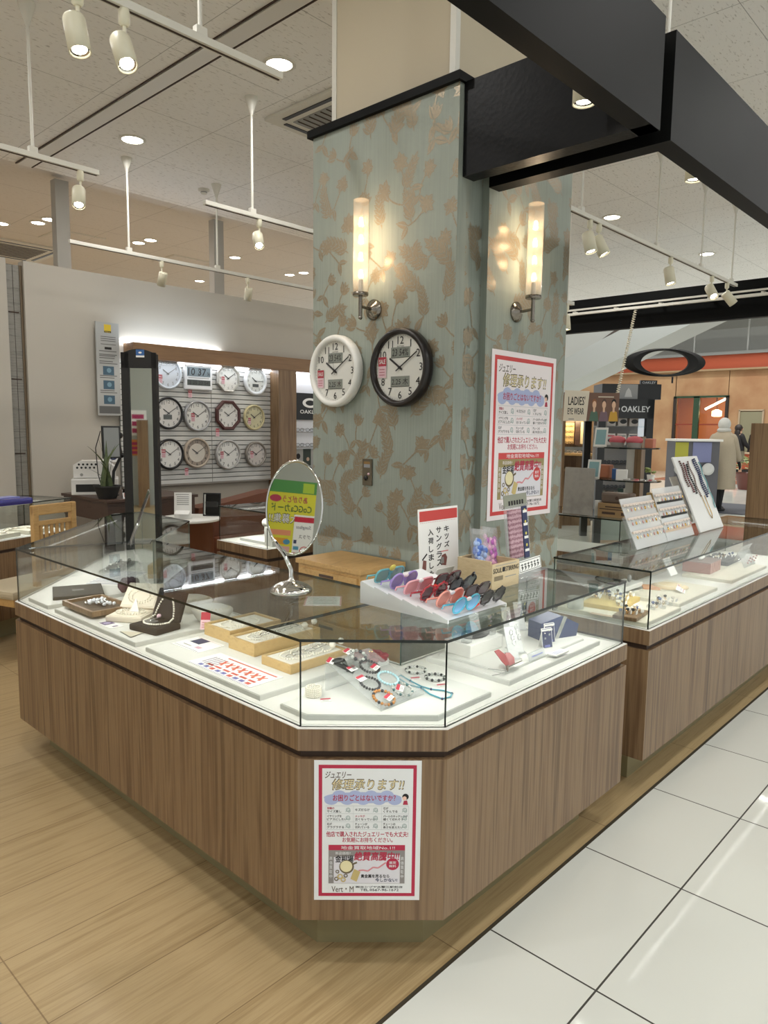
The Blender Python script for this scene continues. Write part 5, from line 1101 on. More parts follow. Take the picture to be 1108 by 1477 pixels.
# ---- hanging sock bag on its holder
t = thing('sock_bag', 'clear hanging bag with a pink striped sock on a counter stand', 'bag', frame((2.335, 1.46, ZGT), (1, 0, .03), (-.03, .10, 1)))
m = MB(); m.box((.0, .17, 0), (.155, .21, .006), BAG); m.box((.0, .290, 0), (.155, .05, .003), mat('header_card', '#8d8f80', .5)); 
for i in range(6): m.rect(-.05 + i * .018, .275, -.038 + i * .018, .292, INK, .002)
m.build('film', t)
sk = nodes_of('striped_sock', '#b98a97', .8)[0]; nt = sk.node_tree; tc = nt.nodes.new('ShaderNodeTexCoord'); wv = nt.nodes.new('ShaderNodeTexWave'); wv.bands_direction = 'Y'; wv.inputs['Scale'].default_value = 17; wv.inputs['Distortion'].default_value = 4.0; wv.inputs['Detail Scale'].default_value = 12; rp = ramp(nt, [(.3, '#8d6673'), (.7, '#bb9aa3')]); nt.links.new(tc.outputs['Object'], wv.inputs['Vector']); nt.links.new(wv.outputs['Fac'], rp.inputs[0]); nt.links.new(rp.outputs[0], nt.nodes['Principled BSDF'].inputs['Base Color'])
MB().box((-.018, .165, .003), (.088, .185, .010), sk, bev=.004).build('sock', t)
m = MB(); m.box((.05, .165, .004), (.034, .20, .004), NAVY)
for i in range(4): m.rect(.036, .09 + i * .05, .064, .10 + i * .05, PAPER, .007); m.disc(.050, .115 + i * .045, .006, mat('badge_yellow', '#d6c95e'), .0068, 10)
m.build('navy_strip', t)
MB().box((0, .03, -.006), (.15, .06, .003), ACRYL).box((0, .003, .01), (.15, .005, .06), ACRYL).build('stand', t)
t = thing('label_board', 'white label board with bold black characters in front of the sock bag', 'label', frame((2.222, 1.392, ZGT + .035), (1, .0, .05), (0, .15, 1))); m = MB(); m.box((.075, .022, -.001), (.15, .044, .002), PAPER); 
for a, b, c_, d in ((.003, .003, .147, .005), (.003, .039, .147, .041), (.003, .003, .005, .041), (.145, .003, .147, .041)): m.rect(a, b, c_, d, INK, .0004)
r2 = random.Random(4)
for i in range(6):
    x = .013 + i * .0215; m.rect(x, .027, x + .016, .030, INK, .0004); m.rect(x + .006, .010, x + .0095, .033, INK, .0005); m.rect(x + .001, .018, x + .015, .021, INK, .0006); m.line((x + .002, .009), (x + .014, .016 + r2.random() * .006), .003, INK, .0007)
m.build('board', t); MB().box((.075, -.016, -.006), (.15, .036, .004), ACRYL).build('holder', t)
# clear sign holder at the far left
t = thing('sign_holder', 'clear L-shaped acrylic sign holder seen edge on, at the bend of the case', 'sign holder', T(1.655, 3.19, ZGT)); d_ = (V((1.655, 3.19)) - V((0, 0))).normalized()
qh = frame((0, 0, 0), (d_.x, d_.y, 0), (.075, -.050, .245)); m = MB(); m.box((0, .13, 0), (.20, .26, .004), ACRYL, qh); m.build('plate', t); m = MB(); m.box((.045, -.01, .002), (.10, .15, .004), ACRYL, rz=-.6); m.build('foot', t)

# ================================================================== BACK LEFT: DESK, MIRROR, CHAIR, TABLE
t = thing('wall_counter', 'dark walnut counter desk against the white wall, carrying the printer and plant', 'desk', T(2.865, 5.92, 0))
MB().box((.45, .46, .838), (.9, .92, .025), DARKWOOD, bev=.003).build('desk_top', t); MB().box((.45, .47, .74), (.86, .88, .17), DARKWOOD).build('drawer_box', t)
for x, y in ((.05, .06), (.85, .06), (.05, .86), (.85, .86)): MB().box((x, y, .33), (.06, .06, .66), DARKWOOD).build('leg', t)
p = on_z(120, 704, .85); t = thing('printer', 'white desktop printer with a vented upper cover on the dark desk', 'printer', T(3.09, 6.60, .85, math.radians(-28)))
PW = mat('printer_white', '#d9d7d2', .4); MB().box((0, 0, .075), (.40, .34, .15), PW, bev=.012).build('body', t); MB().box((-.06, -.171, .065), (.20, .004, .07), BLACKM).build('paper_slot', t)
u = MB(); u.prism([(-.18, 0), (.18, 0), (.18, .10), (.10, .155), (-.12, .155), (-.18, .12)], -.13, .13, PW, frame((0, 0, .155), (1, 0, 0), (0, 0, 1))); u.build('upper_cover', t)
m = MB(); 
for i in range(5): m.disc(-.13 + i * .036, .125, .010, BLACK, .1315, 10, M=frame((0, 0, .155), (1, 0, 0), (0, 0, 1))); m.disc(-.145 + i * .036, .095, .010, BLACK, .1315, 10, M=frame((0, 0, .155), (1, 0, 0), (0, 0, 1)))
m.build('vent_holes', t); MB().disc(-.11, .03, .014, GREY, .1315, 12, M=frame((0, 0, .155), (1, 0, 0), (0, 0, 1))).build('badge', t)
t = thing('potted_plant', 'spiky snake plant in a dark pot in front of the printer', 'plant', T(2.95, 6.08, .85))
MB().lathe([(.075, 0), (.11, .10), (.115, .115), (.10, .115), (.095, .10)], BLACKM, 24).build('pot', t); MB().lathe([(.0001, .10), (.10, .10)], mat('soil', '#2e2620', .9), 20).build('soil', t)
lg_ = grain('snake_leaf', [(0.3, '#2f3b26'), (0.55, '#5d6a44'), (0.75, '#3b4a2e')], (30, 30, 60), .45, .5)
def blade(a, ln, w, bend, x0, y0):
    m = MB(); vs, k = [], 9
    for i in range(k):
        s = i / (k - 1); ww = w * (1 - s ** 2.2) * (0.7 + .6 * s * (1 - s)) + .001; r = bend * s * s; z = .10 + ln * s - abs(bend) * .35 * s * s
        cx, cy = x0 + r * math.cos(a), y0 + r * math.sin(a); px_, py_ = -math.sin(a + .6), math.cos(a + .6)
        vs += [(cx - px_ * ww, cy - py_ * ww, z), (cx, cy + .004, z), (cx + px_ * ww, cy + py_ * ww, z)]
    fs = []
    for i in range(k - 1):
        for j in (0, 1): fs.append((i * 3 + j, i * 3 + j + 1, i * 3 + j + 4, i * 3 + j + 3))
    m.add(vs, fs, lg_, smooth=True); return m.build('leaf', t)
rl = random.Random(11)
for a, ln, w, b in ((2.4, .30, .022, .30), (2.7, .42, .026, .18), (2.2, .44, .024, .06), (.4, .36, .026, .05), (1.0, .42, .028, .04), (-.6, .40, .030, .10), (-.2, .44, .026, .16), (3.4, .26, .022, .10), (-1.2, .30, .024, .06)): blade(a, ln, w, b, rl.uniform(-.04, .04), rl.uniform(-.04, .04))
p = on_y(168, 640, 6.45); pm_ = on_d(161, 638, 6.42); t = thing('monitor', 'tablet screen on a black swing arm above the plant, turned half away', 'monitor', T(pm_.x + .05, pm_.y + .12, .85)); zm = pm_.z - .85
MB().lathe([(.06, 0), (.06, .012), (.0001, .016)], BLACK, 20).build('arm_base', t)
MB().tube([(0, 0, 0), (.02, 0, .22), (.10, 0, zm - .12), (.06, -.04, zm - .02), (.0, -.06, zm + .05)], .014, BLACK, 10).build('arm', t)
MB().ball((.06, -.05, zm + .06), .032, BLACK, 12).ball((.10, 0, zm - .12), .028, BLACK, 10).build('joint', t)
qm = frame((-.04, -.09, zm), (.98, .2, .0), (-.10, .0, .99)); MB().box((0, 0, 0), (.19, .29, .016), BLACK, qm, bev=.004).build('screen_back', t); MB().rect(-.08, -.13, .08, .13, mat('screen_grey', '#8e918f', .2), .0086, qm).build('screen', t)
MB().tube([(-.13, -.08, zm + .10), (-.17, -.06, zm - .05), (-.15, -.05, .2), (-.08, 0, .02)], .004, BLACK, 6).build('cable', t)
t = thing('tent_card', 'small white and red tent card at the front edge of the dark desk', 'card', T(3.10, 5.975, .85, -.15)); m = MB(); m.box((0, 0, .04), (.11, .002, .08), PAPER, M=Mx.Rotation(-.3, 4, 'X')); m.build('card', t); MB().rect(-.045, .012, .045, .05, mat('card_print_red', '#b98a82', .6), .002, Mx.Rotation(-.3, 4, 'X') @ frame((0, -.0012, .0), (1, 0, 0), (0, 0, 1))).build('print', t); MB().box((0, .03, .04), (.11, .002, .08), BLACK, M=Mx.Rotation(.3, 4, 'X')).build('back_leg', t)
t = thing('computer_mouse', 'black computer mouse beside the tent card on the dark desk', 'mouse', T(3.24, 6.0, .85, .5)); MB().ball((0, 0, .004), (.055, .032, .03), BLACK, 14).build('shell', t); MB().cyl((.04, 0, .026), (.04, 0, .034), .008, .006, GREY, 10).build('wheel', t)
t = thing('round_badge', 'small blue and white round badge on a stand behind the printer', 'badge', frame((3.34, 6.80, 1.17), (1, 0, 0), (0, 0, 1))); MB().box((0, .04, 0), (.16, .16, .01), PAPER).build('plate', t); MB().disc(.03, .03, .05, NAVY, .006, 24).disc(.03, .03, .036, mat('badge_blue', '#7d9ac0', .4), .0065, 20).build('disc', t); MB().cyl((0, -.03, 0), (0, -.315, 0), .008, .008, GREY, 8).build('stem', t)
# tall grey information panel
YI = 6.93; q0 = on_y(142, 599, YI); q1 = on_y(175, 601, YI); q2 = on_y(137, 463, YI); wI = q1.x - q0.x; hI = q2.z - q0.z
t = thing('information_panel', 'tall grey information panel with a yellow square logo and three photos', 'sign', frame(V((q0.x, YI, q0.z)), (1, 0, 0), (-.045, -.0, 1)))
PG = mat('panel_grey', '#a9aaa8', .5); m = MB(); sheet(m, wI, hI, T(0, 0, 0), PG, .012)
y_ = lambda v: hI * (1 - (v - 463) / 137.0); m.rect(.36 * wI, y_(478), .66 * wI, y_(466), mat('logo_yellow', '#d4b62f', .5), .0006); m.rect(.36 * wI, y_(478), .66 * wI, y_(475.5), INK, .0008); m.txt('Nikon', .51 * wI, y_(476.8), .24 * wI, .012, mat('logo_yellow', '#d4b62f'), .001, .02)
for v in (484, 487, 490, 495): m.rect(.2 * wI, y_(v + .5), .85 * wI, y_(v - .5), mat('panel_print', '#62615f', .6), .0006)
m.rect(.36 * wI, y_(502.5), .66 * wI, y_(499), BLACKM, .0006)
for v in (505, 510, 512, 515, 520, 523, 541, 544, 563, 566): m.rect(.12 * wI, y_(v + .6), (.8 + .1 * math.sin(v)) * wI, y_(v - .6), mat('panel_print', '#62615f'), .0006)
for v in (527, 548, 570): m.rect(.26 * wI, y_(v + 13), .74 * wI, y_(v), mat('panel_photo', '#3f5a6b', .5), .0006); m.disc(.52 * wI, y_(v + 6), .10 * wI, mat('panel_photo_light', '#6f8fa0', .5), .0009, 14)
m.rect(.05 * wI, y_(597), .96 * wI, y_(586), mat('panel_dark', '#5f5f5e', .5), .0006); m.build('panel', t); MB().box((wI / 2, hI / 2, -.04), (wI * .5, hI * .8, .06), STEEL).build('wall_bracket', t)
# tall standing mirror with an arched top
dm = 5.3; a0 = on_d(172.5, 507, dm); a1 = on_d(221.5, 507, dm); b0 = on_d(182, 760, dm); rt = V((a1.x - a0.x, a1.y - a0.y, 0)).normalized(); wM = (a1 - a0).length; nv = V((rt.y, -rt.x, 0)); base = V((b0.x, b0.y, 0)); ht = a0.z; b0_t = b0.copy(); rt_t = rt.copy()
lean = (V((a0.x, a0.y, 0)) - V((b0.x, b0.y, 0))).dot(rt) * 1.15
t = thing('standing_mirror', 'tall narrow standing mirror with a black arched frame behind the case', 'mirror', frame(base, rt, V((0, 0, 1)) * ht + rt * lean * 1.0))
def arch(x0, x1, y0, y1, rise, n=14):
    o = [(x0, y0), (x1, y0), (x1, y1)]; 
    for i in range(1, n): o.append((x1 - (x1 - x0) * i / n, y1 + rise * math.sin(PI * i / n)))
    return o + [(x0, y1)]
fr = MB(); fr.prism(arch(0, wM, 0.02, ht - .03, .035), -.05, -.004, BLACKM); o_ = arch(0, wM, 0.02, ht - .01, .05)
fr.box((.028, ht / 2, 0), (.056, ht - .04, .02), BLACKM); fr.box((wM - .016, ht / 2, 0), (.032, ht - .04, .02), BLACKM); fr.prism(arch(0, wM, ht - .13, ht - .03, .035), -.01, .01, BLACKM); fr.box((wM / 2, .08, 0), (wM, .12, .02), BLACKM); fr.build('frame', t)
MB().rect(.056, .14, wM - .032, ht - .13, MIRROR, -.001).build('mirror_glass', t); m = MB(); m.rect(wM * .44, ht - .055, wM * .68, ht - .0, mat('sticker_blue', '#2f5f9c', .5), .0105); m.rect(wM * .44, ht - .055, wM * .68, ht - .042, PAPER, .011); m.disc(wM * .56, ht - .022, .012, PAPER, .011, 14, .007); m.build('sticker', t)
MB().box((wM / 2, .012, .0), (wM * 1.3, .024, .34), BLACKM, bev=.004).build('foot', t)
# round white table with card and small mirror
t = thing('round_table', 'round white topped table on a brown drum base behind the far wing', 'table', T(3.32, 5.36, 0)); MB().lathe([(.25, .695), (.255, .70), (.255, .715), (.25, .72), (.0001, .72)], WHITE, 40).build('table_top', t); BRN = mat('russet_leather', '#6e3f28', .45, noise=.08); MB().lathe([(.20, 0), (.20, .69), (.24, .695)], BRN, 36).build('drum_base', t)
d0 = on_z(246, 747, .72); t = thing('info_card', 'white standing card with small print on the round white table', 'card', frame((3.22, 5.30, .722), (.70, -.71, 0), (.05, .06, 1))); m = MB(); m.box((0, .11, 0), (.145, .22, .004), PAPER); 
for i in range(5): m.rect(-.05, .18 - i * .016, .05, .186 - i * .016, GREY, .0024)
m.rect(-.06, .20, .05, .205, GREY, .0024); m.build('card', t); MB().box((0, .06, -.03), (.12, .004, .12), PAPER, M=Mx.Rotation(.5, 4, 'X')).build('back_leg', t)
t = thing('small_mirror', 'small black framed table mirror at the right edge of the round white table', 'mirror', frame((3.50, 5.30, .722), (.66, -.75, 0), (.08, .10, 1))); MB().box((0, .10, -.004), (.155, .20, .008), BLACK, bev=.003).build('frame', t); MB().rect(-.068, .012, .068, .188, MIRROR, .0006).build('mirror_glass', t); MB().box((0, .06, -.035), (.10, .12, .004), BLACK, M=Mx.Rotation(.45, 4, 'X')).build('back_leg', t)
# russet bench behind the small case
t = thing('leather_bench', 'rounded russet leather bench seen above the small display case', 'bench', T(4.95, 5.95, 0)); m = MB(); m.prism([(-1.1, 0), (1.1, 0), (1.1, .70), (.75, .80), (.3, .83), (-.3, .83), (-.8, .74), (-1.1, .70)], -.12, .12, BRN, frame((0, .1, 0), (1, -.1, 0), (0, 0, 1))); m.build('backrest', t); MB().box((0, -.25, .25), (2.1, .5, .36), BRN, bev=.05).build('seat', t)
# chair with slatted back
A_, B_ = V((1.765, 4.663, 0)), V((2.081, 4.767, 0)); dx = (B_ - A_).normalized(); nx = V((-dx.y, dx.x, 0)); nx = -nx if nx.dot(V((1, 0, 0))) > 0 and False else nx; cw = (B_ - A_).length
t = thing('dining_chair', 'light oak chair with a slatted back and cream seat at the left edge', 'chair', Mx(((dx.x, nx.x, 0, A_.x), (dx.y, nx.y, 0, A_.y), (0, 0, 1, 0), (0, 0, 0, 1))))
CS = mat('seat_cream', '#b7a98d', .7, noise=.04); CH = .985
for x in (.02, cw - .02): MB().box((x, 0, CH / 2), (.04, .035, CH), OAK, bev=.005).build('back_post', t)
MB().box((cw / 2, 0, CH - .03), (cw, .03, .065), OAK, bev=.006).build('top_rail', t); MB().box((cw / 2, 0, CH - .115), (cw - .06, .022, .03), OAK, bev=.004).build('slat_rail', t); MB().box((cw / 2, 0, .53), (cw - .06, .022, .04), OAK).build('slat_rail', t)
for i in range(6): MB().box((.065 + i * (cw - .13) / 5, 0, .70), (.020, .014, .32), OAK, bev=.003).build('slat', t)
for sgn in (1,):
    MB().box((cw / 2 - .10, .18, .445), (cw + .16, .42, .055), CS, bev=.02).build('seat_cushion', t); MB().box((cw / 2 - .10, .18, .40), (cw + .14, .40, .05), OAK).build('seat_frame', t)
    for x in (-.13, cw - .06): MB().box((x, .36, .20), (.04, .04, .40), OAK, bev=.004).build('front_leg', t)
# low case at the left edge: contents and blue bag
for i, (x, y) in enumerate(((1.80, 5.42), (2.06, 5.52), (1.55, 5.32))): slab(('cream tray of jewellery in the low left case, middle one', 'cream tray of jewellery in the low left case, right one', 'cream tray of jewellery in the low left case, left one')[i], rectpts(x, y, .21, .24, .40), .03, CREAMSLAB, .70, 'trays in the low left case', 'jewellery_tray')
for i in range(14):
    x = 1.52 + i * .045; y = 5.24 + i * .020 + rnd.uniform(-.02, .10); tag(MB().ball((0, 0, .007), (.022, .012, .007), PEARL if i % 2 else CREAM, 8).build('jewellery_piece', None, T(x, y, .7305)), 'small pale jewellery piece on a cream tray in the low left case', 'jewellery', 'pieces in the low left case')
t = thing('plastic_packet', 'shiny violet blue plastic packets lying on the low case at the left edge', 'packet', T(1.72, 5.20, .943, .3)); VB = mat('violet_film', '#3a3a8c', .15, coat=.6)
MB().box((0, 0, .025), (.48, .20, .05), VB, bev=.02).build('packet', t); MB().box((.02, .0, .052), (.30, .10, .006), mat('violet_label', '#8f93c9', .3)).build('label', t)
# small case contents
for i, (x, y, w, d, h, lb) in enumerate(((3.12, 4.0, .30, .30, .02, 'flat white display pad in the small case behind the round mirror'), (3.25, 4.03, .18, .18, .05, 'raised white display pad in the small case'), )): slab(lb, rectpts(x, y, w, d, 0), h, SLAB, .70 if i == 0 else .721)
t = thing('ring_tower', 'white standing block with a ring knob in the small case behind the round mirror', 'display block', T(2.99, 3.80, .70)); MB().box((0, 0, .065), (.085, .085, .13), WHITE, bev=.004).build('block', t); MB().ball((-.02, .05, .155), (.03, .03, .03), OFFWHITE, 12).build('knob', t)
t = thing('silver_brooch', 'silver bird brooch on the raised pad in the small case', 'brooch', T(3.18, 3.98, .773)); MB().ball((0, 0, .02), (.06, .02, .018), SILVER, 10).ball((.06, 0, .035), .015, SILVER, 8).build('brooch', t)

# rows of spectacles in the lit niche
for row, zz in enumerate((1.434, 1.249, .99)):
    for i in range(4 if row < 2 else 2):
        x = 5.85 + i * .16 if row < 2 else 6.16 + i * .16
        m = MB(); specs_mesh(m, frame((0, 0, .024), (1, 0, 0), (0, 0, 1)), .135, BLACK if (i + row) % 3 else mat('frame_tortoise', '#4a3526', .3)); tag(m.build('spectacles', None, T(x, YN - .055 if row < 2 else YN - .06, zz if row < 2 else .93)), 'dark framed spectacles standing on a shelf in the lit niche left of the pillar', 'spectacles', 'spectacles in the lit niche')

# ---- the shop behind the viewer, as the tall mirror shows it
MT0 = V((b0_t.x, b0_t.y, 0)); nT = V((rt_t.y, -rt_t.x, 0)); nT = nT if nT.dot(-MT0) > 0 else -nT
def tall_ray(px, py, dist):
    d = ray(px, py); k = (MT0 - EYE).dot(nT) / d.dot(nT); h_ = EYE + d * k; r_ = (d - nT * 2 * d.dot(nT)).normalized(); n2 = V((r_.x, r_.y, 0)).normalized()
    return h_, r_
h_, r_ = tall_ray(204, 620, 0); cB = V((h_.x, h_.y, 0)) + V((r_.x, r_.y, 0)).normalized() * 8.6; nB = -V((r_.x, r_.y, 0)).normalized(); rB = V((0, 0, 1)).cross(nB); QB = frame(V((cB.x, cB.y, 0)), rB, nB)
QB = Mx(((rB.x, nB.x, 0, cB.x), (rB.y, nB.y, 0, cB.y), (0, 0, 1, 0), (0, 0, 0, 1)))
struct(MB().box((0, -.06, 1.6), (3.6, .12, 3.2), mat('wall_sage', '#aeb3ad', .75, noise=.02, nscale=3)), 'wall_opposite', None, QB)
def at_wall(px, py):
    h_, r_ = tall_ray(px, py, 0); k = (cB - h_).dot(nB) / r_.dot(nB); q_ = h_ + r_ * k; return (q_ - cB).dot(rB), q_.z
for i, (x0, y0, x1, y1, lb) in enumerate(((187, 592, 211, 628, 'white and magenta poster on the wall seen in the tall mirror, upper one'), (187, 634, 201, 657, 'orange and magenta poster on the wall seen in the tall mirror, lower one'))):
    (a0_, z0w), (a1_, z1w) = at_wall(x0, y1), at_wall(x1, y0); lo, hi = min(a0_, a1_), max(a0_, a1_); m = MB(); m.box(((hi + lo) / 2, .012, (z0w + z1w) / 2), (hi - lo, .012, abs(z1w - z0w)), PAPER if i == 0 else mat('poster_amber', '#d98a3c', .6))
    MG = mat('poster_magenta', '#b02c60', .6); zz0, zz1 = min(z0w, z1w), max(z0w, z1w); q_ = frame(((hi + lo) / 2, .0185, (zz0 + zz1) / 2), (-1, 0, 0), (0, 0, 1)); ww, hh = hi - lo, zz1 - zz0
    for k in range(3): m.rect(-ww * .35, hh * (-.4 + .28 * k), ww * .35, hh * (-.22 + .28 * k), MG, .0003, q_)
    tag(m.build('wall_poster', None, QB), lb, 'poster')
(a0_, z0w), (a1_, z1w) = at_wall(199, 676), at_wall(213, 606); m = MB(); zt_ = max(z0w, z1w); m.box(((a0_ + a1_) / 2, .25, zt_ / 2), (abs(a1_ - a0_), .3, zt_), WALNUT); tag(m.build('wood_post', None, QB), 'brown wooden post reflected in the tall mirror', 'post')

# ================================================================== RIGHT CASE: CONTENTS
for i, (cx, cy, w, d, lb) in enumerate(((3.02, 1.37, .38, .40, 'cream display slab at the left end of the right case, under the yellow ring board'), (3.52, 1.33, .50, .26, 'cream display slab in the middle of the right case under the round doily'), (4.30, 1.33, .62, .26, 'cream display slab at the far end of the right case'))):
    slab(lb, rectpts(cx, cy, w, d, 0), .018, CREAMSLAB)
def rings_on(t, n, w, d, z, seed, nm='ring'):
    r2 = random.Random(seed)
    for i in range(n):
        x, y = r2.uniform(-w / 2, w / 2), r2.uniform(-d / 2, d / 2); m = MB(); m.tube([(x + .009 * math.cos(a), y, z + .010 + .009 * math.sin(a)) for a in [2 * PI * k / 12 for k in range(12)]], .0014, SILVER if i % 2 else GOLD, 5, True); m.ball((x, y, z + .021), (.008, .008, .007), [onyx, PEARL, PEARL, mat('gem_blue', '#56628f', .1)][i % 4], 7); m.build(nm, t)
        c = MB(); c.box((x + .014, y - .012, z + .007), (.024, .001, .014), PAPER, M=None); c.build('price_label', t)
YEL = mat('yellow_board', '#c9b070', .6, noise=.06)
t = thing('ring_board', 'yellow board crowded with tagged rings in the right case', 'ring display', T(3.05, 1.425, ZS, .12)); MB().box((0, 0, .010), (.27, .18, .020), YEL, bev=.003).build('board', t); rings_on(t, 26, .24, .15, .020, 2)
t = thing('ring_board', 'dark brown wooden board with tagged rings at the left front of the right case', 'ring display', T(2.90, 1.265, ZS, .12)); MB().box((0, 0, .008), (.17, .10, .016), WALNUT, bev=.003).build('board', t); rings_on(t, 9, .13, .07, .016, 3)
t = thing('ring_row', 'group of clear blocks with silver rings before the round doily in the right case', 'ring display', T(3.16, 1.245, ZS)); m = MB()
for i in range(8): m.box((-.08 + i * .025, .03 * math.sin(i * 2.1), .006), (.018, .018, .012), ACRYL)
m.build('block', t); rings_on(t, 10, .18, .07, .012, 5)
t = thing('cylinder_block', 'clear round block at the left end of the right case', 'display block', T(2.86, 1.50, ZDECK + .018)); MB().cyl((0, 0, 0), (0, 0, .05), .035, .035, FROSTAC, 28).build('block', t)
t = thing('card_tray', 'raised white tray of cards behind the clear round block in the right case', 'tray', T(3.25, 1.52, ZS, .1)); MB().box((0, 0, .018), (.16, .09, .036), SLAB, bev=.003).build('tray', t); m = MB(); m.box((-.02, 0, .038), (.06, .07, .002), PAPER, rz=.2); m.box((.045, .0, .038), (.05, .06, .002), mat('card_mauve', '#a890a4', .6), rz=-.1); m.build('cards', t)
lying('price_card', 'printed price card lying at the left front edge of the right case', 'card', rectpts(2.83, 1.36, .03, .10, .1), ZDECK + .018, .001, mat('card_tan', '#c3ad97', .6))
t = thing('doily', 'round cream doily with an orange edge on the middle slab of the right case', 'doily', T(3.60, 1.375, ZS)); m = MB(); m.lathe([(.085, 0), (.09, .004), (.06, .014), (.0001, .018)], mat('doily_cream', '#dcc9a3', .7, noise=.1, nscale=50), 32); m.build('cloth', t); m = MB(); beads(m, arc(0, 0, .012, .06, .06, 0, 6.0, 30), .004, PEARL, 6); m.build('pearl_strand', t); MB().box((-.09, .06, .003), (.10, .08, .006), mat('doily_orange', '#cfa07c', .7), rz=.5).build('orange_cloth', t)
t = thing('price_plate', 'tilted red bordered price plate before the round doily', 'plate', frame((3.50, 1.265, ZS + .001), (.95, .3, 0), (-.2, .8, .35))); m = MB(); m.box((.06, .02, 0), (.13, .045, .003), PAPER); m.rect(.085, .0, .122, .040, mat('plate_rose', '#c5898c', .5), .002); m.rect(.0, .005, .075, .010, mat('plate_rose', '#c5898c', .5), .002); m.rect(.0, .018, .075, .021, GREY, .002); m.build('plate', t)
t = thing('display_pad', 'white raised pad with a small dark brooch behind the yellow ring board', 'display pad', T(3.42, 1.53, ZS)); MB().box((0, 0, .012), (.20, .10, .024), SLAB, bev=.003).build('pad', t); MB().ball((.05, 0, .04), (.012, .012, .02), GREY, 8).ball((-.03, .0, .032), (.03, .015, .008), mat('rose_shell', '#b98f8c', .4), 8).build('brooch', t)
t = thing('gift_box', 'pink striped gift box with a bow near the far end of the right case', 'box', T(4.17, 1.42, ZS, .05)); GB = mat('gift_rose', '#9a6c63', .5, noise=.05); m = MB(); m.box((0, 0, .03), (.20, .15, .06), GB, bev=.003)
m.build('box', t); m = MB(); 
for i in range(6): m.box((-.085 + i * .034, -.0755, .03), (.004, .002, .058), mat('gift_stripe', '#c9a79d', .5))
m.build('stripes', t); MB().box((0, 0, .061), (.202, .152, .004), mat('gift_lid', '#8c7a76', .5)).build('lid', t); m = MB(); m.ball((-.02, 0, .072), (.028, .012, .010), SLAB, 8); m.ball((.025, .005, .072), (.028, .012, .010), SLAB, 8); m.build('bow', t)
t = thing('tilted_pad', 'white sloping pad with a cream card behind the gift box', 'display pad', frame((3.90, 1.47, ZS + .004), (1, 0, 0), (0, .5, .85))); MB().box((0, .05, 0), (.09, .10, .006), PAPER).build('pad', t)
t = thing('dark_tray', 'flat black tray with earrings at the far end of the right case', 'tray', T(4.55, 1.44, ZS + .0, .05)); MB().box((0, 0, .012), (.30, .16, .024), mat('charcoal_tray', '#3c3c44', .6), bev=.006).build('tray', t); rings_on(t, 8, .22, .10, .024, 9, 'earring')
t = thing('acrylic_tent', 'clear acrylic tent with pink earrings at the far end of the right case', 'display stand', T(4.52, 1.245, ZS)); MB().box((0, .02, .05), (.20, .004, .10), ACRYL, M=Mx.Rotation(-.4, 4, 'X')).box((0, .09, .045), (.20, .004, .10), ACRYL, M=Mx.Rotation(.4, 4, 'X')).build('panels', t); m = MB()
for i in range(9): m.ball((-.08 + i * .02, .01, .03 + .012 * (i % 3)), .006, mat('rose_shell', '#b98f8c', .4), 6)
m.build('earrings', t)
# ---- on the right case: earring boards and necklace board
def earring_board(x, y, w, h, lean, label, mirror_=False):
    M = frame((x, y, ZGT + .004), (1, 0, 0), (0, lean, h)); t = thing('earring_board', label, 'earring display', M, 'clear earring boards'); hh = math.hypot(lean, h)
    MB().box((w / 2, hh / 2, 0), (w, hh, .004), FROSTAC).build('board', t); m = MB(); m.box((w / 2, hh * .36, -.06), (w * .5, .16, .003), ACRYL, M=None); m.build('back_leg', t)
    rows = 3
    for r_ in range(rows):
        yy = hh * (.86 - .27 * r_)
        b = MB(); b.box((w / 2, yy, .006), (w * .96, .012, .006), mat('pale_bar', '#d2c3b8', .5))
        if mirror_: b.rect(.02 * w, yy - hh * .16, .98 * w, yy - hh * .115, BLACKM if r_ < 2 else mat('card_tan', '#c3ad97', .6), .003)
        b.build('bar', t)
        for i in range(9):
            e = MB(); xx = w * (.07 + .107 * i); e.tube([(xx, yy, .010), (xx + .002, yy - .018, .012)], .0012, SILVER, 4); e.ball((xx + .002, yy - .026, .012), (.006, .010, .004), [PEARL, mat('rose_shell', '#b98f8c', .4), GOLD][(i + r_) % 3], 6); e.build('earring', t)
    return t
def fit(px, py, y): return on_y(px, py, y)
tl = fit(911, 719, 1.50); earring_board(3.24, 1.40, .36, tl.z - ZGT, .10, 'left clear earring board standing on the right case')
earring_board(3.605, 1.40, .36, tl.z - ZGT + .03, .10, 'right clear earring board with dark strips standing on the right case', True)
tl2 = fit(973, 660, 1.58); b0 = fit(1011, 769, 1.40); hgt = tl2.z - ZGT
M = frame((b0.x, 1.40, ZGT + .004), (1, .0, 0), (0, .18, hgt)); t = thing('necklace_board', 'white leaning necklace board with dark bead strands on the right case', 'necklace display', M); hh = math.hypot(.18, hgt); NW = .375
MB().box((NW / 2, hh / 2, -.006), (NW, hh, .012), mat('white_board', '#d9d8d6', .5), bev=.005).build('board', t); MB().box((NW * .3, hh * .48, -.08), (.10, hh * .62, .006), WHITE, M=Mx.Translation((0, 0, 0)) @ Mx.Rotation(0, 4, 'X')).build('back_leg', t)
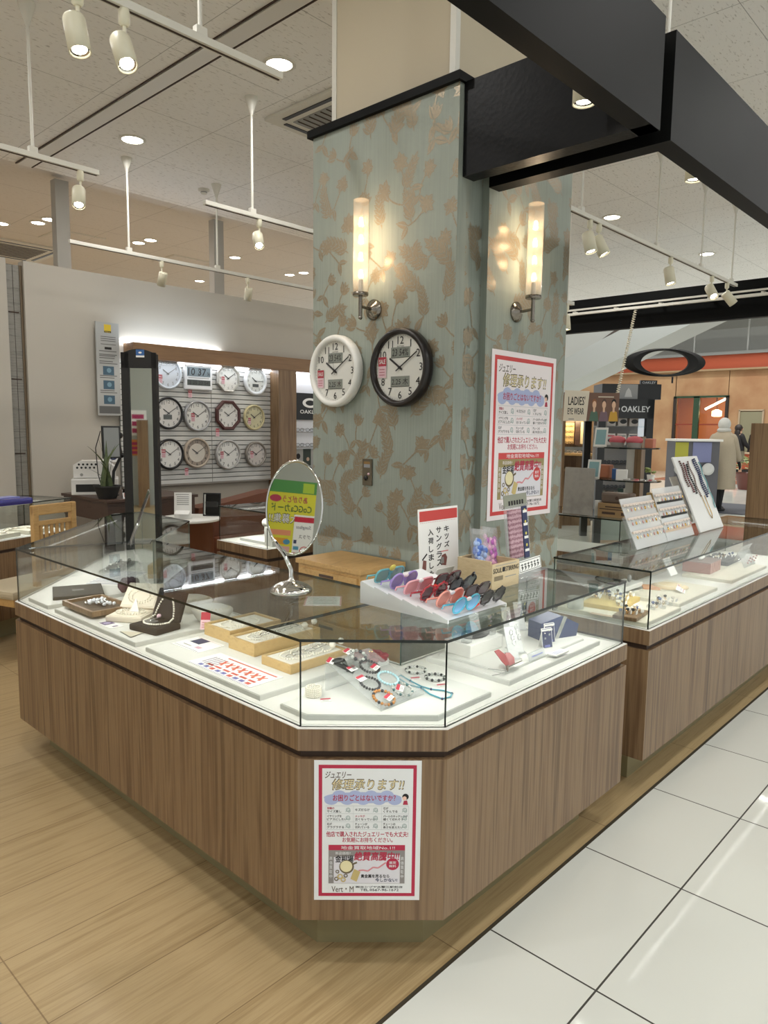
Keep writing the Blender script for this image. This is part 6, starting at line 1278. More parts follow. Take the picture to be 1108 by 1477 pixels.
for k, (x, y0, y1, cm, r) in enumerate(((.06, .55, .93, mat('bead_brown', '#5b3c34', .3), .006), (.10, .48, .90, mat('bead_garnet', '#6a2f33', .2), .006), (.14, .45, .88, onyx, .006), (.18, .42, .92, mat('bead_bronze', '#7a6258', .3), .005), (.27, .40, .94, NAVY, .006), (.30, .42, .95, mat('bead_steel', '#49546f', .3), .006), (.345, .25, .90, mat('bead_turquoise', '#4f9aa2', .3), .004))):
    m = MB(); n = int((y1 - y0) * hh / (r * 1.9)); beads(m, [(x + .008 * math.sin(i * .5 + k), hh * y1 - i * r * 1.9, .006) for i in range(n)], r, cm, 6); m.build('bead_strand', t)
m = MB(); m.tube([(.20, hh * .45, .004), (.215, hh * .2, .004), (.235, hh * .14, .004), (.255, hh * .2, .004), (.245, hh * .45, .004)], .002, GOLD, 5); m.build('chain', t)

# ================================================================== EYEWEAR DISPLAYS ON THE FAR CASE
AB, UPZ = 4.36, V((0, 0, 1))
RT = V((_r.x, _r.y, 0)).normalized()                      # a direction square to the shop corner view, used to turn the stands to the aisle
q0 = on_x(813, 742, 4.36); t = thing('sign_board', 'pale grey wood grain board standing on the far case beside the pillar', 'sign board', frame((4.36, 2.41, ZGT), (0, -1, 0), (.05, 0, 1)))
GW = grain('grey_wood', [(0.3, '#8f8a83'), (0.55, '#aba69e'), (0.75, '#98938b')], (3, 3, 30), .5, .4); MB().box((.105, .155, 0), (.215, .31, .012), GW, bev=.003).build('board', t); MB().box((.105, .05, -.05), (.12, .10, .005), GW).build('back_leg', t)
t = thing('cardboard_box', 'brown printed cardboard box on the far case', 'box', T(4.36, 1.93, ZGT)); CBX = mat('kraft_board', '#a3845c', .7, noise=.06); MB().box((.06, .11, .045), (.12, .24, .09), CBX, bev=.002).build('box', t); m = MB(); q = frame((-.0008, .23, 0), (0, -1, 0), (0, 0, 1)); m.rect(.01, .05, .23, .056, DARKWOOD, 0, q); m.rect(.03, .02, .12, .035, DARKWOOD, 0, q); m.rect(.16, .018, .21, .038, DARKWOOD, 0, q); m.rect(.05, .064, .2, .072, DARKWOOD, 0, q); m.build('print', t)
t = thing('spectacle_case', 'long brown spectacle case lying on the cardboard box', 'case', T(4.42, 2.05, ZGT + .0905)); MB().box((0, 0, .035), (.09, .20, .07), mat('taupe_case', '#6f6056', .5, noise=.05), bev=.015).build('shell', t); MB().disc(0, .035, .012, DARKWOOD, 0, 14, M=frame((-.0455, -.01, 0), (0, -1, 0), (0, 0, 1))).build('badge', t)
t = thing('display_tower', 'white display tower with two glass shelves on the far case', 'display stand', T(4.62, 2.06, ZGT)); WT = mat('tower_white', '#c9c6bf', .5)
MB().box((0, 0, .26), (.05, .06, .52), WT, bev=.003).build('post', t); MB().box((0, -.05, .26), (.06, .045, .52), WALNUT).build('wood_post', t); MB().box((0, 0, .01), (.16, .2, .02), WT).build('base', t)
zs = [on_x(893, 692, 4.5).z, on_x(885, 645, 4.5).z]
for k, zz in enumerate(zs): MB().prism([(.16 * math.cos(a) - .04, .20 * math.sin(a) * (1.05 - .1 * k), ) for a in [2 * PI * i / 28 for i in range(28)]], zz - ZGT - .008, zz - ZGT, GLASS, side=GEDGE).build('glass_shelf', t)
def up_item(nm, lb, cat, x, y, z, dims, mm, extra=None, rz=0.0):
    t2 = thing(nm, lb, cat, T(x, y, z, rz)); MB().box((0, 0, dims[2] / 2), dims, mm, bev=min(dims) * .15).build('body', t2)
    if extra: extra(t2)
    return t2
CORAL = mat('coral_pouch', '#c8606a', .6, noise=.1)
for i, yy in enumerate((2.10, 1.985)): 
    t2 = thing('pouch', ('coral red pouch on the upper glass shelf, left one', 'coral red pouch on the upper glass shelf, right one')[i], 'pouch', T(4.47, yy, zs[1] + .001)); MB().ball((0, 0, .045), (.05, .055, .03), CORAL, 14).build('pouch_top', t2); MB().lathe([(.04, 0), (.046, .03), (.04, .05)], mat('pouch_grey', '#8f8a86', .6), 20).build('pouch_base', t2)
def tablet(x, y, z, lb):
    t2 = thing('small_mirror', lb, 'mirror', frame((x, y, z), (.2, -.98, 0), (.25, .05, 1))); MB().box((0, .065, 0), (.085, .13, .006), WHITE, bev=.002).build('frame', t2); MB().rect(-.032, .015, .032, .115, mat('screen_teal', '#8fb0b4', .1), .0034).build('panel', t2); MB().box((0, .04, -.02), (.05, .08, .003), WHITE).build('back_leg', t2)
tablet(4.44, 2.205, zs[1] + .001, 'white framed tilted panel at the left of the upper glass shelf'); tablet(4.40, 2.225, zs[0] + .002, 'white framed tilted panel below the upper glass shelf, by the white post')
up_item('accessory_box', 'salmon coloured small box on the right of the upper glass shelf', 'box', 4.48, 1.885, zs[1] + .001, (.05, .055, .06), mat('salmon_board', '#b9745e', .6))
up_item('accessory_box', 'orange brown cube box at the left of the lower glass shelf', 'box', 4.60, 2.235, zs[0] + .001, (.07, .085, .09), mat('rust_board', '#a9694b', .6)); up_item('accessory_box', 'blue upright box on the left of the lower glass shelf', 'box', 4.52, 2.13, zs[0] + .001, (.03, .03, .07), mat('blue_board', '#3f639a', .5))
up_item('white_cards', 'white folded cards in the middle of the lower glass shelf', 'cards', 4.45, 2.05, zs[0] + .001, (.02, .07, .07), PAPER, None, .3)
t2 = thing('tiny_plant', 'tiny green plant on the right of the lower glass shelf', 'plant', T(4.55, 1.90, zs[0] + .001)); MB().lathe([(.02, 0), (.026, .04), (.022, .04)], WHITE, 14).build('pot', t2); m = MB()
for i in range(16): m.ball((rnd.uniform(-.035, .035), rnd.uniform(-.035, .035), .05 + rnd.random() * .03), (.016, .010, .008), mat('leaf_green', '#7d8a4a', .5), 6)
m.build('leaves', t2)
for i in range(7):
    m = MB(); m.tube([(.014 * math.cos(a), .022 * math.sin(a), .006) for a in [2 * PI * k / 10 for k in range(10)]], .003, [GREY, SILVER, mat('rose_shell', '#b98f8c')][i % 3], 5, True); m.box((.02, 0, .008), (.02, .02, .014), [WHITE, GREY, CORAL][i % 3]); tag(m.build('accessory', None, T(4.42 + .02 * (i % 2), 2.0 - i * .028, zs[0] + .001)), 'small metal accessory in the row on the lower glass shelf', 'accessory', 'accessories on the lower glass shelf')
for i, (yy, hh_, cm) in enumerate(((2.21, .15, mat('photo_frame', '#4d4a48', .5)), (2.13, .17, mat('teal_book', '#3f5a54', .5)), (2.09, .17, WHITE))):
    up_item('booklet', ('dark photo card standing on the far case under the lower glass shelf', 'dark teal booklet standing on the far case under the lower glass shelf', 'white booklet standing on the far case under the lower glass shelf')[i], 'booklet', 4.62, yy, ZGT + .001, (.015 if i else .004, .035 if i else .06, hh_), cm)
up_item('white_cards', 'white crumpled cards on the far case left of the cardboard box', 'cards', 4.40, 2.175, ZGT + .001, (.02, .05, .10), PAPER, None, .4)
up_item('wood_block', 'upright tan wooden block behind the cardboard box', 'block', 4.56, 1.88, ZGT + .022, (.04, .08, .14), OAK_BOX)
# mirrored shelf unit behind, with lit spectacle rows
dU = 11.0; u0, u1 = on_d(808, 606, dU), on_d(864, 606, dU); rtu = V((u1.x - u0.x, u1.y - u0.y, 0)).normalized(); MU = frame(V((u0.x, u0.y, 0)), rtu, V((-rtu.y, rtu.x, 0))); wU = (u1 - u0).length; hU = u0.z; ku = dU / FPX
t = thing('shelf_unit', 'wooden shelf unit with lit rows of spectacles, seen right beside the pillar', 'shelf unit', MU)
ux = lambda px: (px - 808) * ku
uz = lambda py: hU - (py - 606) * ku
amb = mat('lit_amber', '#d9b67a', .5)
MB().box((wU / 2, .20, hU / 2), (wU, .04, hU), WALNUT).build('back_board', t); MB().box((.02, .0, hU / 2), (.04, .40, hU), WALNUT).build('side_panel', t)
MB().box((ux(823), .16, uz(625)), (ku * 19, .03, ku * 30), amb).build('spectacle_rack', t); MB().box((ux(848), .16, uz(624)), (ku * 12, .03, ku * 32), mat('lit_cream', '#d6c497', .5)).build('light_panel', t); MB().box((ux(837), .15, uz(625)), (ku * 7, .05, ku * 34), DARKWOOD).build('upright', t); MB().box((ux(836), .02, uz(655)), (ku * 48, .36, .03), OAK).build('shelf', t); MB().box((ux(836), .16, uz(649)), (ku * 44, .02, ku * 9), MIRROR).build('mirror_strip', t); MB().box((ux(836), .02, uz(677)), (ku * 48, .36, .03), WALNUT).build('shelf', t)
pl_ = MU @ V((ux(830), -.02, uz(607))); light('shelf_lamp', 'AREA', pl_, 2.5, (1, .8, .5), ku * 40, MU @ V((ux(830), .16, uz(630))), size_y=.03)
for k in range(4):
    for i in range(2): m = MB(); specs_mesh(m, T(ux(818.5 + i * 9), .135, uz(638 - k * 8)) @ frame((0, 0, 0), (1, 0, 0), (0, 0, 1)), ku * 8, DARKWOOD, None, ku * 3, False); m.build('spectacles', t)
for i in range(3): m = MB(); specs_mesh(m, frame((0, 0, .02), (1, 0, 0), (0, 0, 1)), .13, [GREY, WHITE, BLACK][i % 3], None, .035); tag(m.build('spectacles', None, MU @ T(ux(820 + i * 14), -.05, uz(655) + .017)), 'spectacles standing on the oak shelf under the lit rows beside the pillar', 'spectacles', 'spectacles on the oak shelf')

# ---- hanging sign
nF = V((dd.y, -dd.x, 0)); nF = nF if nF.dot(-pa) > 0 else -nF; ZRF = 2.93; nF = V((-1, 0, 0)); o_r = V((XFA - .12, 0, 0))
def on_rail(px): d = ray(px, 440); n2 = nF; k = (o_r - V((0, 0, 0))).dot(n2) / V((d.x, d.y, 0)).dot(n2); return V((d.x * k, d.y * k, ZRF)), k
top, dS = on_rail(918); s0 = on_d(812, 607, dS); s1 = on_d(892, 608, dS); rt = V((s1.x - s0.x, s1.y - s0.y, 0)).normalized(); wS = (s1 - s0).length; hS = on_d(814, 563, dS).z - s0.z
t = thing('hanging_sign', 'cream and brown LADIES EYE WEAR sign hung on a spiral cord', 'sign', frame(s0, rt, (0, 0, 1))); m = MB(); BRS = mat('sign_mocha', '#6f5447', .6); CRS = mat('sign_cream', '#d8d2c2', .6)
sheet(m, wS, hS * .93, T(0, 0, 0), BRS, .012); m.poly([(0, 0), (wS * .42, 0), (wS * .46, hS * .98), (.01, hS)], CRS, .0006); m.txt("LADIES'", wS * .235, hS * .66, wS * .30, hS * .28, INK, .001, .045); m.txt('EYE WEAR', wS * .225, hS * .32, wS * .29, hS * .20, INK, .001, .045); m.rect(wS * .1, hS * .05, wS * .2, hS * .08, GREY, .001); m.rect(wS * .62, hS * .78, wS * .9, hS * .81, CRS, .001)
for i, cm in enumerate(('#4c6a5c', '#75606c', '#c39a3c')):
    x = wS * (.555 + .175 * i); cc = mat('figure_' + cm[1:], cm, .6); m.poly([(x - wS * .085, 0), (x + wS * .085, 0), (x + wS * .06, hS * .30), (x, hS * .36), (x - wS * .06, hS * .30)], cc, .0010 + .0001 * i); m.rect(x - wS * .018, hS * .3, x + wS * .018, hS * .45, mat('figure_skin', '#d9b69a', .6), .0014); m.disc(x, hS * .54, wS * .035, mat('figure_skin', '#d9b69a', .6), .0016, 16, hS * .12); m.disc(x, hS * .62, wS * .04, [mat('figure_hair', '#8a5a3a', .6), DARKWOOD, BLACKM][i], .0015, 16, hS * .11)
m.build('board', t); Ml = t.matrix_world.inverted() if False else frame(s0, rt, (0, 0, 1)).inverted(); a = Ml @ top; b = Ml @ on_d(890, 572, dS); pts = []
for i in range(260):
    s = i / 259; c = V(a).lerp(V(b), s); pts.append((c.x + .016 * math.cos(i * .95), c.y, c.z + .016 * math.sin(i * .95) - .006))
MB().tube(pts, .0055, mat('cord_cream', '#d9d2bd', .5), 5).build('spiral_cord', t)
# track rail in front of the far fascia carries the cord
zr = ZRF; ra, rb = on_rail(800)[0], on_rail(1140)[0]
t = thing('track_rail', 'white track rail running in front of the black fascia over the far case', 'lighting track', T(ra.x, ra.y, zr, math.atan2(rb.y - ra.y, rb.x - ra.x)), 'suspended lighting tracks'); L_ = V((rb.x - ra.x, rb.y - ra.y)).length; MB().box((L_ / 2, 0, 0), (L_, .036, .030), OFFWHITE, bev=.003).build('rail', t); MB().box((L_ / 2, 0, .05), (L_, .02, .02), OFFWHITE).build('carrier_rail', t)
for i in range(5): MB().box((L_ * (.1 + .2 * i), .055, .02), (.03, .10, .03), OFFWHITE).build('bracket', t)
pr = on_d(828, 360, 7.2)
p = on_d(818, 436, 6.2); t = thing('cross_rail', 'short white cross rail on a hanging rod just right of the pillar', 'lighting track', T(p.x, p.y, p.z)); MB().box((0.02, 0, 0), (.16, .036, .03), OFFWHITE, bev=.003).build('rail', t); MB().cyl((0, 0, .01), (0, 0, ZC - p.z), .009, .009, OFFWHITE, 10).build('hanging_rod', t); spot(p.x, p.y, p.z - .015, (p.x, p.y - .3, 0), 'ivory spotlight on the short cross rail just right of the pillar', 1.0, 12)

# ================================================================== EYEWEAR TOWER AND RING EMBLEM
dT = 9.4; f0 = on_d(872, 575, dT); f1 = on_d(945, 575, dT); f2 = on_d(975, 576, dT + .35); rt = V((f1.x - f0.x, f1.y - f0.y, 0)).normalized(); wT = (f1 - f0).length + .06; hT = f0.z; bk = V((-rt.y, rt.x, 0)); base = V((f0.x - rt.x * .06, f0.y - rt.y * .06, 0))
t = thing('display_cabinet', 'black eyewear display cabinet with a lettered header, seen past the hanging sign', 'cabinet', frame(base, rt, bk)); TB = mat('cabinet_black', '#161718', .3); dD = .72; pw = .095
for x, y in ((pw / 2, .04), (wT - pw / 2, .04), (wT - pw / 2, dD - .04), (pw / 2, dD - .04)): MB().box((x, y, hT / 2), (pw, .08, hT), TB, bev=.004).build('post', t)
h = MB(); h.box((wT / 2, dD / 2, hT - .125), (wT, dD, .25), TB); q = frame((0, -.0015, hT - .24), (1, 0, 0), (0, 0, 1)); h.txt('OAKLEY', wT * .66, .11, wT * .52, .075, mat('letter_silver', '#c9cbcc', .35, .3), 0, .03, M=q); h.ring(wT * .33, .11, .016, .030, mat('letter_silver', '#c9cbcc'), 0, 24, .8, q); h.build('header', t)
for k, zz in enumerate((1.55, 1.30, 1.05, .72)): MB().box((wT / 2, .21, zz), (wT - .10, .38, .015), TB if k > 1 else GLASS).build('shelf', t)
MB().box((wT / 2, .42, 1.0), (wT - .12, .02, 1.5), mat('cabinet_backing', '#a7a39f', .5)).build('back_panel', t); MB().box((wT / 2, .12, .36), (wT - .14, .1, .66), mat('cabinet_kick', '#9aa39c', .4)).build('lower_panel', t)
lb = MB(); q = frame((wT + .001, .09, .55), (0, 1, 0), (0, 0, 1)); lb.rect(0, 0, dD - .18, 1.22, mat('lightbox_white', '#dfe8ee', .4, emit=.5), 0, q); lb.poly([(.02, .45), (.30, .55), (.38, 1.0), (.22, .92), (.1, .8)], mat('lightbox_grey', '#7f8a8f', .5), .001, q); lb.poly([(0, .0), (.44, 0), (.44, .42), (.2, .5), (0, .42)], mat('lightbox_dark', '#414a4e', .5), .0012, q)
for cx_, cy_ in ((.12, .22), (.31, .42)): lb.ring(cx_, cy_, .10, .115, INK, .002, 30, 1.3, q)
for a_, b_ in (((.12, .22), (.25, .36)), ((.25, .36), (.31, .42)), ((.2, .2), (.25, .36)), ((.12, .22), (.2, .2))): lb.line(a_, b_, .014, INK, .0022, q)
lb.build('lightbox', t)
r2 = random.Random(5)
for k, zz in enumerate((1.558, 1.308)):
    for i in range(3):
        x = .20 + i * .15; t2 = thing('goggle_box', ['goggle box on the %s shelf of the black cabinet, %s one' % (a, b) for a in ('upper', 'second') for b in ('left', 'middle', 'right')][k * 3 + i], 'box', frame(base, rt, bk) @ T(x, .16, zz)); MB().box((0, 0, .075), (.12, .10, .15), mat('goggle_white', '#cfc9c6', .5), bev=.003).build('box', t2); m = MB(); q = frame((0, -.0508, 0), (1, 0, 0), (0, 0, 1)); m.disc(.01, .06, .045, BLACK, 0, 20, .03, q); m.rect(-.05, .11, .05, .13, [CORAL, GREY, NAVY][i], .0004, q); m.build('print', t2)
for i in range(8):
    x = .17 + (i % 4) * .11; zz = 1.059 if i < 4 else .729; m = MB(); specs_mesh(m, T(0, 0, .025) @ frame((0, 0, 0), (1, 0, 0), (0, 0, 1)), .10, BLACK, onyx, .04); tag(m.build('sports_glasses', None, frame(base, rt, bk) @ T(x, .12, zz)), 'dark sports sunglasses on a lower shelf of the black display cabinet', 'sunglasses', 'sunglasses in the black cabinet')
t = thing('emblem_base', 'black and grey box plinth on top of the black cabinet under the ring emblem', 'plinth', frame(base, rt, bk) @ T(.05, .05, hT)); MB().box((wT * .55, .25, .10), (wT * 1.08, .40, .20), TB, bev=.004).build('box', t); m = MB(); q = frame((0, .0485, 0), (1, 0, 0), (0, 0, 1)); m.rect(wT * .30, .005, wT * .66, .195, mat('plinth_grey', '#8d8f8f', .5), 0, q); m.poly([(wT * .42, .03), (wT * .56, .03), (wT * .53, .11), (wT * .49, .15), (wT * .45, .11)], mat('plinth_light', '#c0c1c0', .5), .0006, q); m.build('photo_panel', t); MB().box((wT * .93, .22, .23), (.22, .05, .06), TB).build('name_block', t)
m = MB(); m.txt('OAKLEY', wT * .93, .23, .18, .03, mat('letter_silver', '#c9cbcc'), 0, .02, M=frame((0, .194, 0), (1, 0, 0), (0, 0, 1))); m.build('lettering', t)
cO = on_d(958.5, 523, dT + .2); t = thing('ring_emblem', 'large black oval ring emblem above the black cabinet', 'emblem', frame(cO, rt, (0, 0, 1))); sc = (dT + .2) / FPX; m = MB(); n = 64; vs = []
for i in range(n):
    a = 2 * PI * i / n; ox, oy = 58.5 * sc * math.cos(a), 20 * sc * math.sin(a); ix, iy = 35 * sc * math.cos(a), 17 * sc * math.sin(a); vs += [(ox, oy, -.03), (ox, oy, .02), ((ox + ix) / 2, (oy + iy) / 2, .05), (ix, iy, .03), (ix, iy, -.03)]
m.add(vs, [(i * 5 + j, ((i + 1) % n) * 5 + j, ((i + 1) % n) * 5 + (j + 1) % 5, i * 5 + (j + 1) % 5) for i in range(n) for j in range(5)], mat('emblem_black', '#0c0c0d', .75), smooth=False); m.build('ring', t); MB().cyl((.12, -20 * sc, 0), (.12, -.27, 0), .012, .012, TB, 10).build('support', t)

# brown board at the right edge
t = thing('wood_partition', 'tall brown wooden end panel at the right edge behind the right case', 'partition', T(5.28, 1.15, 0)); MB().box((.05, .195, .78), (.06, .39, 1.56), WALNUT, bev=.003).build('panel', t); MB().box((.05, .195, .03), (.07, .40, .06), GROOVE).build('kick', t)

# ================================================================== BEYOND: ATRIUM, ORANGE SHOP, PASSERS-BY
XW = 27.0
ORW = nodes_of('orange_plaster', '#b08a64', .8)[0]; nt = ORW.node_tree; nz = nt.nodes.new('ShaderNodeTexNoise'); nz.inputs['Scale'].default_value = 1.2; nz.inputs['Detail'].default_value = 8; rp = ramp(nt, [(.35, '#a97f5c'), (.65, '#bd9a74')]); tc = nt.nodes.new('ShaderNodeTexCoord'); nt.links.new(tc.outputs['Object'], nz.inputs['Vector']); nt.links.new(nz.outputs['Fac'], rp.inputs[0]); nt.links.new(rp.outputs[0], nt.nodes['Principled BSDF'].inputs['Base Color'])
wf = bpy.data.objects.new('wall_far', None); COL.objects.link(wf); wf['kind'] = 'structure'
def ws(nm, c, d, mm): struct(MB().box(c, d, mm), nm, wf)
ws('plaster', (XW + .1, 14.8, 1.83), (.2, 8.6, 3.66), ORW)                  # left of the window
ws('plaster', (XW + .1, 9.6, 3.2), (.2, 1.85, .92), ORW); ws('plaster', (XW + .1, 9.6, .30), (.2, 1.85, .6), ORW); ws('plaster', (XW + .1, 4.1, 1.83), (.2, 9.1, 3.66), ORW)
ws('stripe', (XW + .02, 7, 3.92), (.3, 26, .50), mat('fascia_orange', '#b2502e', .5)); ws('ledge', (XW - .05, 7, 3.66), (.5, 26, .06), mat('ledge_tan', '#a58c6c', .6)); ws('ledge', (XW - .05, 7, 4.22), (.5, 26, .10), mat('ledge_grey', '#9fa3a2', .5))
ws('upper_wall', (XW + 3, 7, 6.8), (.2, 26, 5.2), mat('upper_grey', '#9b9d98', .7)); ws('upper_glass', (XW - .1, 7, 4.85), (.03, 26, 1.1), GLASS); ws('soffit', (XW - 1.2, 3, 5.6), (2.2, 18, .5), mat('soffit_brown', '#4a3730', .6)); ws('upper_ceiling', (XW - 2, 7, 7.2), (12, 26, .1), CEILM)
for y in (4.5, 6.3, 8.1, 9.9, 11.7): ws('rail_post', (XW - .1, y, 4.85), (.05, .05, 1.2), mat('rail_white', '#c9ccca', .4))
# window with a lit orange room behind it
wn = bpy.data.objects.new('window_1', None); COL.objects.link(wn); wn['kind'] = 'structure'
GRN = mat('frame_green', '#27452f', .4); GRD = mat('frame_dark', '#2a221d', .5)
def wsx(nm, c, d, mm): struct(MB().box(c, d, mm), nm, wn)
for y, w_, mm in ((10.50, .10, GRD), (9.72, .20, GRN), (8.67, .10, GRD)): wsx('window_frame', (XW - .02, y, 1.7), (.12, w_, 2.1), mm)
for z, mm in ((2.74, GRN), (.62, GRD)): wsx('window_frame', (XW - .02, 9.58, z), (.12, 1.92, .07), mm)
wsx('window_bar', (XW, 9.58, 1.75), (.05, 1.85, .05), mat('bar_red', '#8a3a24', .5)); wsx('pane', (XW + .02, 9.58, 1.7), (.01, 1.8, 2.0), glass_mat('far_glass', (.95, .95, .93)))
RO = mat('room_orange', '#c27f4e', .7); wsx('room_wall', (XW + 3.2, 9.6, 1.9), (.1, 4.5, 3.8), RO); wsx('room_wall', (XW + 1.7, 11.6, 1.9), (3, .1, 3.8), RO); wsx('room_wall', (XW + 1.7, 7.6, 1.9), (3, .1, 3.8), RO); wsx('room_ceiling', (XW + 1.7, 9.6, 3.3), (3.0, 4.2, .1), mat('room_mauve', '#a98f9c', .7)); wsx('picture', (XW + 3.1, 9.25, 1.9), (.04, .5, .4), DARKWOOD); wsx('picture', (XW + 3.1, 9.25, 1.2), (.04, .5, .4), DARKWOOD)
light('room_lamp', 'AREA', (XW + 1.6, 9.6, 3.1), 45, (1, .75, .45), 1.2, (XW + 1.6, 9.6, 0))
p = on_x(1034, 597, XW + 1.0); t = thing('pendant_lamp', 'small glowing pendant lamp inside the orange shop window', 'lamp', T(p)); MB().lathe([(.10, -.10), (.17, -.08), (.17, .10), (.05, .16)], mat('pendant_glow', '#ffe6ae', .4, emit=5), 20).build('shade', t); MB().cyl((0, 0, .15), (0, 0, 3.25 - p.z), .008, .008, INK, 6).build('cord', t)
a, b = on_x(1018, 590, XW + 1.2), on_x(1050, 574, XW + .6); t = thing('tube_lamp', 'glowing tube lamp slanting across the orange shop window', 'lamp', T(a)); MB().cyl((0, 0, 0), b - a, .04, .04, mat('tube_glow', '#fff2dc', .4, emit=6), 10).build('tube', t); MB().cyl((b - a) * .5, (b - a) * .5 + V((0, 0, 3.25 - (a.z + b.z) / 2)), .01, .01, INK, 6).build('cord', t)
# door
dr = bpy.data.objects.new('door_1', None); COL.objects.link(dr); dr['kind'] = 'structure'; struct(MB().box((XW - .03, 7.85, 1.1), (.06, .72, 2.2), mat('door_sage', '#8d8a70', .5)), 'leaf', dr)
for y in (8.23, 7.47): struct(MB().box((XW - .05, y, 1.12), (.10, .05, 2.25), mat('jamb_tan', '#b7a58b', .5)), 'jamb', dr)
struct(MB().box((XW - .05, 7.85, 2.25), (.10, .80, .05), mat('jamb_tan', '#b7a58b')), 'jamb', dr)
# escalators as inclined pale boxes, a dark lit slot on the upper one
ES = mat('escalator_grey', '#aeb3b1', .5); 
def incline(P, Q, w, h, mm, nm, par): 
    P, Q = V(P), V(Q); d = (Q - P); M = frame((P + Q) / 2, d, (0, 0, 1)); MB().box((0, 0, 0), (d.length, h, w), mm, M).build(nm, par)
es = bpy.data.objects.new('escalator', None); COL.objects.link(es); tag(es, 'pale inclined escalator undersides rising to the right above the black cabinet', 'escalator')
P, Q = on_x(800, 560, 15), on_x(1000, 462, 15); Q = P + (Q - P) * 1.7; incline(P + V((0, 0, .1)), Q + V((0, 0, .1)), 1.0, .55, ES, 'truss', es)
P2, Q2 = on_x(795, 525, 17), on_x(960, 430, 17); Q2 = P2 + (Q2 - P2) * 1.6; incline(P2, Q2, 1.0, .75, mat('escalator_light', '#b9bbb6', .5), 'truss', es); P3, Q3 = on_x(800, 548, 15.9), on_x(930, 455, 15.9); Q3 = P3 + (Q3 - P3) * 1.5; incline(P3, Q3, .3, .16, mat('slot_brown', '#4a403a', .5), 'lamp_slot', es)
p = on_x(845, 512, 15.7); MB().ball((0, 0, 0), (.12, .12, .05), LAMP_ON, 10, T(p)).build('slot_lamp', es)
MB().box((16, 13.5, 1.2), (.5, .5, 2.4), ES).build('support', es)
for x, y in ((12.5, 6), (15, 3), (19, 7), (22, 4.5), (22, 9), (24.5, 7)): light('mall_lamp', 'AREA', (x, y, 7.0), 150, (1, .96, .90), .6, (x, y, 0))
# counters, posters and mat in front of the shop
t = thing('shop_counter', 'low orange counter in front of the distant orange wall', 'counter', T(25.2, 7.4, 0)); MB().box((0, 0, .40), (.5, 2.6, .8), mat('counter_orange', '#b0583a', .6)).build('body', t); MB().box((0, 0, .82), (.6, 2.7, .05), mat('counter_top', '#b9a58c', .5)).build('top', t); MB().box((-.26, .3, .2), (.02, 1.9, .22), BLACKM).build('kick', t)
dC = 13.0; c0 = on_d(974, 633, dC); c1 = on_d(1030, 633, dC); rt = V((c1.x - c0.x, c1.y - c0.y, 0)).normalized(); bk = V((-rt.y, rt.x, 0)); wC = (c1 - c0).length + .15
t = thing('flyer_rack', 'white topped rack with yellow and violet posters right of the black cabinet', 'rack', frame((c0.x, c0.y, 0), rt, bk)); zt_ = c0.z; MB().box((wC / 2, .2, zt_ - .02), (wC, .5, .04), WHITE).build('top', t); MB().box((wC / 2, .22, zt_ / 2), (wC - .05, .4, zt_ - .05), mat('rack_grey', '#56565c', .5)).build('body', t); m = MB(); q = frame((0, .015, 0), (1, 0, 0), (0, 0, 1)); m.rect(.02, zt_ - .36, .26, zt_ - .06, mat('poster_lime', '#a9a63c', .6), 0, q); m.rect(.34, zt_ - .42, .68, zt_ - .06, mat('poster_violet', '#7a7fa6', .6), 0, q); m.build('posters', t)
for k in range(3): MB().lathe([(.05, -.01), (.11, -.012), (.11, .012), (.05, .01)], mat('spool_white', '#c9cac8', .5), 20, frame((.12 + k * .25, -.02, zt_ - .54), (1, 0, 0), (0, 0, 1))).build('reel', t)
p = on_z(1043, 735, 0); struct(MB().box((p.x + .3, p.y - .6, .006), (2.0, 3.6, .012), mat('entrance_mat', '#4f525a', .9, noise=.1)), 'floor_mat')
p = on_z(1045, 700, 0); struct(MB().box((p.x + 1.4, p.y, .004), (1.4, 5.0, .008), mat('floor_red', '#8d5a48', .4)), 'floor_band')
p = on_z(1079, 706, 0); t = thing('planter', 'leafy green shrub in a dark red planter beside the wooden end panel', 'plant', T(p.x, p.y, 0)); MB().lathe([(.24, 0), (.32, .40), (.34, .44), (.30, .44), (.28, .38)], mat('planter_red', '#5a2c22', .5), 24).build('pot', t); m = MB(); r2 = random.Random(8)
for i in range(90):
    a, e, rr = r2.uniform(0, 2 * PI), r2.uniform(-.3, 1.3), r2.uniform(.2, .42); c = V((rr * math.cos(a) * math.cos(e), rr * math.sin(a) * math.cos(e), .58 + rr * math.sin(e) * .8)); u1 = V((math.cos(a), math.sin(a), r2.uniform(-.3, .6))).normalized() * .11; v1 = V((-math.sin(a), math.cos(a), r2.uniform(-.4, .4))).normalized() * .045
    m.add([c - u1, c - v1, c + u1, c + v1], [(0, 1, 2, 3)], mat('shrub_leaf', '#75854f', .5) if i % 3 else mat('shrub_pale', '#b3ba8e', .5))
m.build('foliage', t); MB().cyl((0, 0, .4), (0, 0, .8), .02, .012, mat('stem_brown', '#4a3c2c', .7), 8).build('stem', t)

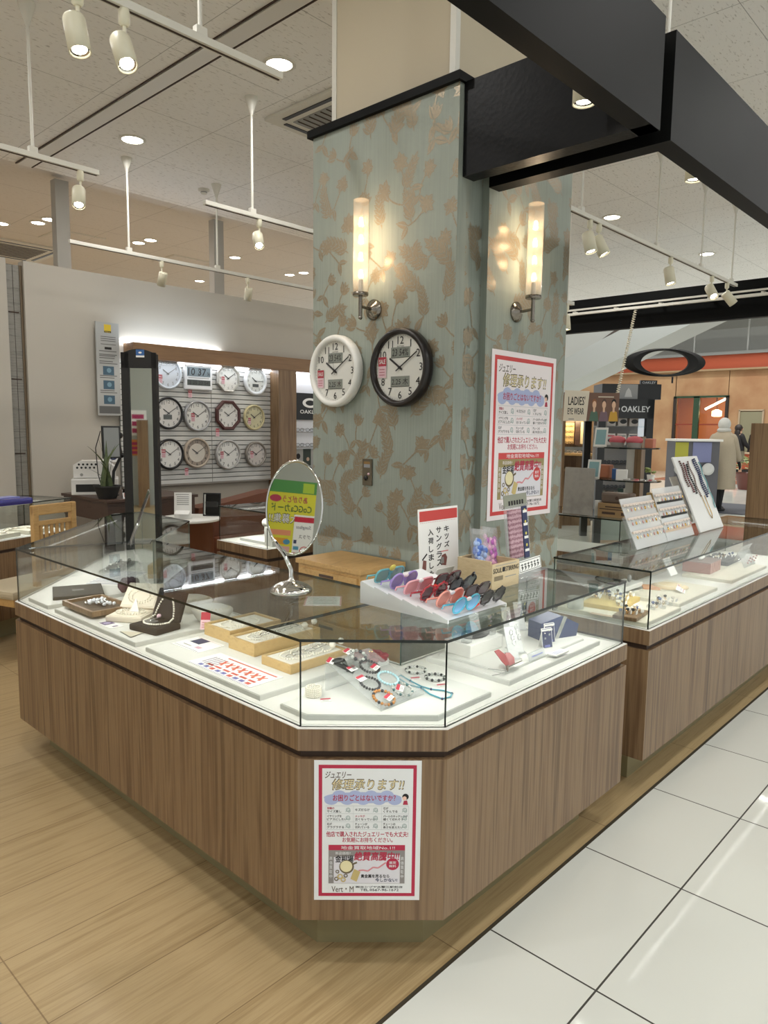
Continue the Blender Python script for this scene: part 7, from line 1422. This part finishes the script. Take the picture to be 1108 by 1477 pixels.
# ---------------------------------------------------------------- people
def skinned(name, verts, edges, radii, m, parent, sub=2, M=None):
    me = bpy.data.meshes.new(name + '_sk'); me.from_pydata([tuple(v) for v in verts], edges, []); o = bpy.data.objects.new(name + '_sk', me); COL.objects.link(o)
    md = o.modifiers.new('s', 'SKIN'); md.use_smooth_shade = True; sv = me.skin_vertices[0].data
    for i, r in enumerate(radii): sv[i].radius = r if isinstance(r, tuple) else (r, r); sv[i].use_root = (i == 0)
    sb = o.modifiers.new('d', 'SUBSURF'); sb.levels = sub; sb.render_levels = sub
    dg = bpy.context.evaluated_depsgraph_get(); me2 = bpy.data.meshes.new_from_object(o.evaluated_get(dg)); me2.name = name; bpy.data.objects.remove(o); bpy.data.meshes.remove(me)
    me2.materials.clear(); me2.materials.append(m); me2.polygons.foreach_set('use_smooth', [True] * len(me2.polygons))
    r = bpy.data.objects.new(name, me2); COL.objects.link(r); r.parent = parent
    return r
SKIN = mat('skin_tone', '#c79f86', .55)
def person(M, label, H, skinlegs, clothes, stride=.16, arm=0.1):
    """local: faces +x, z up"""
    t = thing('person', label, 'person', M); k = H / 1.70
    P = [(0, 0, .92), (0, 0, 1.12), (0, 0, 1.32), (.0, 0, 1.43), (.01, 0, 1.50), (.02, 0, 1.58), (.02, 0, 1.67)]
    R_ = [(.13, .105), (.12, .10), (.145, .10), (.085, .07), (.052, .052), (.078, .09), (.062, .07)]
    E_ = [(0, 1), (1, 2), (2, 3), (3, 4), (4, 5), (5, 6)]
    def add(a, pts, rs):
        prev = a
        for p_, r_ in zip(pts, rs): P.append(p_); R_.append((r_, r_)); E_.append((prev, len(P) - 1)); prev = len(P) - 1
        return prev
    for s in (-1, 1):
        f = s * stride
        add(0, [(f * .2, s * .09, .86), (f * .75, s * .09, .50), (f * 1.0 - .03, s * .09, .11), (f * 1.0 - .02, s * .09, .05), (f * 1.0 + .13, s * .095, .035)], [.088, .06, .042, .042, .03])
        h = add(2, [(0, s * .175, 1.38), (-f * .5, s * .205, 1.13), (-f * .9 + .07 + arm, s * .20, .92), (-f * 1.0 + .10 + arm, s * .20, .85)], [.055, .042, .032, .03])
        for j in range(4): add(h, [(-f + .115 + arm + .010 * (j - 1.5), s * .20 - s * .008, .80), (-f + .12 + arm + .012 * (j - 1.5), s * .195, .765 + .006 * abs(j - 1))], [.010, .008])
        add(h, [(-f + .14 + arm, s * .195, .825), (-f + .155 + arm, s * .19, .80)], [.011, .009])
    body = skinned('body', [V(p) * k for p in P], E_, [(a * k, b * k) for a, b in R_], skinlegs, t)
    f_ = MB(); f_.ball((.105 * k, 0, 1.575 * k), (.018 * k, .012 * k, .02 * k), SKIN, 8); f_.ball((.085 * k, .03 * k, 1.60 * k), (.012, .012, .008), INK, 6); f_.ball((.085 * k, -.03 * k, 1.60 * k), (.012, .012, .008), INK, 6); f_.ball((.092 * k, 0, 1.535 * k), (.010, .022, .006), mat('lip_rose', '#a8645c', .5), 6)
    for s in (-1, 1): f_.ball((.015 * k, s * .085 * k, 1.575 * k), (.018, .010, .028), SKIN, 8)
    f_.build('face_features', t); clothes(t, k); return t
def garment(name, t, rings_, m, n=26):
    """closed cloth surface through horizontal oval rings: (z, cx, cy, rx, ry)"""
    mb = MB(); vs = []
    for z, cx, cy, rx, ry in rings_: vs += [(cx + rx * math.cos(2 * PI * j / n), cy + ry * math.sin(2 * PI * j / n), z) for j in range(n)]
    kk = len(rings_); mb.add(vs, [(i * n + j, i * n + (j + 1) % n, (i + 1) * n + (j + 1) % n, (i + 1) * n + j) for i in range(kk - 1) for j in range(n)], m, None, True); return mb.build(name, t)
def sleeve(t, s, stride, arm, m, k, end=.90):
    f = s * stride; skinned('sleeve', [V(p) * k for p in ((0, s * .12, 1.40), (0, s * .185, 1.36), (-f * .5, s * .215, 1.13), (-f * .9 + .07 + arm, s * .205, end))], [(0, 1), (1, 2), (2, 3)], [.075 * k, .08 * k, .070 * k, .062 * k], m, t)
COAT = mat('coat_beige', '#a79b86', .8, noise=.06); HAT = mat('knit_grey', '#c4c3bd', .85, noise=.1, nscale=60); TRS = mat('trousers_black', '#1a1a1c', .8)
def cl1(t, k):
    garment('coat', t, [(.42 * k, -.02, 0, .24 * k, .27 * k), (.60 * k, -.02, 0, .225 * k, .26 * k), (.95 * k, -.01, 0, .20 * k, .25 * k), (1.20 * k, 0, 0, .185 * k, .235 * k), (1.36 * k, 0, 0, .165 * k, .23 * k), (1.44 * k, 0, 0, .11 * k, .15 * k), (1.49 * k, .0, 0, .085 * k, .09 * k)], COAT)
    for s in (-1, 1): sleeve(t, s, .14, .02, COAT, k, .92)
    MB().ball((0.0, 0, 1.60 * k), (.115 * k, .105 * k, .125 * k), HAT, 18).build('hat', t); MB().lathe([(.10 * k, 1.46 * k), (.125 * k, 1.49 * k), (.10 * k, 1.53 * k)], HAT, 20).build('collar', t); MB().box((.09, .03, 1.55 * k), (.05, .12, .09), PAPER, bev=.02).build('mask', t)
    MB().ball((.14 * 1.0 + .04, .09, .04), (.13, .048, .04), INK, 12).ball((-.14 + .04, -.09, .04), (.13, .048, .04), INK, 12).build('shoes', t)
fp = on_z(1037, 737, 0); face = V((_r.x, _r.y, 0)) * .8 + V((_f.x, _f.y, 0)) * .6
person(T(fp.x, fp.y, 0, math.atan2(face.y, face.x)), 'person walking away in a long beige coat and pale knitted hat', 1.74, TRS, cl1, .14, .02)
def cl2(t, k):
    BL_ = mat('jacket_black', '#17171a', .8); garment('jacket', t, [(.90 * k, 0, 0, .17 * k, .20 * k), (1.12 * k, 0, 0, .155 * k, .19 * k), (1.34 * k, 0, 0, .155 * k, .205 * k), (1.44 * k, 0, 0, .09 * k, .11 * k)], BL_); garment('skirt', t, [(.55 * k, 0, 0, .21 * k, .22 * k), (.75 * k, 0, 0, .19 * k, .21 * k), (.93 * k, 0, 0, .165 * k, .19 * k)], mat('skirt_grey', '#6f6a5a', .8))
    for s in (-1, 1): sleeve(t, s, .18, .06, BL_, k, .95)
    MB().ball((-.03, 0, 1.60 * k), (.115 * k, .11 * k, .12 * k), mat('hair_dark', '#231c1b', .6), 16).ball((-.06, 0, 1.42 * k), (.08 * k, .12 * k, .20 * k), mat('hair_dark', '#231c1b'), 14).build('hair', t); MB().ball((.20, .09, .04), (.12, .045, .04), PAPER, 10).ball((-.16, -.09, .04), (.12, .045, .04), PAPER, 10).build('shoes', t)
fp = on_z(1062, 692, 0); person(T(fp.x, fp.y, 0, math.atan2(_r.y, _r.x)), 'person with long dark hair in a black jacket and grey skirt carrying a black bag', 1.72, SKIN, cl2, .18, .06)
pb = on_d(1045, 662, 22.0); t = thing('shoulder_bag', 'large black bag carried by the long haired person in the distance', 'bag', T(pb.x, pb.y, pb.z, math.atan2(_r.y, _r.x))); MB().box((0, 0, -.18), (.62, .16, .36), mat('bag_black', '#18181a', .6), bev=.05).build('bag', t); MB().tube([(-.2, 0, 0), (0.05, 0, .35), (.25, 0, .38), (.2, 0, 0)], .02, BLACKM, 6).build('strap', t); MB().rect(-.22, -.12, .05, -.04, GREY, 0, frame((0, -.082, -.08), (1, 0, 0), (0, 0, 1))).build('print', t)
def cl3(t, k):
    BL_ = mat('coat_black', '#141416', .8); garment('coat', t, [(.62 * k, 0, 0, .23 * k, .26 * k), (.95 * k, 0, 0, .20 * k, .24 * k), (1.34 * k, 0, 0, .165 * k, .22 * k), (1.45 * k, 0, 0, .09 * k, .11 * k)], BL_)
    for s in (-1, 1): sleeve(t, s, .12, .04, BL_, k, .93)
    MB().ball((-.02, 0, 1.61 * k), (.105 * k, .10 * k, .11 * k), mat('hair_black', '#1b1716', .6), 16).build('hair', t); MB().box((.095, 0, 1.55 * k), (.05, .13, .10), PAPER, bev=.02).build('mask', t); MB().ball((.14, .09, .04), (.12, .045, .04), INK, 10).ball((-.12, -.09, .04), (.12, .045, .04), INK, 10).build('shoes', t)
fp = on_z(1086, 689, 0); person(T(fp.x, fp.y, 0, math.atan2(_r.y, _r.x)), 'person in black with a white mask in front of the sage door', 1.76, TRS, cl3, .12, .04)

# ================================================================== FLYERS ON THE AISLE STAND, SEEN IN THE COUNTER MIRROR
MC = V((1.545, 1.868, ZGT)) + C_
def mirror_ray(px, py):
    d = ray(px, py).normalized(); n_ = MN; h_ = EYE + d * ((MC - EYE).dot(n_) / d.dot(n_)); return h_, (d - n_ * 2 * d.dot(n_))
h0, r0 = mirror_ray(428, 748); DM = 1.15
pc = h0 + r0 * DM; bn = -V((r0.x, r0.y, 0)).normalized(); br_ = V((-bn.y, bn.x, 0)); br_ = UPZ.cross(bn)
def hit(px, py):
    h_, d = mirror_ray(px, py); return h_ + d * ((pc - h_).dot(bn) / d.dot(bn))
c1, c2, c3, c4 = hit(388, 690), hit(459, 690), hit(388, 820), hit(459, 820)
tl_, trr = c1, c2; left = min((c1, c2), key=lambda p_: (p_ - pc).dot(br_)); Wf = abs((c2 - c1).dot(br_)); Hf = abs(c1.z - c3.z)
zlow = min(c3.z, c4.z); o = pc + br_ * ((left - pc).dot(br_)); o.z = zlow
t = thing('poster_stand', 'yellow and green flyer on a floor stand, mirrored in the oval counter mirror', 'poster stand', frame(o, br_, UPZ)); m = MB(); YL = mat('flyer_yellow', '#d9d23a', .6); GN = mat('flyer_green', '#4f8f4a', .6); sheet(m, Wf, Hf, T(0, 0, 0), YL, .004)
m.rect(0, Hf * .86, Wf, Hf, GN, .0006); m.rect(Wf * .05, Hf * .87, Wf * .28, Hf * .98, mat('flyer_lime', '#a9c33c', .6), .001); m.txt('ありがとう', Wf * .42, Hf * .79, Wf * .50, Hf * .075, mat('flyer_magenta', '#b43a56', .6), .001, .02); m.disc(Wf * .82, Hf * .79, Wf * .12, mat('flyer_magenta', '#b43a56', .6), .001, 24, Hf * .04)
m.txt('CoGCaカード', Wf * .48, Hf * .69, Wf * .82, Hf * .085, mat('flyer_deepgreen', '#2f5f3a', .6), .001, .02); m.txt('大募集!!', Wf * .62, Hf * .57, Wf * .6, Hf * .11, INK, .001, .045); m.txt('大募集!!', Wf * .62, Hf * .57, Wf * .59, Hf * .10, PAPER, .0014, .005)
m.rect(Wf * .45, Hf * .38, Wf * .95, Hf * .44, mat('flyer_orange', '#dc8f6a'), .001); m.rect(Wf * .5, Hf * .28, Wf * .85, Hf * .35, mat('flyer_amber', '#d79a2e', .6), .001); m.disc(Wf * .52, Hf * .31, Wf * .07, mat('flyer_azure', '#4a8fae', .6), .0012, 20, Hf * .03); m.rect(Wf * .45, Hf * .2, Wf * .9, Hf * .26, mat('flyer_rose', '#d7a39f', .6), .001); m.rect(Wf * .45, Hf * .1, Wf * .95, Hf * .16, GN, .001)
m.rect(0, 0, Wf * .40, Hf * .62, PAPER, .0018); m.rect(0, Hf * .54, Wf * .40, Hf * .60, RED, .0022); m.txt('Sunglass', Wf * .2, Hf * .48, Wf * .3, Hf * .05, NAVY, .0022, .0, .2); m.txt('グラス', Wf * .16, Hf * .38, Wf * .24, Hf * .045, INK, .0022, .01)
for i, cm in enumerate((NAVY, mat('flyer_azure', '#4a8fae'), RED, GN)): m.rect(Wf * (.32 - .05 * (i % 2)), Hf * (.30 - .07 * i), Wf * .38, Hf * (.34 - .07 * i), cm, .0022)
m.ring(Wf * .15, Hf * .22, Wf * .08, Wf * .10, PINKINK, .0022, 24, 1); m.build('flyer', t); MB().box((Wf / 2, (-zlow + Hf) / 2, -.02), (.03, zlow + Hf, .02), STEEL, M=T(0, 0, 0)).build('post', t) if False else MB().box((Wf / 2, (Hf - zlow) / 2, -.02), (.03, Hf + zlow, .02), STEEL).build('post', t); MB().box((Wf / 2, -zlow + .01, -.02), (.30, .02, .26), STEEL, bev=.004).build('foot', t)
